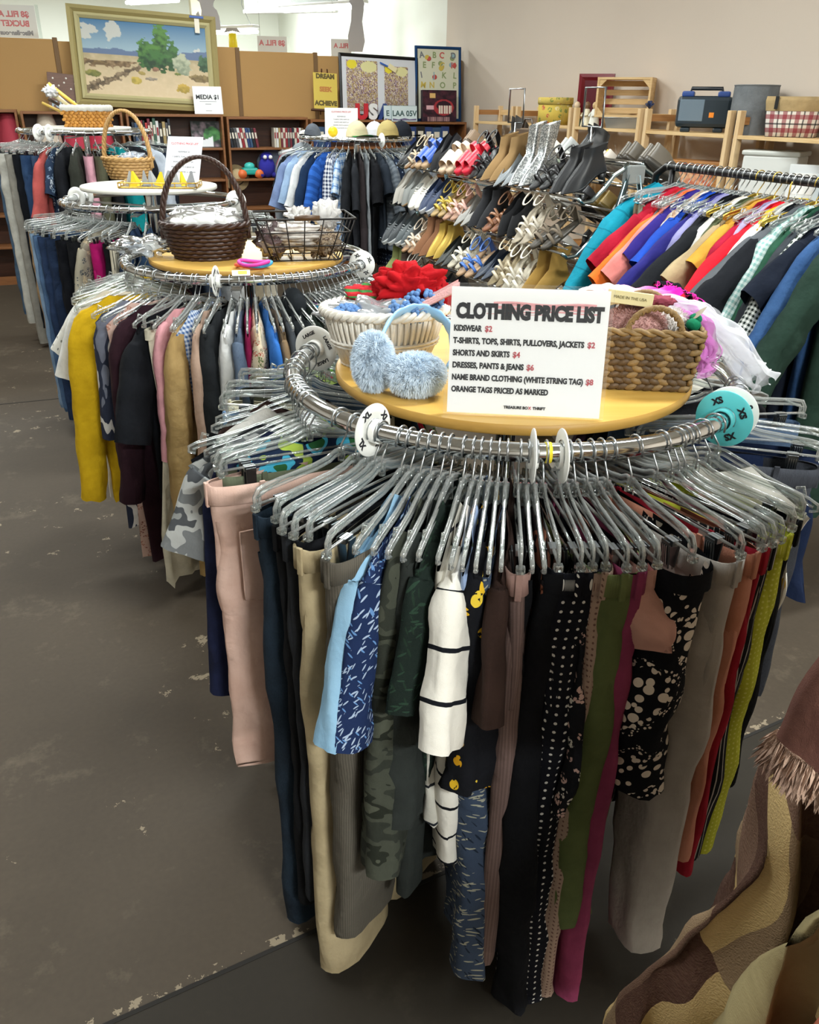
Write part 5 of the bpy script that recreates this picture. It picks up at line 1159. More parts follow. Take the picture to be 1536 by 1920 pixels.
SNAME = dict(pump='pump_shoe', flat='flat_shoe', sandal='strap_sandal', heel_sandal='heeled_sandal', slide='slide_sandal', boot='ankle_boot', bootie='ankle_boot', sneaker='sneaker', clog='clog_shoe', wedge='wedge_shoe', glitter='glitter_boot')
SCAT = dict(pump='shoe', flat='shoe', sandal='sandal', heel_sandal='sandal', slide='sandal', boot='boot', bootie='boot', sneaker='sneaker', clog='clog', wedge='shoe', glitter='boot')
LE = lambda c: plain(c, .38, 0, 'shoe_leather'); SU = lambda c: plain(c, .9, 0, 'suede', .3, 200)
def tier_M(v, k, off=.0, yaw=0.0, back=False, rise=0.0, steep=0.0):
    u, z = (TIERS[k][0], TIERS[k][1]); s = math.atan2(SH_R, SH_D) + steep
    X = (-UX * math.cos(s) - Vector((0, 0, 1)) * math.sin(s)); Y = -VX
    if back: X = (UX * math.cos(s) - Vector((0, 0, 1)) * math.sin(s)); Y = VX
    Zl = X.cross(Y); Ln = .25; us = u
    p = rm(us if not back else 2 * AP[0] - us, v, z + .008)
    p = p - X * (Ln - .02 - off) + Zl * (.004 + rise)
    M = Matrix((X, Y, Zl)).transposed().to_4x4(); M.translation = p
    return M @ Matrix.Translation((Ln * .9, 0, 0)) @ Matrix.Rotation(yaw, 4, 'Z') @ Matrix.Translation((-Ln * .9, 0, 0))
TN = ['top', 'second', 'third', 'lowest']
def pair(k, v, kind, up, sole, ins, desc, off=0.0, yaw=0.0, gap=.085, back=False, steep=0.0):
    mats = tuple(m if not isinstance(m, str) else LE(m) for m in (up, sole, ins)); where = 'on the far side of the shoe rack' if back else 'on the %s tier of the shoe rack' % TN[k]
    for s, nm in ((-1, 'nearer'), (1, 'farther')):
        shoe(kind, mats, tier_M(v + s * gap / 2, k, off + (.012 if s > 0 else 0), yaw + s * .05, back, 0, steep), '%s, %s of its pair, %s' % (desc, nm, where), 'shoes ' + where)
# v runs from -5.8 (right end in the photo) to -3.5 (left end)
T1 = [(-3.55, 'flat', '1a1b1f', '111111', '2a2a2c', 'black cap-toe flat'), (-3.76, 'sandal', 'b8a88e', '8a6a48', 'c8a880', 'snake-print beige sandal'), (-3.95, 'slide', '2450a8', 'b89a78', 'b89a78', 'royal blue slide'), (-4.15, 'pump', '1c1d22', '15161a', '33343a', 'black leather pump'), (-4.36, 'slide', 'd3bda4', 'cbb298', 'd8c8b4', 'beige bow slide'), (-4.57, 'slide', 'cf2038', 'd22a40', 'c01c34', 'red platform slide'), (-4.74, 'heel_sandal', '17181b', '17181b', '2a2a2a', 'black strappy sandal'),
      (-4.93, 'boot', SU('8d7048'), '7a5a34', '4a3a28', 'tan suede ankle boot'), (-5.10, 'flat', '6e7478', '3a3c3e', '8c8c88', 'dark grey flat'), (-5.27, 'glitter', glitter(), '4a4c50', '9aa0a4', 'silver glitter boot'), (-5.49, 'sandal', '1d1c1e', '2a2a2c', 'a58a7c', 'black cross-strap sandal'), (-5.70, 'bootie', '1e1f22', '17181a', '2e2e30', 'smooth black mule')]
T2 = [(-3.62, 'pump', 'b4b0a8', 'd4d0c8', 'c8c2b8', 'grey-white buckled heel'), (-3.80, 'wedge', '8b8e8c', 'a88a64', '9a968e', 'grey wedge'), (-3.98, 'sneaker', 'd2cfc6', 'e0ddd4', 'e8e6e0', 'cream lace-up sneaker'), (-4.17, 'sneaker', '2c3a58', 'c8ccd0', '1f2a40', 'navy lace-up shoe'), (-4.36, 'sandal', 'b39a38', 'b89c6a', 'c8b078', 'yellow strappy sandal'), (-4.55, 'sandal', 'd0a89c', 'b89078', 'd8c0b0', 'pearl-trimmed pink sandal'), (-4.72, 'flat', '8a8884', '6a6660', '9a948c', 'grey bow flat'), (-4.92, 'bootie', SU('1d1e22'), '121214', '2a2a2c', 'black suede bootie'), (-5.10, 'sandal', '8a5f42', '8a5a40', 'a07858', 'bronze braided sandal'), (-5.28, 'wedge', SU('15161a'), '15161a', '202024', 'black suede wedge'), (-5.46, 'heel_sandal', 'cfc6b6', 'c8bca8', 'd8ccb8', 'off-white ruched sandal'), (-5.68, 'sandal', SU('6f6354'), '4a443c', '857864', 'taupe sport sandal')]
T3 = [(-3.70, 'sneaker', '33383c', 'b8bcbc', '70767a', 'dark grey running shoe'), (-3.90, 'sneaker', '4c5356', 'd0d0cc', 'a0a4a4', 'grey and white trainer'), (-4.08, 'sandal', 'c8b8a4', 'b08a68', 'd0b898', 'pale fringed sandal'), (-4.26, 'boot', SU('7c5438'), '8a6242', '4a3424', 'brown fringed boot'), (-4.44, 'bootie', plain('b89a48', .35, .6, 'gold_foil'), '2a2418', '1a1a1a', 'gold tasselled bootie'), (-4.62, 'flat', '2a2e2c', '1a1c1c', '3a3a38', 'black slip-on'), (-4.80, 'sandal', 'cfcabc', 'c8c0ac', 'd4ccb8', 'cream thong sandal'), (-4.98, 'sandal', '3f68b0', 'b89878', 'c0a484', 'blue-strapped sandal'), (-5.15, 'flat', '2d3748', '1d232c', '4a5260', 'navy pointed flat'), (-5.33, 'heel_sandal', 'c0b49c', 'a89878', 'c8b898', 'beige slingback'), (-5.50, 'heel_sandal', 'd6d0c2', 'cfc6b2', 'dcd4c4', 'white strappy heel'), (-5.70, 'boot', SU('9a7836'), '6a5028', '5a4628', 'tan gladiator boot')]
T4 = [(-3.78, 'boot', SU('7d8450'), '4a4c34', '3a3c2c', 'green fringed boot'), (-3.98, 'bootie', '4a3c34', '2c2420', '3a3028', 'brown ankle boot'), (-4.18, 'heel_sandal', 'b0aca4', '8a8478', 'a09a90', 'clear-strapped heel'), (-4.38, 'pump', '6e4c34', '4a3424', '8a6a50', 'brown pointed pump'), (-4.58, 'flat', '1e1f22', '161618', '303030', 'plain black flat'), (-4.78, 'sneaker', '2a2d33', '50545a', '808488', 'charcoal sneaker'), (-4.98, 'flat', 'b09a7c', '8a7458', 'c0aa8c', 'tan flat'), (-5.18, 'sandal', 'e0ddd6', 'd8d2c4', 'e0d8cc', 'white cut-out sandal'), (-5.40, 'sandal', 'a8804a', '8a6838', 'b08c58', 'ochre gladiator sandal'), (-5.66, 'sneaker', 'd8cfb0', 'e4dcc4', 'c8bc98', 'chunky cream sneaker')]
q = random.Random(11)
for k, T in enumerate((T1, T2, T3, T4)):
    for v, kind, a, b, c, d in T: pair(k, v, kind, a, b, c, d, q.uniform(-.01, .02), q.uniform(-.12, .12), .08 if kind in ('pump', 'flat', 'heel_sandal') else .092, False, -.26 if kind in ('boot', 'bootie', 'glitter') else .08)
BK = [(-3.7, 'clog', '7a6044', '4a3a2a', '8a7050', 'light brown clog'), (-4.0, 'flat', 'c9b48a', 'a89060', 'd0bc94', 'straw yellow slip-on'), (-4.3, 'boot', '2a2622', '1c1a18', '3a3430', 'dark brown boot'), (-4.55, 'wedge', 'a8703a', '9a6430', 'b88450', 'tan wooden-soled shoe'), (-4.78, 'sneaker', 'd4d2c4', 'b8c4b0', '5a6a5a', 'striped canvas sneaker'), (-4.98, 'sneaker', 'a4a6a4', 'd8d8d4', 'c8c8c4', 'pale grey sneaker'), (-5.2, 'bootie', '17181a', '111111', '2a2a2a', 'black leather ankle boot'), (-5.42, 'flat', 'cfc4b8', 'b0a498', 'd8ccc0', 'oatmeal loafer'), (-5.6, 'clog', '4f4638', '3a342c', '6a5e4a', 'olive clog'), (-5.78, 'clog', '5e564a', '44403a', '74695a', 'grey-brown clog')]
for v, kind, a, b, c, d in BK: pair(0, v, kind, a, b, c, d, -.04, q.uniform(-.1, .1), .09, True, .05)
BK2 = [(-5.74, 'flat', 'b4b2aa', '8a8880', 'c4c0b8', 'grey loafer'), (-5.52, 'sneaker', '3c4044', 'b0b0ac', '6a6e72', 'slate running shoe'), (-5.30, 'clog', '8a7030', '5a4a20', 'a08840', 'ochre clog'), (-5.08, 'pump', '2a2a2e', '1a1a1c', '3a3a3e', 'plain black court shoe'), (-4.84, 'flat', 'c8c4bc', '9a968e', 'd4d0c8', 'white slip-on')]
for k in (1, 2):
    for i, (v, kind, a, b, c, d) in enumerate(BK2):
        mats = tuple(LE(m) for m in ((a, b, c) if k == 1 else (c, b, a)))
        for s, nm in ((-1, 'nearer'), (1, 'farther')): shoe(kind, mats, tier_M(v + s * .045, k, -.02, .05 * s, True, 0, .05), '%s, %s of its pair, behind the %s tier of the shoe rack' % (d, nm, TN[k]), 'shoes on the far side of the shoe rack')
t = thing('handbag', 'small brown handbag perched on top of the shoe rack', 'bag', Matrix.Translation(rm(-1.80, -4.62, 1.47)) @ Matrix.Rotation(PHI + PI / 2, 4, 'Z'))
MB().box((0, 0, .06), (.17, .07, .12), bev=.025).build('body', LE('5c4a38'), t); MB().box((0, .036, .085), (.15, .006, .06), bev=.002).build('flap', LE('4e3e30'), t); MB().tube([(-.07, 0, .11), (-.04, 0, .17), (.04, 0, .17), (.07, 0, .11)], .006, 6).build('strap', LE('3e3228'), t)
MB().box((0, .041, .07), (.02, .004, .02)).build('clasp', plain('c8a850', .3, .9, 'brass'), t)
for k, (v, kn) in enumerate(((-5.40, 'clog'), (-5.59, 'clog'), (-5.77, 'clog'))):
    o = MB().box((0, 0, 0), (.022, .022, .004)).build('price_sticker', plain('f0a020', .6, 0, 'orange_sticker')); o.matrix_world = Matrix.Translation(rm(-1.74, v, 1.50)) @ Matrix.Rotation(PHI + .3, 4, 'Z') @ Matrix.Rotation(-.9, 4, 'Y')
    tag(o, 'orange price sticker on a clog, ' + ['leftmost', 'middle', 'rightmost'][k] + ' of three atop the shoe rack', 'sticker')

# ------------------------------------------------------------------ straight rack with the black bar
BU, BZ = -2.165, 1.50; VA, VB = -6.40, -8.35
BAR = plain('17181a', .35, .3, 'black_bar')
t = thing('garment_rail', 'straight garment rail with a black bar at the right side', 'clothes rack')
MB().tube([rm(BU, VB, .06), rm(BU, VB, BZ - .05), rm(BU, VB + .05, BZ), rm(BU, VA - .06, BZ), rm(BU, VA, BZ - .035), rm(BU, VA + .015, BZ - .12), rm(BU, VA + .015, .06)], .0155, 10).build('frame', BAR, t)
MB().tube([rm(BU, VA - .10, BZ), rm(BU, VA - .10, BZ - .2), rm(BU, VA - .02, BZ - .28)], .013, 8).build('brace', BAR, t)
for v in (VA + .015, VB):
    MB().tube([rm(BU - .25, v, .07), rm(BU + .25, v, .07)], .014, 8).build('foot_bar', BAR, t)
    for u in (-.24, .24): MB().tube([rm(BU + u, v - .012, .028), rm(BU + u, v + .012, .028)], .027, 12).build('caster', BLACK, t)
WS = 'on the straight rail'
RAIL = [
 ('turquoise quilted jacket', .02, 'jacket', stripes('16879f', '107086', .075, .06), .85, dict(sl='long', slen=.62, sr=.10, T=.055, hl=.22, folds=1.4)),
 ('khaki chino trousers', .075, 'pants', C('847c66'), .95, dict(T=.03)),
 ('sage green trousers', .105, 'pants', C('8c9484'), .95, {}),
 ('crimson tee', .15, 'shirt', C('a31a30'), .7, dict(sl='short', slen=.27, sr=.095, T=.045)),
 ('bright red tee', .19, 'shirt', C('d22c34'), .68, dict(sl='short', slen=.22, sr=.08, T=.03)),
 ('grey cotton sweater', .22, 'shirt', C('6d6e72'), .75, dict(sl='long', slen=.5, T=.03)),
 ('coral pink tee', .245, 'shirt', C('e0867e'), .68, dict(sl='short', slen=.3, T=.025)),
 ('bright orange tee', .265, 'shirt', C('e8702c'), .72, dict(sl='short', slen=.34, T=.022)),
 ('deep purple tee', .29, 'shirt', C('33287a'), .8, dict(sl='short', slen=.2, T=.03)),
 ('white shirt with thin orange checks', .33, 'shirt', gingham('d9d4cc', 'cfa98a', .05), .75, dict(sl='long', slen=.38, sr=.085, T=.045)),
 ('royal blue tee', .375, 'shirt', C('1f48ac'), .75, dict(sl='short', slen=.22, sr=.1, T=.045)),
 ('black sweater', .41, 'shirt', C('181a1e'), .8, dict(sl='long', slen=.4, T=.03)),
 ('indigo shirt', .435, 'shirt', C('2c2a74'), .8, dict(sl='short', slen=.34, T=.03)),
 ('lavender tunic', .46, 'shirt', C('9a98c8'), .95, dict(sl='long', slen=.6, T=.025)),
 ('black knit dress', .49, 'dress', C('15171b'), 1.05, dict(sl='long', slen=.5, T=.04)),
 ('black jacket with blue edging', .53, 'jacket', C('17191d'), .8, dict(sl='short', slen=.36, sr=.09, T=.035, smat='2058b0')),
 ('white collared blouse', .565, 'shirt', C('dedcd8'), .9, dict(sl='long', slen=.46, T=.03)),
 ('olive army shirt', .60, 'shirt', C('545a3e', '484e36'), .8, dict(sl='long', slen=.42, sr=.085, T=.04)),
 ('tan cotton shirt', .63, 'shirt', C('ab9876'), .8, dict(sl='short', slen=.25, T=.02)),
 ('mustard ruffled top', .655, 'shirt', C('c7973c'), .6, dict(sl='short', slen=.16, T=.035)),
 ('raspberry red long cardigan', .69, 'jacket', C('a81c38', '961630'), 1.05, dict(sl='long', slen=.62, sr=.085, T=.04)),
 ('lilac tie-sleeve blouse', .725, 'shirt', C('b8b0d4'), .85, dict(sl='long', slen=.42, T=.03)),
 ('scarlet long-sleeved tee', .755, 'shirt', C('d01c2c'), 1.0, dict(sl='short', slen=.34, sr=.085, T=.035)),
 ('white long tunic', .79, 'shirt', C('dcdad4'), 1.05, dict(sl='long', slen=.66, T=.04)),
 ('black short-sleeved top', .825, 'shirt', C('1a1c21'), .85, dict(sl='short', slen=.34, sr=.085, T=.035)),
 ('charcoal grey tee', .86, 'shirt', C('585b60'), .85, dict(sl='short', slen=.32, sr=.085, T=.035)),
 ('mint gingham blouse', .895, 'shirt', gingham('cfdcd8', '7fa8a4', .016), .7, dict(sl='long', slen=.4, T=.03)),
 ('forest green shirt', .93, 'shirt', C('2a5340'), .85, dict(sl='long', slen=.42, T=.03)),
 ('slate grey long cardigan', .965, 'jacket', C('3a3e44'), 1.05, dict(sl='long', slen=.5, T=.035)),
 ('black and white gingham dress', 1.00, 'dress', gingham('d8dcd8', '1c2622', .013), 1.0, dict(sl='long', slen=.62, sr=.08, T=.035)),
 ('dark navy dress', 1.04, 'dress', C('151b28'), 1.05, dict(sl='short', T=.035)),
 ('blue denim shirt', 1.08, 'shirt', denim('24406a', '3c5c88'), 1.0, dict(sl='long', T=.03)),
 ('pine green coat', 1.16, 'jacket', C('23372e'), 1.0, dict(sl='long', T=.04)),
]
for i, (desc, s, kind, mat, L, op) in enumerate(RAIL):
    op = dict(op); q = random.Random(700 + i); h = op.pop('hl', .2)
    if op.get('smat'): op['smat'] = stripes('17191d', op['smat'], .5, .02)
    v = VA - .07 - s * .92; M = Matrix.Translation(rm(BU, v, BZ)) @ Matrix.Rotation(PHI + PI + q.uniform(-.10, .10), 4, 'Z')
    if kind == 'pants': parts = g_pants(mat, q, W=h - .01, L=L, nu=30, **op)
    else: op['out'] = op.get('out', .06); op['drop'] = .085; op['z0'] = -.055; parts = g_shirt(mat, q, W=h + .005, L=L, nu=32, nv=20, **op)
    gold = i in (16, 19, 25)
    hang(M, kind, desc, WS, 'clip' if kind == 'pants' else 'arm', h, parts, 'clothes ' + WS, hmat=GOLDW if gold else None, hook=GOLDW if gold else None)
o = MB().tube([(.20, 0, -.12), (.19, 0, -.05), (.13, 0, 0), (.04, 0, .02), (-.1, 0, -.03), (-.2, 0, -.1)], .012, 8).build('clothes_hanger', plain('d8b030', .3, .4, 'yellow_plastic')); o.matrix_world = Matrix.Translation(rm(BU, VA - .75, BZ - .10)) @ Matrix.Rotation(PHI + PI + .3, 4, 'Z')
tag(o, 'thick empty yellow hanger hanging on the straight rail', 'hanger'); MB().tube([(.02, 0, .02), (.02, 0, .085), (.0, 0, .115), (-.015, 0, .1)], .003, 6).build('hook', GOLDW, o)

# ------------------------------------------------------------------ brown coat and neighbours close to the camera, right
FX, FZ = .78, 1.56                          # a second rail, beyond the right edge of the picture
t = thing('garment_rail', 'garment rail just beyond the right edge carrying the brown coat', 'clothes rack')
MB().tube([(FX, .30, .04), (FX, .30, FZ - .05), (FX, .34, FZ), (FX, .90, FZ), (FX, .94, FZ - .05), (FX, .94, .04)], .016, 8).build('frame', BAR, t)
for y in (.30, .94): MB().tube([(FX - .15, y, .016), (FX + .25, y, .016)], .014, 8).build('foot_bar', BAR, t)
q = random.Random(5)
def near_M(y, a): return Matrix.Translation((FX, y, FZ)) @ Matrix.Rotation(PI + a, 4, 'Z')
COAT = fuzzy_plaid(); b = MB(); bag(b, .29, .075, .98, -.078, q, .06, .07, 1.78, .98, 90, 60, 2.6)
o = b.build('hanging_coat', COAT, None, near_M(.74, .06)); tag(o, 'brown and cream wavy-striped woollen coat hanging at the lower right', 'coat', 'clothes on the near rail')
put_hanger('arm', .22, near_M(.74, .06), 'clear plastic hanger holding the brown wavy-striped coat', 'hangers on the near rail')
def fringe(mb, path, ln, n, sd):
    g = random.Random(sd)
    for i in range(n):
        f = i / n * (len(path) - 1); k = int(f); p = path[k].lerp(path[min(k + 1, len(path) - 1)], f - k)
        d = Vector((g.uniform(-.4, .6), g.uniform(-.5, .5), -1)).normalized() * ln * g.uniform(.6, 1.1); s = Vector((g.uniform(-1, 1), g.uniform(-1, 1), 0)).normalized() * .0022
        mb.add([p - s, p + s, p + d * .5 + s, p + d * .5 - s, p + d], [(0, 1, 2, 3), (3, 2, 4)])
SLV = cloth('5f3f36', '533630'); path = [(.12, .05, -.09), (.21, .075, -.14), (.295, .095, -.24), (.345, .105, -.34), (.365, .11, -.41)]
m = MB(); lp = limb(m, path, [.055, .08, .082, .075, .070], [.03, .042, .045, .042, .04], q, 28, 0, 1.0, 8); sv = m.build('sleeve', SLV, o)
ring_ = [p * 1.0 for p in lp[-1]] + [lp[-1][0]]
mb = MB(); fringe(mb, ring_, .030, 2600, 3); fringe(mb, [p + Vector((-.004, 0, .010)) for p in ring_], .028, 2200, 8); mb.build('cuff_fringe', cloth('b79c8a', '8c7164'), sv)
m = MB(); lp2 = limb(m, [(.08, .10, -.26), (.16, .125, -.33), (.215, .14, -.45), (.25, .15, -.60), (.255, .155, -.74)], [.06, .085, .09, .085, .08], [.03, .045, .045, .04, .04], q, 28, 0, 1.2, 8); fl_ = m.build('front_fold', COAT, o)
mb = MB(); P = [l[0] + Vector((.004, .004, 0)) for l in lp2[6:]]; mb.tube(P, .012, 6, sq=(.6, 1)); fringe(mb, P, .022, 1500, 4); mb.build('fringed_edge', cloth('a58c7c', '7d6558'), fl_)
for y, a, desc, mat, Ln, fl, kind in ((.63, .05, 'olive beige soft cloth cardigan', cloth('9a8d68', 'ab9d74'), .9, 2.15, 'jacket'), (.53, .05, 'salmon orange cloth shirt', cloth('b86c54', 'a85e46'), .85, 2.2, 'shirt'), (.44, .05, 'dark navy cloth jacket', cloth('20242e'), .8, 1.1, 'jacket')):
    parts = g_shirt(mat, q, W=.26 if fl > 2 else .225, L=Ln, T=.035, sl='none', flare=fl, nu=60, nv=40, folds=1.8)
    hang(near_M(y, a), kind, desc, 'at the lower right corner', 'arm', .22, parts, 'clothes on the near rail')
# ------------------------------------------------------------------ things on the front rack's top
TZ = 1.222
q = random.Random(21)
# price list sign in a clear holder
A = at_z(831, 776, TZ); B = at_z(1130, 790, TZ); xs = (B - A); SW = xs.length; xs.normalize()
SH = SW * .80; lean = R(9)
M = Matrix((xs, Vector((0, 0, 1)).cross(xs), Vector((0, 0, 1)))).transposed().to_4x4(); M.translation = (A + B) / 2
MS = M @ Matrix.Rotation(-lean, 4, 'X')
def fit(o, w):                              # squeeze a line of letters to a share of the sign's width
    X = [v.co.x for v in o.data.vertices]; f = w * SW / (max(X) - min(X))
    for v in o.data.vertices: v.co.x *= f
    return o
t = thing('price_list_sign', 'CLOTHING PRICE LIST sign in a clear holder on the front rack', 'sign', MS)
MB().box((0, .002, SH / 2), (SW * .955, .0012, SH * .965)).build('paper', plain('f3f3f3', .6, 0, 'sign_paper'), t)
PL_ = film('f4f6f6', .01, .30, .06)
MB().box((0, -.0005, SH / 2 + .002), (SW, .0016, SH)).build('holder_front', PL_, t); MB().box((0, .0055, SH / 2 + .002), (SW, .0016, SH)).build('holder_back', PL_, t)
MB().box((0, .04, .002), (SW, .075, .003), rot=Matrix.Rotation(lean, 3, 'X')).build('holder_foot', PL_, t)
REDI = plain('b8505a', .7, 0, 'red_ink'); BRUSH = plain('e6a8ac', .8, 0, 'pink_brush')
mb = MB()
for k, (x0, x1, z, h) in enumerate(((-.22, .40, .86, .018), (-.14, .44, .845, .02), (-.2, .36, .825, .022), (-.12, .42, .805, .012), (-.26, .1, .79, .006))):
    g = lambda u, v, x0=x0, x1=x1, z=z, h=h, k=k: (SW * (x0 + (x1 - x0) * u), -.0001, SH * (z + h * (1 - v) + .006 * math.sin(9 * u + k) * (1 - .3 * v)))
    mb.grid(g, 24, 1, 0, False)
ob = mb.build('brush_stroke', BRUSH, t); ob.location = (0, .0012, 0)
fit(text('CLOTHING PRICE LIST', SW * .118, INK, t, TR(-.0 * SW, .0008, SH * .80, 0, PI / 2), SW * .0078), .895)
WID = {'KIDSWEAR': .235, 'T-SHIRTS, TOPS, SHIRTS, PULLOVERS, JACKETS': .865, 'SHORTS AND SKIRTS': .415, 'DRESSES, PANTS & JEANS': .505, 'NAME BRAND CLOTHING (WHITE STRING TAG)': .875, 'ORANGE TAGS PRICED AS MARKED': .605}
def para(segs, z, size):
    x = -SW * .455
    for s, m in segs:
        o = text(s, size, m, t, TR(x, .0008, z, 0, PI / 2), size * (.042 if m == INK else .024), 'LEFT')
        tot = WID[segs[0][0]] - (.045 + .018 if len(segs) > 1 else 0); fit(o, tot if m == INK else .045); x += (tot + .018) * SW
for i, (s, p) in enumerate((('KIDSWEAR', '$2'), ('T-SHIRTS, TOPS, SHIRTS, PULLOVERS, JACKETS', '$2'), ('SHORTS AND SKIRTS', '$4'), ('DRESSES, PANTS & JEANS', '$6'), ('NAME BRAND CLOTHING (WHITE STRING TAG)', '$8'), ('ORANGE TAGS PRICED AS MARKED', ''))):
    para([(s, INK)] + ([(p, REDI)] if p else []), SH * (.672 - .094 * i), SW * .049)
o = text('TREASURE BO', SW * .024, INK, t, TR(-.12 * SW, .0008, SH * .075, 0, PI / 2), SW * .0010, 'LEFT'); xx = -.12 * SW + max(v.co.x for v in o.data.vertices) + SW * .002
o = text('X', SW * .024, REDI, t, TR(xx, .0008, SH * .075, 0, PI / 2), SW * .0010, 'LEFT'); xx += max(v.co.x for v in o.data.vertices) + SW * .009
text('THRIFT', SW * .024, INK, t, TR(xx, .0008, SH * .075, 0, PI / 2), SW * .0010, 'LEFT')
# white wicker basket
WB = at_z(722, 678, TZ); WB.z = TZ; WR = straw('f3f0e9', 'd6cec0')
t = thing('white_basket', 'oval white wicker basket behind the blue earmuffs', 'basket', Matrix.Translation(WB) @ Matrix.Rotation(R(12), 4, 'Z') @ Matrix.Scale(.90, 4))
el = lambda a, rx, ry, z: Vector((rx * math.cos(a), ry * math.sin(a), z))
prof = [(.098, .070, .0), (.118, .086, .045), (.132, .098, .09), (.140, .105, .125)]
MB().loft([[el(2 * PI * k / 48, rx - .004, ry - .004, z + .001) for k in range(48)] for rx, ry, z in prof], cap0=True).build('lining', plain('ebe8e1', .9, 0, 'basket_lining'), t)
mb = MB()
for k in range(52):
    a = 2 * PI * k / 52
    for s in (-1, 1): mb.tube([el(a + s * .055 * (f - .5), prof[i][0], prof[i][1], prof[i][2]) for i, f in enumerate((0, .33, .66, 1))], .0042, 5)
mb.build('wicker_stakes', WR, t); mb = MB()
for z, rx, ry in ((.004, .1, .072), (.05, .122, .09), (.058, .124, .092)): mb.tube([el(2 * PI * k / 72, rx + .003 * (k % 2), ry + .003 * (k % 2), z) for k in range(72)], .004, 5, closed=True)
mb.build('weave_bands', WR, t); mb = MB()
for s in range(3): mb.tube([el(2 * PI * k / 120, .142 + .007 * math.cos(k * .75 + s * 2.1), .107 + .007 * math.cos(k * .75 + s * 2.1), .127 + .007 * math.sin(k * .75 + s * 2.1)) for k in range(120)], .0062, 6, closed=True)
mb.build('braided_rim', WR, t)
def crumple(c, r, sd, amp=.35, n=40, freq=2.2, flat=0.0):
    mb = MB(); c = Vector(c); L = []
    for j in range(1, n // 2):
        th = PI * j / (n // 2); l = []
        for k in range(n):
            a = 2 * PI * k / n; d = Vector((math.sin(th) * math.cos(a), math.sin(th) * math.sin(a), math.cos(th)))
            g = 1 + amp * (abs(noise.noise(d * freq + Vector((sd, sd, 0)))) * 2.2 - .6) + amp * .3 * noise.noise(d * freq * 2.7 + Vector((0, sd, 0)))
            p = Vector((d.x * r[0], d.y * r[1], d.z * r[2])) * g
            l.append(c + p)
        L.append(l)
    mb.loft(L, cap0=True, cap1=True); return mb
def item(name, label, cat, mb, m, group=None, M=None): o = mb.build(name, m); o.matrix_world = M or Matrix(); return tag(o, label, cat, group)
item('fleece_scarf', 'crumpled bright red fleece heaped in the white basket', 'scarf', crumple(WB + Vector((.045, .04, .15)), (.075, .05, .05), 3, .38, 64, 2.6), cloth('b3161e', '9a1018'))
item('red_cloth_roll', 'red fleece corner hanging over the right end of the white basket', 'scarf', crumple(WB + Vector((.12, .03, .13)), (.03, .035, .03), 9, .4, 40, 1.7), cloth('a8141c', '8f1018'))
item('bagged_gloves', 'clear bag of grey and white gloves in the white basket', 'bag', crumple(WB + Vector((-.02, -.015, .105)), (.10, .06, .03), 5, .45, 48, 2.4), film('c9cdd2', .55, .6))
item('folded_gloves', 'grey gloves with white lettering inside the white basket', 'gloves', crumple(WB + Vector((-.03, .0, .09)), (.095, .07, .025), 8, .3, 36, 2), cloth('7c7f82', 'a8abad'))
for k, (x, y, z, r, nm) in enumerate(((-.075, -.045, .112, .02, 'small pale blue bobbly sock at the left rim of the basket'), (.05, -.05, .12, .032, 'blue bobbly chenille sock in the front of the white basket'), (.08, -.02, .13, .03, 'blue bobbly sock beside the red cloth in the white basket'))):
    mb = MB()
    for i in range(110):
        d = Vector((q.gauss(0, 1), q.gauss(0, 1), q.gauss(0, 1))).normalized(); mb.ball(WB + Vector((x + d.x * r * 1.3, y + d.y * r, z + d.z * r * .8)), .0055, n=6)
    item('chenille_sock', nm, 'sock', mb, cloth('6f94c4', '557ab0'), 'blue socks in the white basket')
mb = crumple(WB + Vector((-.035, .06, .13)), (.05, .03, .02), 12, .4, 30); item('striped_sock', 'red and green striped sock at the back of the white basket', 'sock', mb, stripes('c03038', '4a8a4a', .012, .4))
mb = MB(); mb.grid(lambda u, v: WB + Vector((.06 + .09 * u, -.075 + .06 * v, .12 + .05 * u + .012 * math.sin(7 * v))), 10, 10); item('candy_stripe_band', 'red and white striped band behind the price list sign', 'headband', mb, stripes('e8e0dc', 'c02030', .018, .5))
# pale blue fluffy earmuffs
BLU = plain('e2f0fd', .9, 0, 'blue_fur'); RIB = plain('8fbfe8', .35, 0, 'blue_ribbon')
t = thing('earmuffs', 'pale blue fluffy earmuffs lying in front of the white basket', 'earmuffs')
def fur(mb, c, r, n, ln, sd, ax):
    g = random.Random(sd); mb.ball(c, [a * .97 for a in r], n=28)
    for i in range(n):
        d = Vector((g.gauss(0, 1), g.gauss(0, 1), g.gauss(0, 1))).normalized(); p = Vector((d.x * r[0], d.y * r[1], d.z * r[2]))
        nn = Vector((d.x / r[0], d.y / r[1], d.z / r[2])).normalized(); tg = nn.cross(Vector((g.gauss(0, 1), g.gauss(0, 1), g.gauss(0, 1)))).normalized()
        cl = Vector((noise.noise(d * 5 + Vector((sd, 0, 0))), noise.noise(d * 5 + Vector((0, sd, 0))), noise.noise(d * 5 + Vector((0, 0, sd)))))
        e = (nn + cl * 1.1 + tg * .25).normalized() * ln * g.uniform(.7, 1.25); s = tg * .0007
        base = Vector(c) + p * .97
        mb.add([base - s, base + s, base + e * .55 + s * .8, base + e * .55 - s * .8, base + e + Vector((0, 0, -.002))], [(0, 1, 2, 3), (3, 2, 4)])
c1 = at_z(700, 678, TZ + .058); c2 = at_z(780, 702, TZ + .042)
mb = MB(); fur(mb, c1, (.035, .034, .054), 16000, .011, 2, None); mb.build('ear_pad', BLU, t)
mb = MB(); fur(mb, c2, (.052, .036, .037), 16000, .011, 6, None); mb.build('ear_pad', BLU, t)
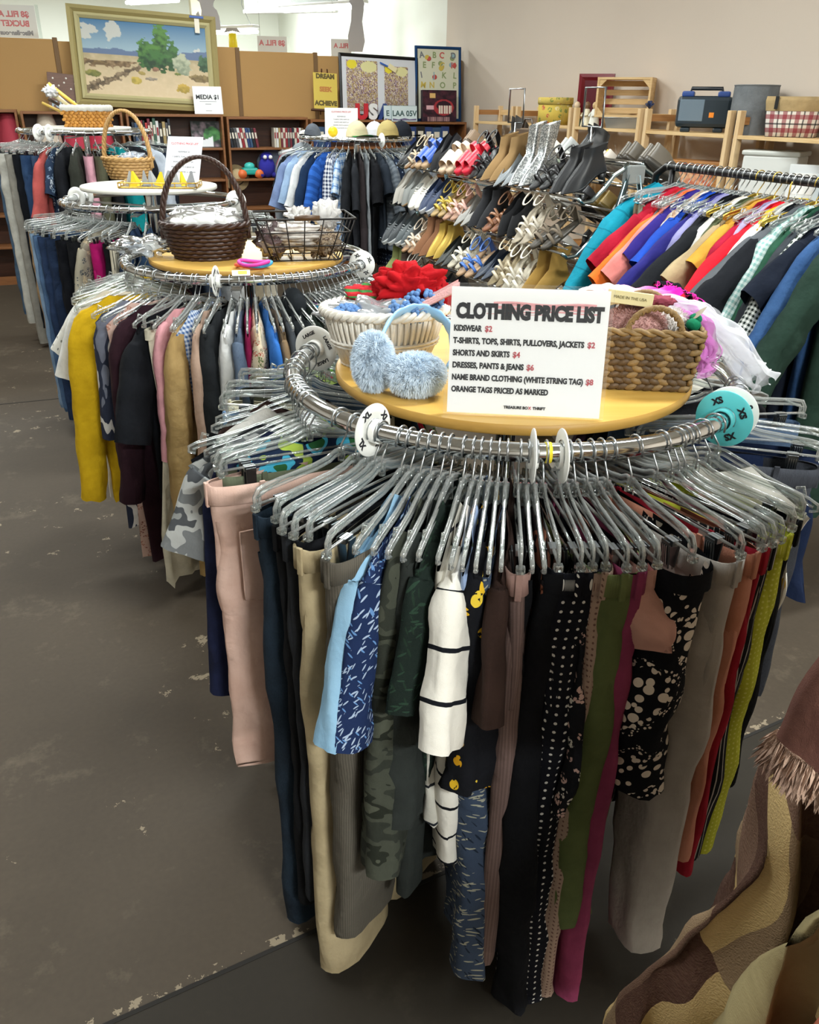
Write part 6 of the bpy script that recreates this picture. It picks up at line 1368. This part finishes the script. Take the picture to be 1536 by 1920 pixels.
e0 = at_z(712, 640, TZ + .095); e1 = at_z(740, 592, TZ + .125); e2 = at_z(790, 578, TZ + .13); e3 = at_z(838, 606, TZ + .105); e4 = at_z(850, 660, TZ + .06); e5 = at_z(838, 690, TZ + .035)
def smooth(P, n=6):
    P = [Vector(p) for p in P]; out = []
    for i in range(len(P) - 1):
        p0 = P[max(i - 1, 0)]; p1 = P[i]; p2 = P[i + 1]; p3 = P[min(i + 2, len(P) - 1)]
        for k in range(n):
            f = k / n; out.append(.5 * ((2 * p1) + (p2 - p0) * f + (2 * p0 - 5 * p1 + 4 * p2 - p3) * f * f + (3 * p1 - p0 - 3 * p2 + p3) * f ** 3))
    return out + [P[-1]]
HP = smooth([c1, e0, e1, e2, e3, e4, e5])
MB().tube(HP, [.0085 + .0014 * math.sin(i * 2.1) for i in range(len(HP))], 8, sq=(1.5, .5)).build('headband', RIB, t)
# dark square basket of scarves
HY = straw('6a5030', '33261a', .6); HYL = straw('9c7f50', '604828', .6)
BB = at_z(1212, 728, TZ); BB.z = TZ
BM = Matrix.Translation(BB + Vector((0, .045, 0))) @ Matrix.Rotation(R(-6), 4, 'Z')
t = thing('seagrass_basket', 'brown woven seagrass basket right of the price list sign', 'basket', BM)
bw, bd, bh = .090, .072, .112
def per(s, w, d):                            # point on a rounded rectangle, s in 0..1
    L = [w * 2, d * 2, w * 2, d * 2]; P = sum(L); x = (s % 1) * P
    if x < L[0]: return Vector((-w + x, -d, 0)), Vector((1, 0, 0))
    x -= L[0]
    if x < L[1]: return Vector((w, -d + x, 0)), Vector((0, 1, 0))
    x -= L[1]
    if x < L[2]: return Vector((w - x, d, 0)), Vector((-1, 0, 0))
    x -= L[2]; return Vector((-w, d - x, 0)), Vector((0, -1, 0))
mb = MB(); nr = 9
for j in range(nr):
    z = .008 + (bh - .014) * j / (nr - 1); g = .86 + .14 * j / (nr - 1) + .02
    for k in range(34):
        p, dr = per((k + .5 * (j % 2)) / 34, bw * g, bd * g); a = math.atan2(dr.y, dr.x)
        mb.ball(p + Vector((0, 0, z)), (.0145, .0052 + .001 * (k % 2), .0072), k % 3 == 0, 8, Matrix.Rotation(a, 3, 'Z') @ Matrix.Rotation(R(16 if j % 2 else -16), 3, 'Y'))
mb.build('woven_wall', [HY, HYL], t); MB().box((0, 0, .006), (bw * 1.72, bd * 1.72, .01)).build('bottom', HY, t)
MB().loft([[per(k / 40, bw * g - .006, bd * g - .006)[0] + Vector((0, 0, z)) for k in range(40)] for g, z in ((.86, .004), (1.0, bh - .006))]).build('inner_wall', plain('3a2c1e', .9, 0, 'basket_inside'), t)
mb = MB()
for s in range(2): mb.tube([per(k / 90, bw * 1.03, bd * 1.03)[0] + Vector((0, .003 * math.cos(k * .9 + s * PI), bh + .004 + .004 * math.sin(k * .9 + s * PI))) for k in range(90)], .005, 5, closed=True)
mb.build('rope_rim', HYL, t)
for y in (-bd, bd):
    mb = MB()
    for s in range(2): mb.tube([(.05 * math.cos(a) + .003 * math.cos(a * 14 + s * PI), y * 1.02, bh + .05 * math.sin(a) + .003 * math.sin(a * 14 + s * PI)) for a in [PI * k / 40 for k in range(41)]], .0045, 5)
    mb.build('rope_handle', HYL, t)
def at_b(x, y, z): return BM @ Vector((x, y, z))
def fuzz(mb, c, r, n, ln, sd): fur(mb, c, r, n, ln, sd, None)
mb = MB(); fuzz(mb, at_b(-.03, -.01, .118), (.062, .05, .032), 3500, .008, 31); item('fleece_scarf', 'dusty pink fuzzy scarf inside the seagrass basket', 'scarf', mb, plain('b98f8a', .95, 0, 'pink_fuzz'))
mb = MB(); fuzz(mb, at_b(.045, .015, .122), (.035, .035, .024), 2000, .008, 33); item('fleece_scarf', 'white fluffy scarf at the right inside the seagrass basket', 'scarf', mb, plain('ded8d4', .95, 0, 'white_fuzz'))
item('green_tassel', 'emerald green wrapped tassel at the right rim of the seagrass basket', 'tassel', MB().ball(at_b(.078, -.03, .125), (.014, .018, .012), n=12).ball(at_b(.085, -.01, .132), (.012, .016, .01), n=12), cloth('0f6a4a', '2e9a6a'))
item('leather_tag', 'small tan leaf-shaped leather tag in the seagrass basket', 'tag', MB().grid(lambda u, v: at_b(.07 + .03 * v, -.02 + .03 * (u - .5) * math.sin(PI * v), .128 + .03 * v), 6, 8), LE('8a7a5c'))
t = thing('small_box', 'cream cardboard box marked MADE IN THE USA on the seagrass basket', 'box', BM @ TR(-.045, -.012, .155, R(-8), R(-10), R(4)))
MB().box((0, 0, .012), (.085, .06, .024), bev=.001).build('box', plain('d8cc9c', .6, 0, 'cream_card'), t); text('MADE IN THE USA', .0075, plain('6a6038', .7, 0, 'olive_print'), t, TR(0, -.0305, .012, 0, PI / 2), 0)
item('knit_glove', 'dusty maroon knit glove fingers beside the cream box', 'glove', crumple(at_b(.015, -.02, .165), (.03, .014, .01), 6, .5, 24), cloth('9a4a5a', '7c3848'))
def drape(pts, nv_, w, sd, thick=0.0, amp=.012):   # cloth strip along a path of points with folds across it
    P = smooth(pts, 8); mb = MB(); n = len(P) - 1
    def fn(u, v):
        f = v * n; k = min(int(f), n - 1); p = P[k].lerp(P[k + 1], f - k); t_ = (P[k + 1] - P[k]).normalized(); s = t_.cross(Vector((0, 0, 1)))
        s = s.normalized() if s.length > .1 else Vector((1, 0, 0)); up = s.cross(t_)
        ww = w(v) if callable(w) else w
        return p + s * ww * (u - .5) + up * amp * (math.sin(u * 19 + sd + v * 3) * .7 + noise.noise(Vector((u * 4 + sd, v * 5, sd))) * 1.6)
    mb.grid(fn, nv_, n, 0, True, None, (.2, .4)); return mb
def pinkgrad(): 
    t = NT('pink_ombre'); s = t.sep(t.coord('UV')); t.color(t.ramp(s[1], [(0, lin('f0e4e8')), (.22, lin('f2b0d0')), (.34, lin('e020a0'))])); return _cloth_end(t)
item('ombre_cloth', 'white to hot pink ombre cloth across the top of the seagrass basket', 'cloth', drape([at_z(1098, 548, 1.375), at_z(1150, 542, 1.385), at_z(1215, 548, 1.375), at_z(1262, 540, 1.372)], 24, .055, 2, amp=.008), pinkgrad())
item('bandana', 'black bandana with a hot pink print on the right of the basket', 'bandana', drape([at_z(1238, 538, 1.372), at_z(1272, 540, 1.368), at_z(1300, 560, 1.345), at_z(1305, 585, 1.32)], 24, lambda v: .075 * (1 - .4 * v), 4, amp=.006), blotch(((0, '14131a'), (.50, 'e82a9c'), (.56, '14131a'), (.63, 'e82a9c')), 24.0, 1.0))
item('white_knit_hat', 'white cloth hat at the back left of the seagrass basket', 'hat', crumple(at_z(1140, 552, 1.345), (.055, .04, .022), 15, .2, 36, 1.5), cloth('dfe0e2', 'd0d2d4'))
TUL = film('eef0f6', .30, .12, .5); TULP = film('e08ad8', .45, .12, .5)
def tulle(name, lb, pts, w, m, sd):
    mb = MB()
    for k in range(3):
        off = Vector((.006 * k, -.005 * k, .007 * k)); d = drape([p + off * (1 + .3 * i) for i, p in enumerate(pts)], 30, w, sd + k * 2.3, amp=.016); mb.add(d.v, d.f)
    return item(name, lb, 'tulle', mb, m)
tulle('pink_tulle', 'pink tulle spilling down the right side of the seagrass basket', [at_z(1215, 585, 1.345), at_z(1262, 600, 1.34), at_z(1298, 640, 1.30), at_z(1300, 690, 1.245)], lambda v: .05 + .03 * v, TULP, 1.0)
tulle('white_tulle', 'white tulle trailing over the back of the front rack', [at_z(1225, 580, 1.36), at_z(1290, 596, 1.34), at_z(1345, 640, 1.29), at_z(1385, 690, 1.235), at_z(1400, 720, 1.20)], lambda v: .05 + .06 * v, TUL, 3.0)
mb = MB()
for a in range(7): mb.grid(lambda u, v, a=a: at_z(1312, 678, 1.255) + Vector((.035 * v * math.cos(a * .9 + u * .9), .02 * v * math.sin(a * .9), .03 * v * math.sin(a * .9 + u * .9))), 5, 4)
item('tulle_bow', 'pink tulle bow at the right edge of the maple top', 'bow', mb, TULP)

# ------------------------------------------------------------------ things on the second rack's top
T2Z = 1.185
DK = straw('4a2f24', '221512', .4)
D0 = at_z(378, 492, T2Z); D0.z = T2Z; D0 += Vector((0, .11, 0))
def round_basket(name, lb, M, rb, rt, h, rows, m, handle, hr=.009, strands=2, el_=.8, amp=.004, n=44):
    t = thing(name, lb, 'basket', M); mb = MB()
    for j in range(rows):
        f = j / (rows - 1); r = rb + (rt - rb) * f ** .8; z = .006 + (h - .012) * f
        mb.tube([((r + amp * (-1) ** (k + j)) * math.cos(2 * PI * k / n), (r + amp * (-1) ** (k + j)) * el_ * math.sin(2 * PI * k / n), z) for k in range(n)], h / rows * .58, 6, closed=True)
    mb.build('woven_wall', m, t); mb = MB()
    for k in range(n // 2): a = 2 * PI * (k + .25) * 2 / n; mb.tube([(rb * math.cos(a), rb * el_ * math.sin(a), 0), (rt * math.cos(a), rt * el_ * math.sin(a), h)], .003, 4)
    mb.build('stakes', m, t); MB().lathe([(0, .004), (rb, .004), (rb, .012), (0, .012)], 30, sy=el_).build('bottom', m, t); mb = MB()
    for s in range(2): mb.tube([((rt + .005 + .005 * math.cos(k * .8 + s * PI)) * math.cos(2 * PI * k / 90), (rt + .005 + .005 * math.cos(k * .8 + s * PI)) * el_ * math.sin(2 * PI * k / 90), h + .005 * math.sin(k * .8 + s * PI)) for k in range(90)], .007, 5, closed=True)
    mb.build('braided_rim', m, t)
    if handle:
        mb = MB()
        for s in range(strands): mb.tube([(rt * math.cos(a) + hr * .7 * math.cos(a * 22 + s * 2 * PI / strands), hr * .7 * math.sin(a * 22 + s * 2 * PI / strands), h * .55 + (handle + h * .45) * math.sin(a) ** .85) for a in [PI * k / 70 for k in range(71)]], hr, 6)
        mb.build('handle', m, t)
    return t
DM = Matrix.Translation(D0) @ Matrix.Rotation(R(8), 4, 'Z')
round_basket('handled_basket', 'dark brown wicker basket with a tall hoop handle on the second rack', DM, .115, .155, .125, 9, DK, .225, .0075, 3)
for k in range(6):
    x, y, z = (-.075 + .075 * (k % 3), -.03 + .05 * (k // 3), .125 + .02 * (k // 3))
    item('sock_bundle', 'white rolled sock bundle in a clear bag, %s in the dark handled basket' % ['front left', 'front middle', 'front right', 'rear left', 'rear middle', 'rear right'][k], 'socks', crumple(DM @ Vector((x, y, z)), (.05, .035, .032), k * 3.1, .22, 26, 1.6), plain('e6e6e4', .6, 0, 'white_cotton'), 'sock bundles in the dark basket')
item('plastic_bag', 'clear plastic bag stretched over the white sock bundles', 'bag', crumple(DM @ Vector((0, -.005, .14)), (.135, .075, .045), 8, .15, 40, 2.5), film('f0f2f4', .05, .8, .1))
item('hanger_bag', 'clear crinkled bag lying left of the dark handled basket', 'bag', crumple(at_z(270, 462, T2Z + .04), (.11, .06, .035), 4, .5, 40, 2.4), film('c4ccd2', .3, .9, .08))
W0 = at_z(575, 492, T2Z); W0.z = T2Z; W0 += Vector((-.02, .10, 0)); WM = Matrix.Translation(W0) @ Matrix.Rotation(R(14), 4, 'Z')
t = thing('wire_basket', 'black wire basket with wooden grips right of the dark basket', 'basket', WM); WI = plain('25211f', .5, .6, 'black_wire'); mb = MB()
for f in (0, .35, .68, 1.0): w_, d_ = .125 + .055 * f, .08 + .05 * f; mb.tube([per(k / 60, w_, d_)[0] + Vector((0, 0, .004 + .15 * f)) for k in range(60)], .0028 if f < 1 else .004, 5, closed=True)
for k in range(18): p, d_ = per((k + .5) / 18, .125, .08); p2, _ = per((k + .5) / 18, .18, .13); mb.tube([p + Vector((0, 0, .004)), p.lerp(p2, .4) + Vector((0, 0, .06)), p2 + Vector((0, 0, .154))], .0024, 5)
for k in range(5): mb.tube([(-.11 + .055 * k, -.08, .004), (-.11 + .055 * k, .08, .004)], .0022, 4)
mb.build('wire_frame', WI, t)
for y in (-.13, .13): MB().tube([(-.045, y, .158), (0, y, .160), (.045, y, .158)], [.009, .011, .009], 8).build('grip', wood('5a4028', '45301e'), t)
item('bead_bag', 'clear bag of brown beads at the right of the wire basket', 'bag', crumple(WM @ Vector((.07, -.02, .06)), (.065, .055, .05), 2, .3, 40, 3), blotch(((0, '6a5a4c'), (.42, '94846f'), (.52, '5a4a40'), (.6, 'b0a494')), 60.0, 2.0))
item('hosiery_pack', 'stack of clear packets of pale hosiery in the wire basket', 'packet', crumple(WM @ Vector((-.03, -.01, .085)), (.11, .07, .05), 7, .35, 44, 2.4), stripes('cfcac4', '8a8078', .012, .35))
item('white_tissue', 'crumpled white tissue bag standing up in the wire basket', 'bag', crumple(WM @ Vector((.09, .03, .15)), (.05, .035, .055), 11, .45, 36, 2.2), film('eceae8', .65, .4))
item('white_tissue', 'crumpled white tissue bag in the middle of the wire basket', 'bag', crumple(WM @ Vector((-.01, .03, .14)), (.045, .035, .04), 13, .5, 36, 2.2), film('e6e4e2', .65, .4))
item('brown_hosiery', 'dark mauve hosiery at the left end of the wire basket', 'packet', crumple(WM @ Vector((-.12, .0, .06)), (.06, .06, .06), 17, .45, 36, 2.2), film('5c4a4c', .7, .6))
for k, (px, py, z, r, c, nm) in enumerate(((470, 497, .010, .052, 'e0604a', 'coral'), (480, 494, .018, .055, '3f9cc8', 'sky blue'), (476, 492, .028, .052, 'd83aa0', 'magenta'))):
    P = at_z(px, py, T2Z + z); item('hair_band', nm + ' elastic hair band lying in front of the dark basket', 'hair band', MB().tube([(r * math.cos(a), r * .75 * math.sin(a), .004 * math.sin(2 * a + k)) for a in [2 * PI * j / 30 for j in range(30)]], .0065, 6, closed=True), plain(c, .6, 0, 'elastic'), 'hair bands on the second rack', Matrix.Translation(P))
t = thing('hair_band_card', 'small white card with a yellow square on the hair bands', 'tag', Matrix.Translation(at_z(452, 512, T2Z + .01)) @ Matrix.Rotation(R(12), 4, 'Z') @ Matrix.Rotation(R(14), 4, 'X')); MB().box((0, 0, 0), (.06, .04, .003)).build('card', plain('e8e6de', .5, 0, 'card'), t); MB().box((.005, 0, .0022), (.03, .026, .001)).build('yellow_square', plain('e8c020', .5, 0, 'yellow_print'), t)

# ------------------------------------------------------------------ third, back left and cap racks
T3Z = 1.30
SG = straw('c09a62', '8e6a3a', .5)
B3 = at_z(232, 338, T3Z); B3.z = T3Z; B3 += Vector((0, .12, 0))
BM3 = Matrix.Translation(B3) @ Matrix.Rotation(R(-6), 4, 'Z')
round_basket('handled_basket', 'light tan wicker basket with a hoop handle on the third rack', BM3, .105, .14, .11, 7, SG, .25, .0085, 3)
item('bagged_scarves', 'white and blue scarves in a clear bag inside the tan basket', 'bag', crumple(BM3 @ Vector((.03, 0, .11)), (.08, .06, .035), 3, .4, 36, 2.4), film('b4c0d0', .6, .6))
tr = at_z(300, 352, T3Z); tr.z = T3Z; TM = Matrix.Translation(tr + Vector((0, .02, 0))) @ Matrix.Rotation(R(4), 4, 'Z')
t = thing('gilt_tray', 'low gold-edged tray on the white top of the third rack', 'tray', TM); BR = plain('c4a050', .3, .9, 'brass')
MB().box((0, 0, .003), (.40, .18, .005), bev=.002).build('plate', plain('b8b09a', .3, .4, 'tray_mirror'), t); mb = MB()
for z in (.006, .028): mb.tube([per(k / 40, .2, .09)[0] + Vector((0, 0, z)) for k in range(40)], .004, 5, closed=True)
for k in range(20): p, _ = per(k / 20, .2, .09); mb.tube([p + Vector((0, 0, .005)), p + Vector((0, 0, .028))], .003, 4)
mb.build('gallery', BR, t)
gq = random.Random(9)
for k in range(9):
    c = [('9a9da0', 'grey'), ('d8c020', 'yellow'), ('8a8d92', 'dark grey')][k % 3]; P = TM @ Vector((-.16 + .04 * k, gq.uniform(-.03, .03), .008)); s = gq.uniform(.03, .045)
    item('folded_bandana', c[1] + ' pointed folded napkin, ' + ORD[k] + ' from the left on the gilt tray', 'napkin', MB().loft([[Vector((s * math.cos(a), s * .5 * math.sin(a), 0)) for a in (0, 1.6, 3.1, 4.7)], [Vector((s * .6 * math.cos(a), s * .4 * math.sin(a), .03)) for a in (0, 1.6, 3.1, 4.7)], [Vector((.006 * math.cos(a), .004 * math.sin(a), .055 + s * .5)) for a in (0, 1.6, 3.1, 4.7)]], cap0=True, cap1=True, smooth=False), plain(c[0], .7, 0, 'napkin_' + c[1].replace(' ', '_')), 'napkins on the gilt tray', Matrix.Translation(P) @ Matrix.Rotation(gq.uniform(-.8, .8), 4, 'Z') @ Matrix.Rotation(gq.uniform(-.2, .2), 4, 'Y'))
def paper_sign(P, w, h, rz, lean, label, lines):
    t = thing('paper_sign', label, 'sign', Matrix.Translation(P) @ Matrix.Rotation(rz, 4, 'Z') @ Matrix.Rotation(-lean, 4, 'X'))
    MB().box((0, .003, h / 2), (w, .003, h)).build('sheet', plain('e4e4ea', .6, 0, 'sheet'), t); MB().box((0, .05, .002), (w, .09, .003), rot=Matrix.Rotation(lean, 3, 'X')).build('holder_foot', PL_, t)
    for s, sz, z, c in lines: text(s, sz, c, t, TR(0, .0008, z * h, 0, PI / 2), sz * .03)
SL = [('CLOTHING PRICE LIST', .016, .86, PINK), ('KIDSWEAR $2', .011, .70, GREYI), ('T-SHIRTS, TOPS, SHIRTS $2', .011, .60, GREYI), ('SHORTS AND SKIRTS $4', .011, .50, GREYI), ('DRESSES, PANTS & JEANS $6', .011, .40, GREYI), ('ORANGE TAGS PRICED AS MARKED', .010, .30, GREYI)]
P = at_z(334, 352, T3Z); P.z = T3Z; paper_sign(P + Vector((0, .05, 0)), .205, .265, R(-14), R(24), 'white price sheet leaning back on the third rack', SL)
# straw basket of paper rolls on the back left rack
S4 = Vector(at_z(171, 233, 1.53)); S4 = Vector((RK4.c.x + .07, RK4.c.y - .10, 1.53)); SM = Matrix.Translation(S4) @ Matrix.Rotation(R(4), 4, 'Z')
t = thing('straw_basket', 'rectangular honey straw basket with a white lining on the back left rack', 'basket', SM); HO = straw('d69a44', 'a8702a', .6); mb = MB()
for j in range(6):
    for k in range(30):
        p, d_ = per((k + .5 * (j % 2)) / 30, .135 + .003 * j, .085 + .003 * j); mb.ball(p + Vector((0, 0, .012 + .02 * j)), (.019, .007, .012), k % 2, 8, Matrix.Rotation(math.atan2(d_.y, d_.x), 3, 'Z') @ Matrix.Rotation(R(25 if j % 2 else -25), 3, 'Y'))
mb.build('woven_wall', [HO, straw('c48a38', '96601f', .6)], t); MB().box((0, 0, .006), (.26, .16, .01)).build('bottom', HO, t)
mb = MB(); mb.tube([per(k / 50, .152, .102)[0] + Vector((0, 0, .125 + .003 * math.sin(k * 2.2))) for k in range(50)], .014, 8, closed=True, sq=(1.5, .8)); mb.build('lining_cuff', cloth('dcdad2'), t)
for k, (a, c, L_, r, nm) in enumerate(((R(-52), 'd8b44a', .42, .013, 'yellow paper roll'), (R(-57), 'e8dcb0', .38, .012, 'cream paper roll'), (R(-62), '4a3a2c', .34, .010, 'dark brown rod'), (R(-48), 'eceae4', .36, .008, 'white paper strip'), (R(-66), 'b89a48', .33, .010, 'ochre paper roll'))):
    d_ = Vector((math.sin(a), 0, math.cos(a))); p = SM @ Vector((.09 - .03 * k, -.03 + .02 * k, .02)); item('paper_roll', nm + ' sticking out of the honey straw basket', 'paper roll', MB().tube([p, p + d_ * L_], r, 10), plain(c, .5, 0, 'roll_paper'), 'rolls in the straw basket')
item('white_gift_bow', 'white tissue bow on the paper rolls', 'bow', crumple(SM @ Vector((-.23, -.01, .23)), (.05, .04, .035), 5, .55, 36, 2.4), plain('e4e6e8', .4, 0, 'tissue'))
# caps and a price sheet
T5Z = 1.46
def cap(x, y, c, c2, rz, label, s=1.0):
    t = thing('baseball_cap', label, 'cap', Matrix.Translation((RK5.c.x + x, RK5.c.y + y, T5Z)) @ Matrix.Rotation(rz, 4, 'Z') @ Matrix.Scale(s, 4), 'caps on the back rack')
    mb = MB(); L = []
    for j in range(7):
        f = j / 6 * PI / 2; L.append([Vector((.085 * math.cos(f) * math.cos(2 * PI * k / 24) * 1.1, .085 * math.cos(f) * math.sin(2 * PI * k / 24), .004 + .115 * math.sin(f))) for k in range(24)])
    mb.loft(L, cap1=True).build('crown', cloth(c), t); MB().grid(lambda u, v: ((.085 + .085 * v) * math.cos((u - .5) * 2.0 * (1 - .15 * v)) * 1.08, (.085 + .012 * v) * math.sin((u - .5) * 2.0), .010 + .012 * v - .018 * (2 * u - 1) ** 2 * v), 14, 6).build('visor', cloth(c2), t); MB().ball((0, 0, .119), .006).build('button', cloth(c), t)
cap(.02, -.20, 'd2c6a4', '1e8a3c', R(-60), 'cream cap with a bright green visor on the rack of caps', 1.05)
cap(.16, -.12, 'd4d6dc', 'c8cad0', R(-100), 'white cap behind the khaki and green caps')
cap(.27, -.18, 'b3a26c', 'a8975f', R(-75), 'khaki cap beside the right size divider', 1.1)
cap(.42 - .04, .0, '20242c', '1a1d22', R(-40), 'black cap at the right end of the caps', 1.05)
cap(-.36, -.06, '5a5f68', '4a4e56', R(-120), 'small grey cap at the left end of the caps', .8)
item('toy_ball', 'small bright yellow ball on the rack of caps', 'ball', MB().ball((RK5.c.x - .17, RK5.c.y - .28, T5Z + .04), .04, n=16), plain('f0cc20', .4, 0, 'yellow_ball'))
paper_sign(Vector((RK5.c.x - .11, RK5.c.y - .16, T5Z)), .27, .215, R(2), R(6), 'white price sheet standing among the caps', SL)
bpy.context.view_layer.update()
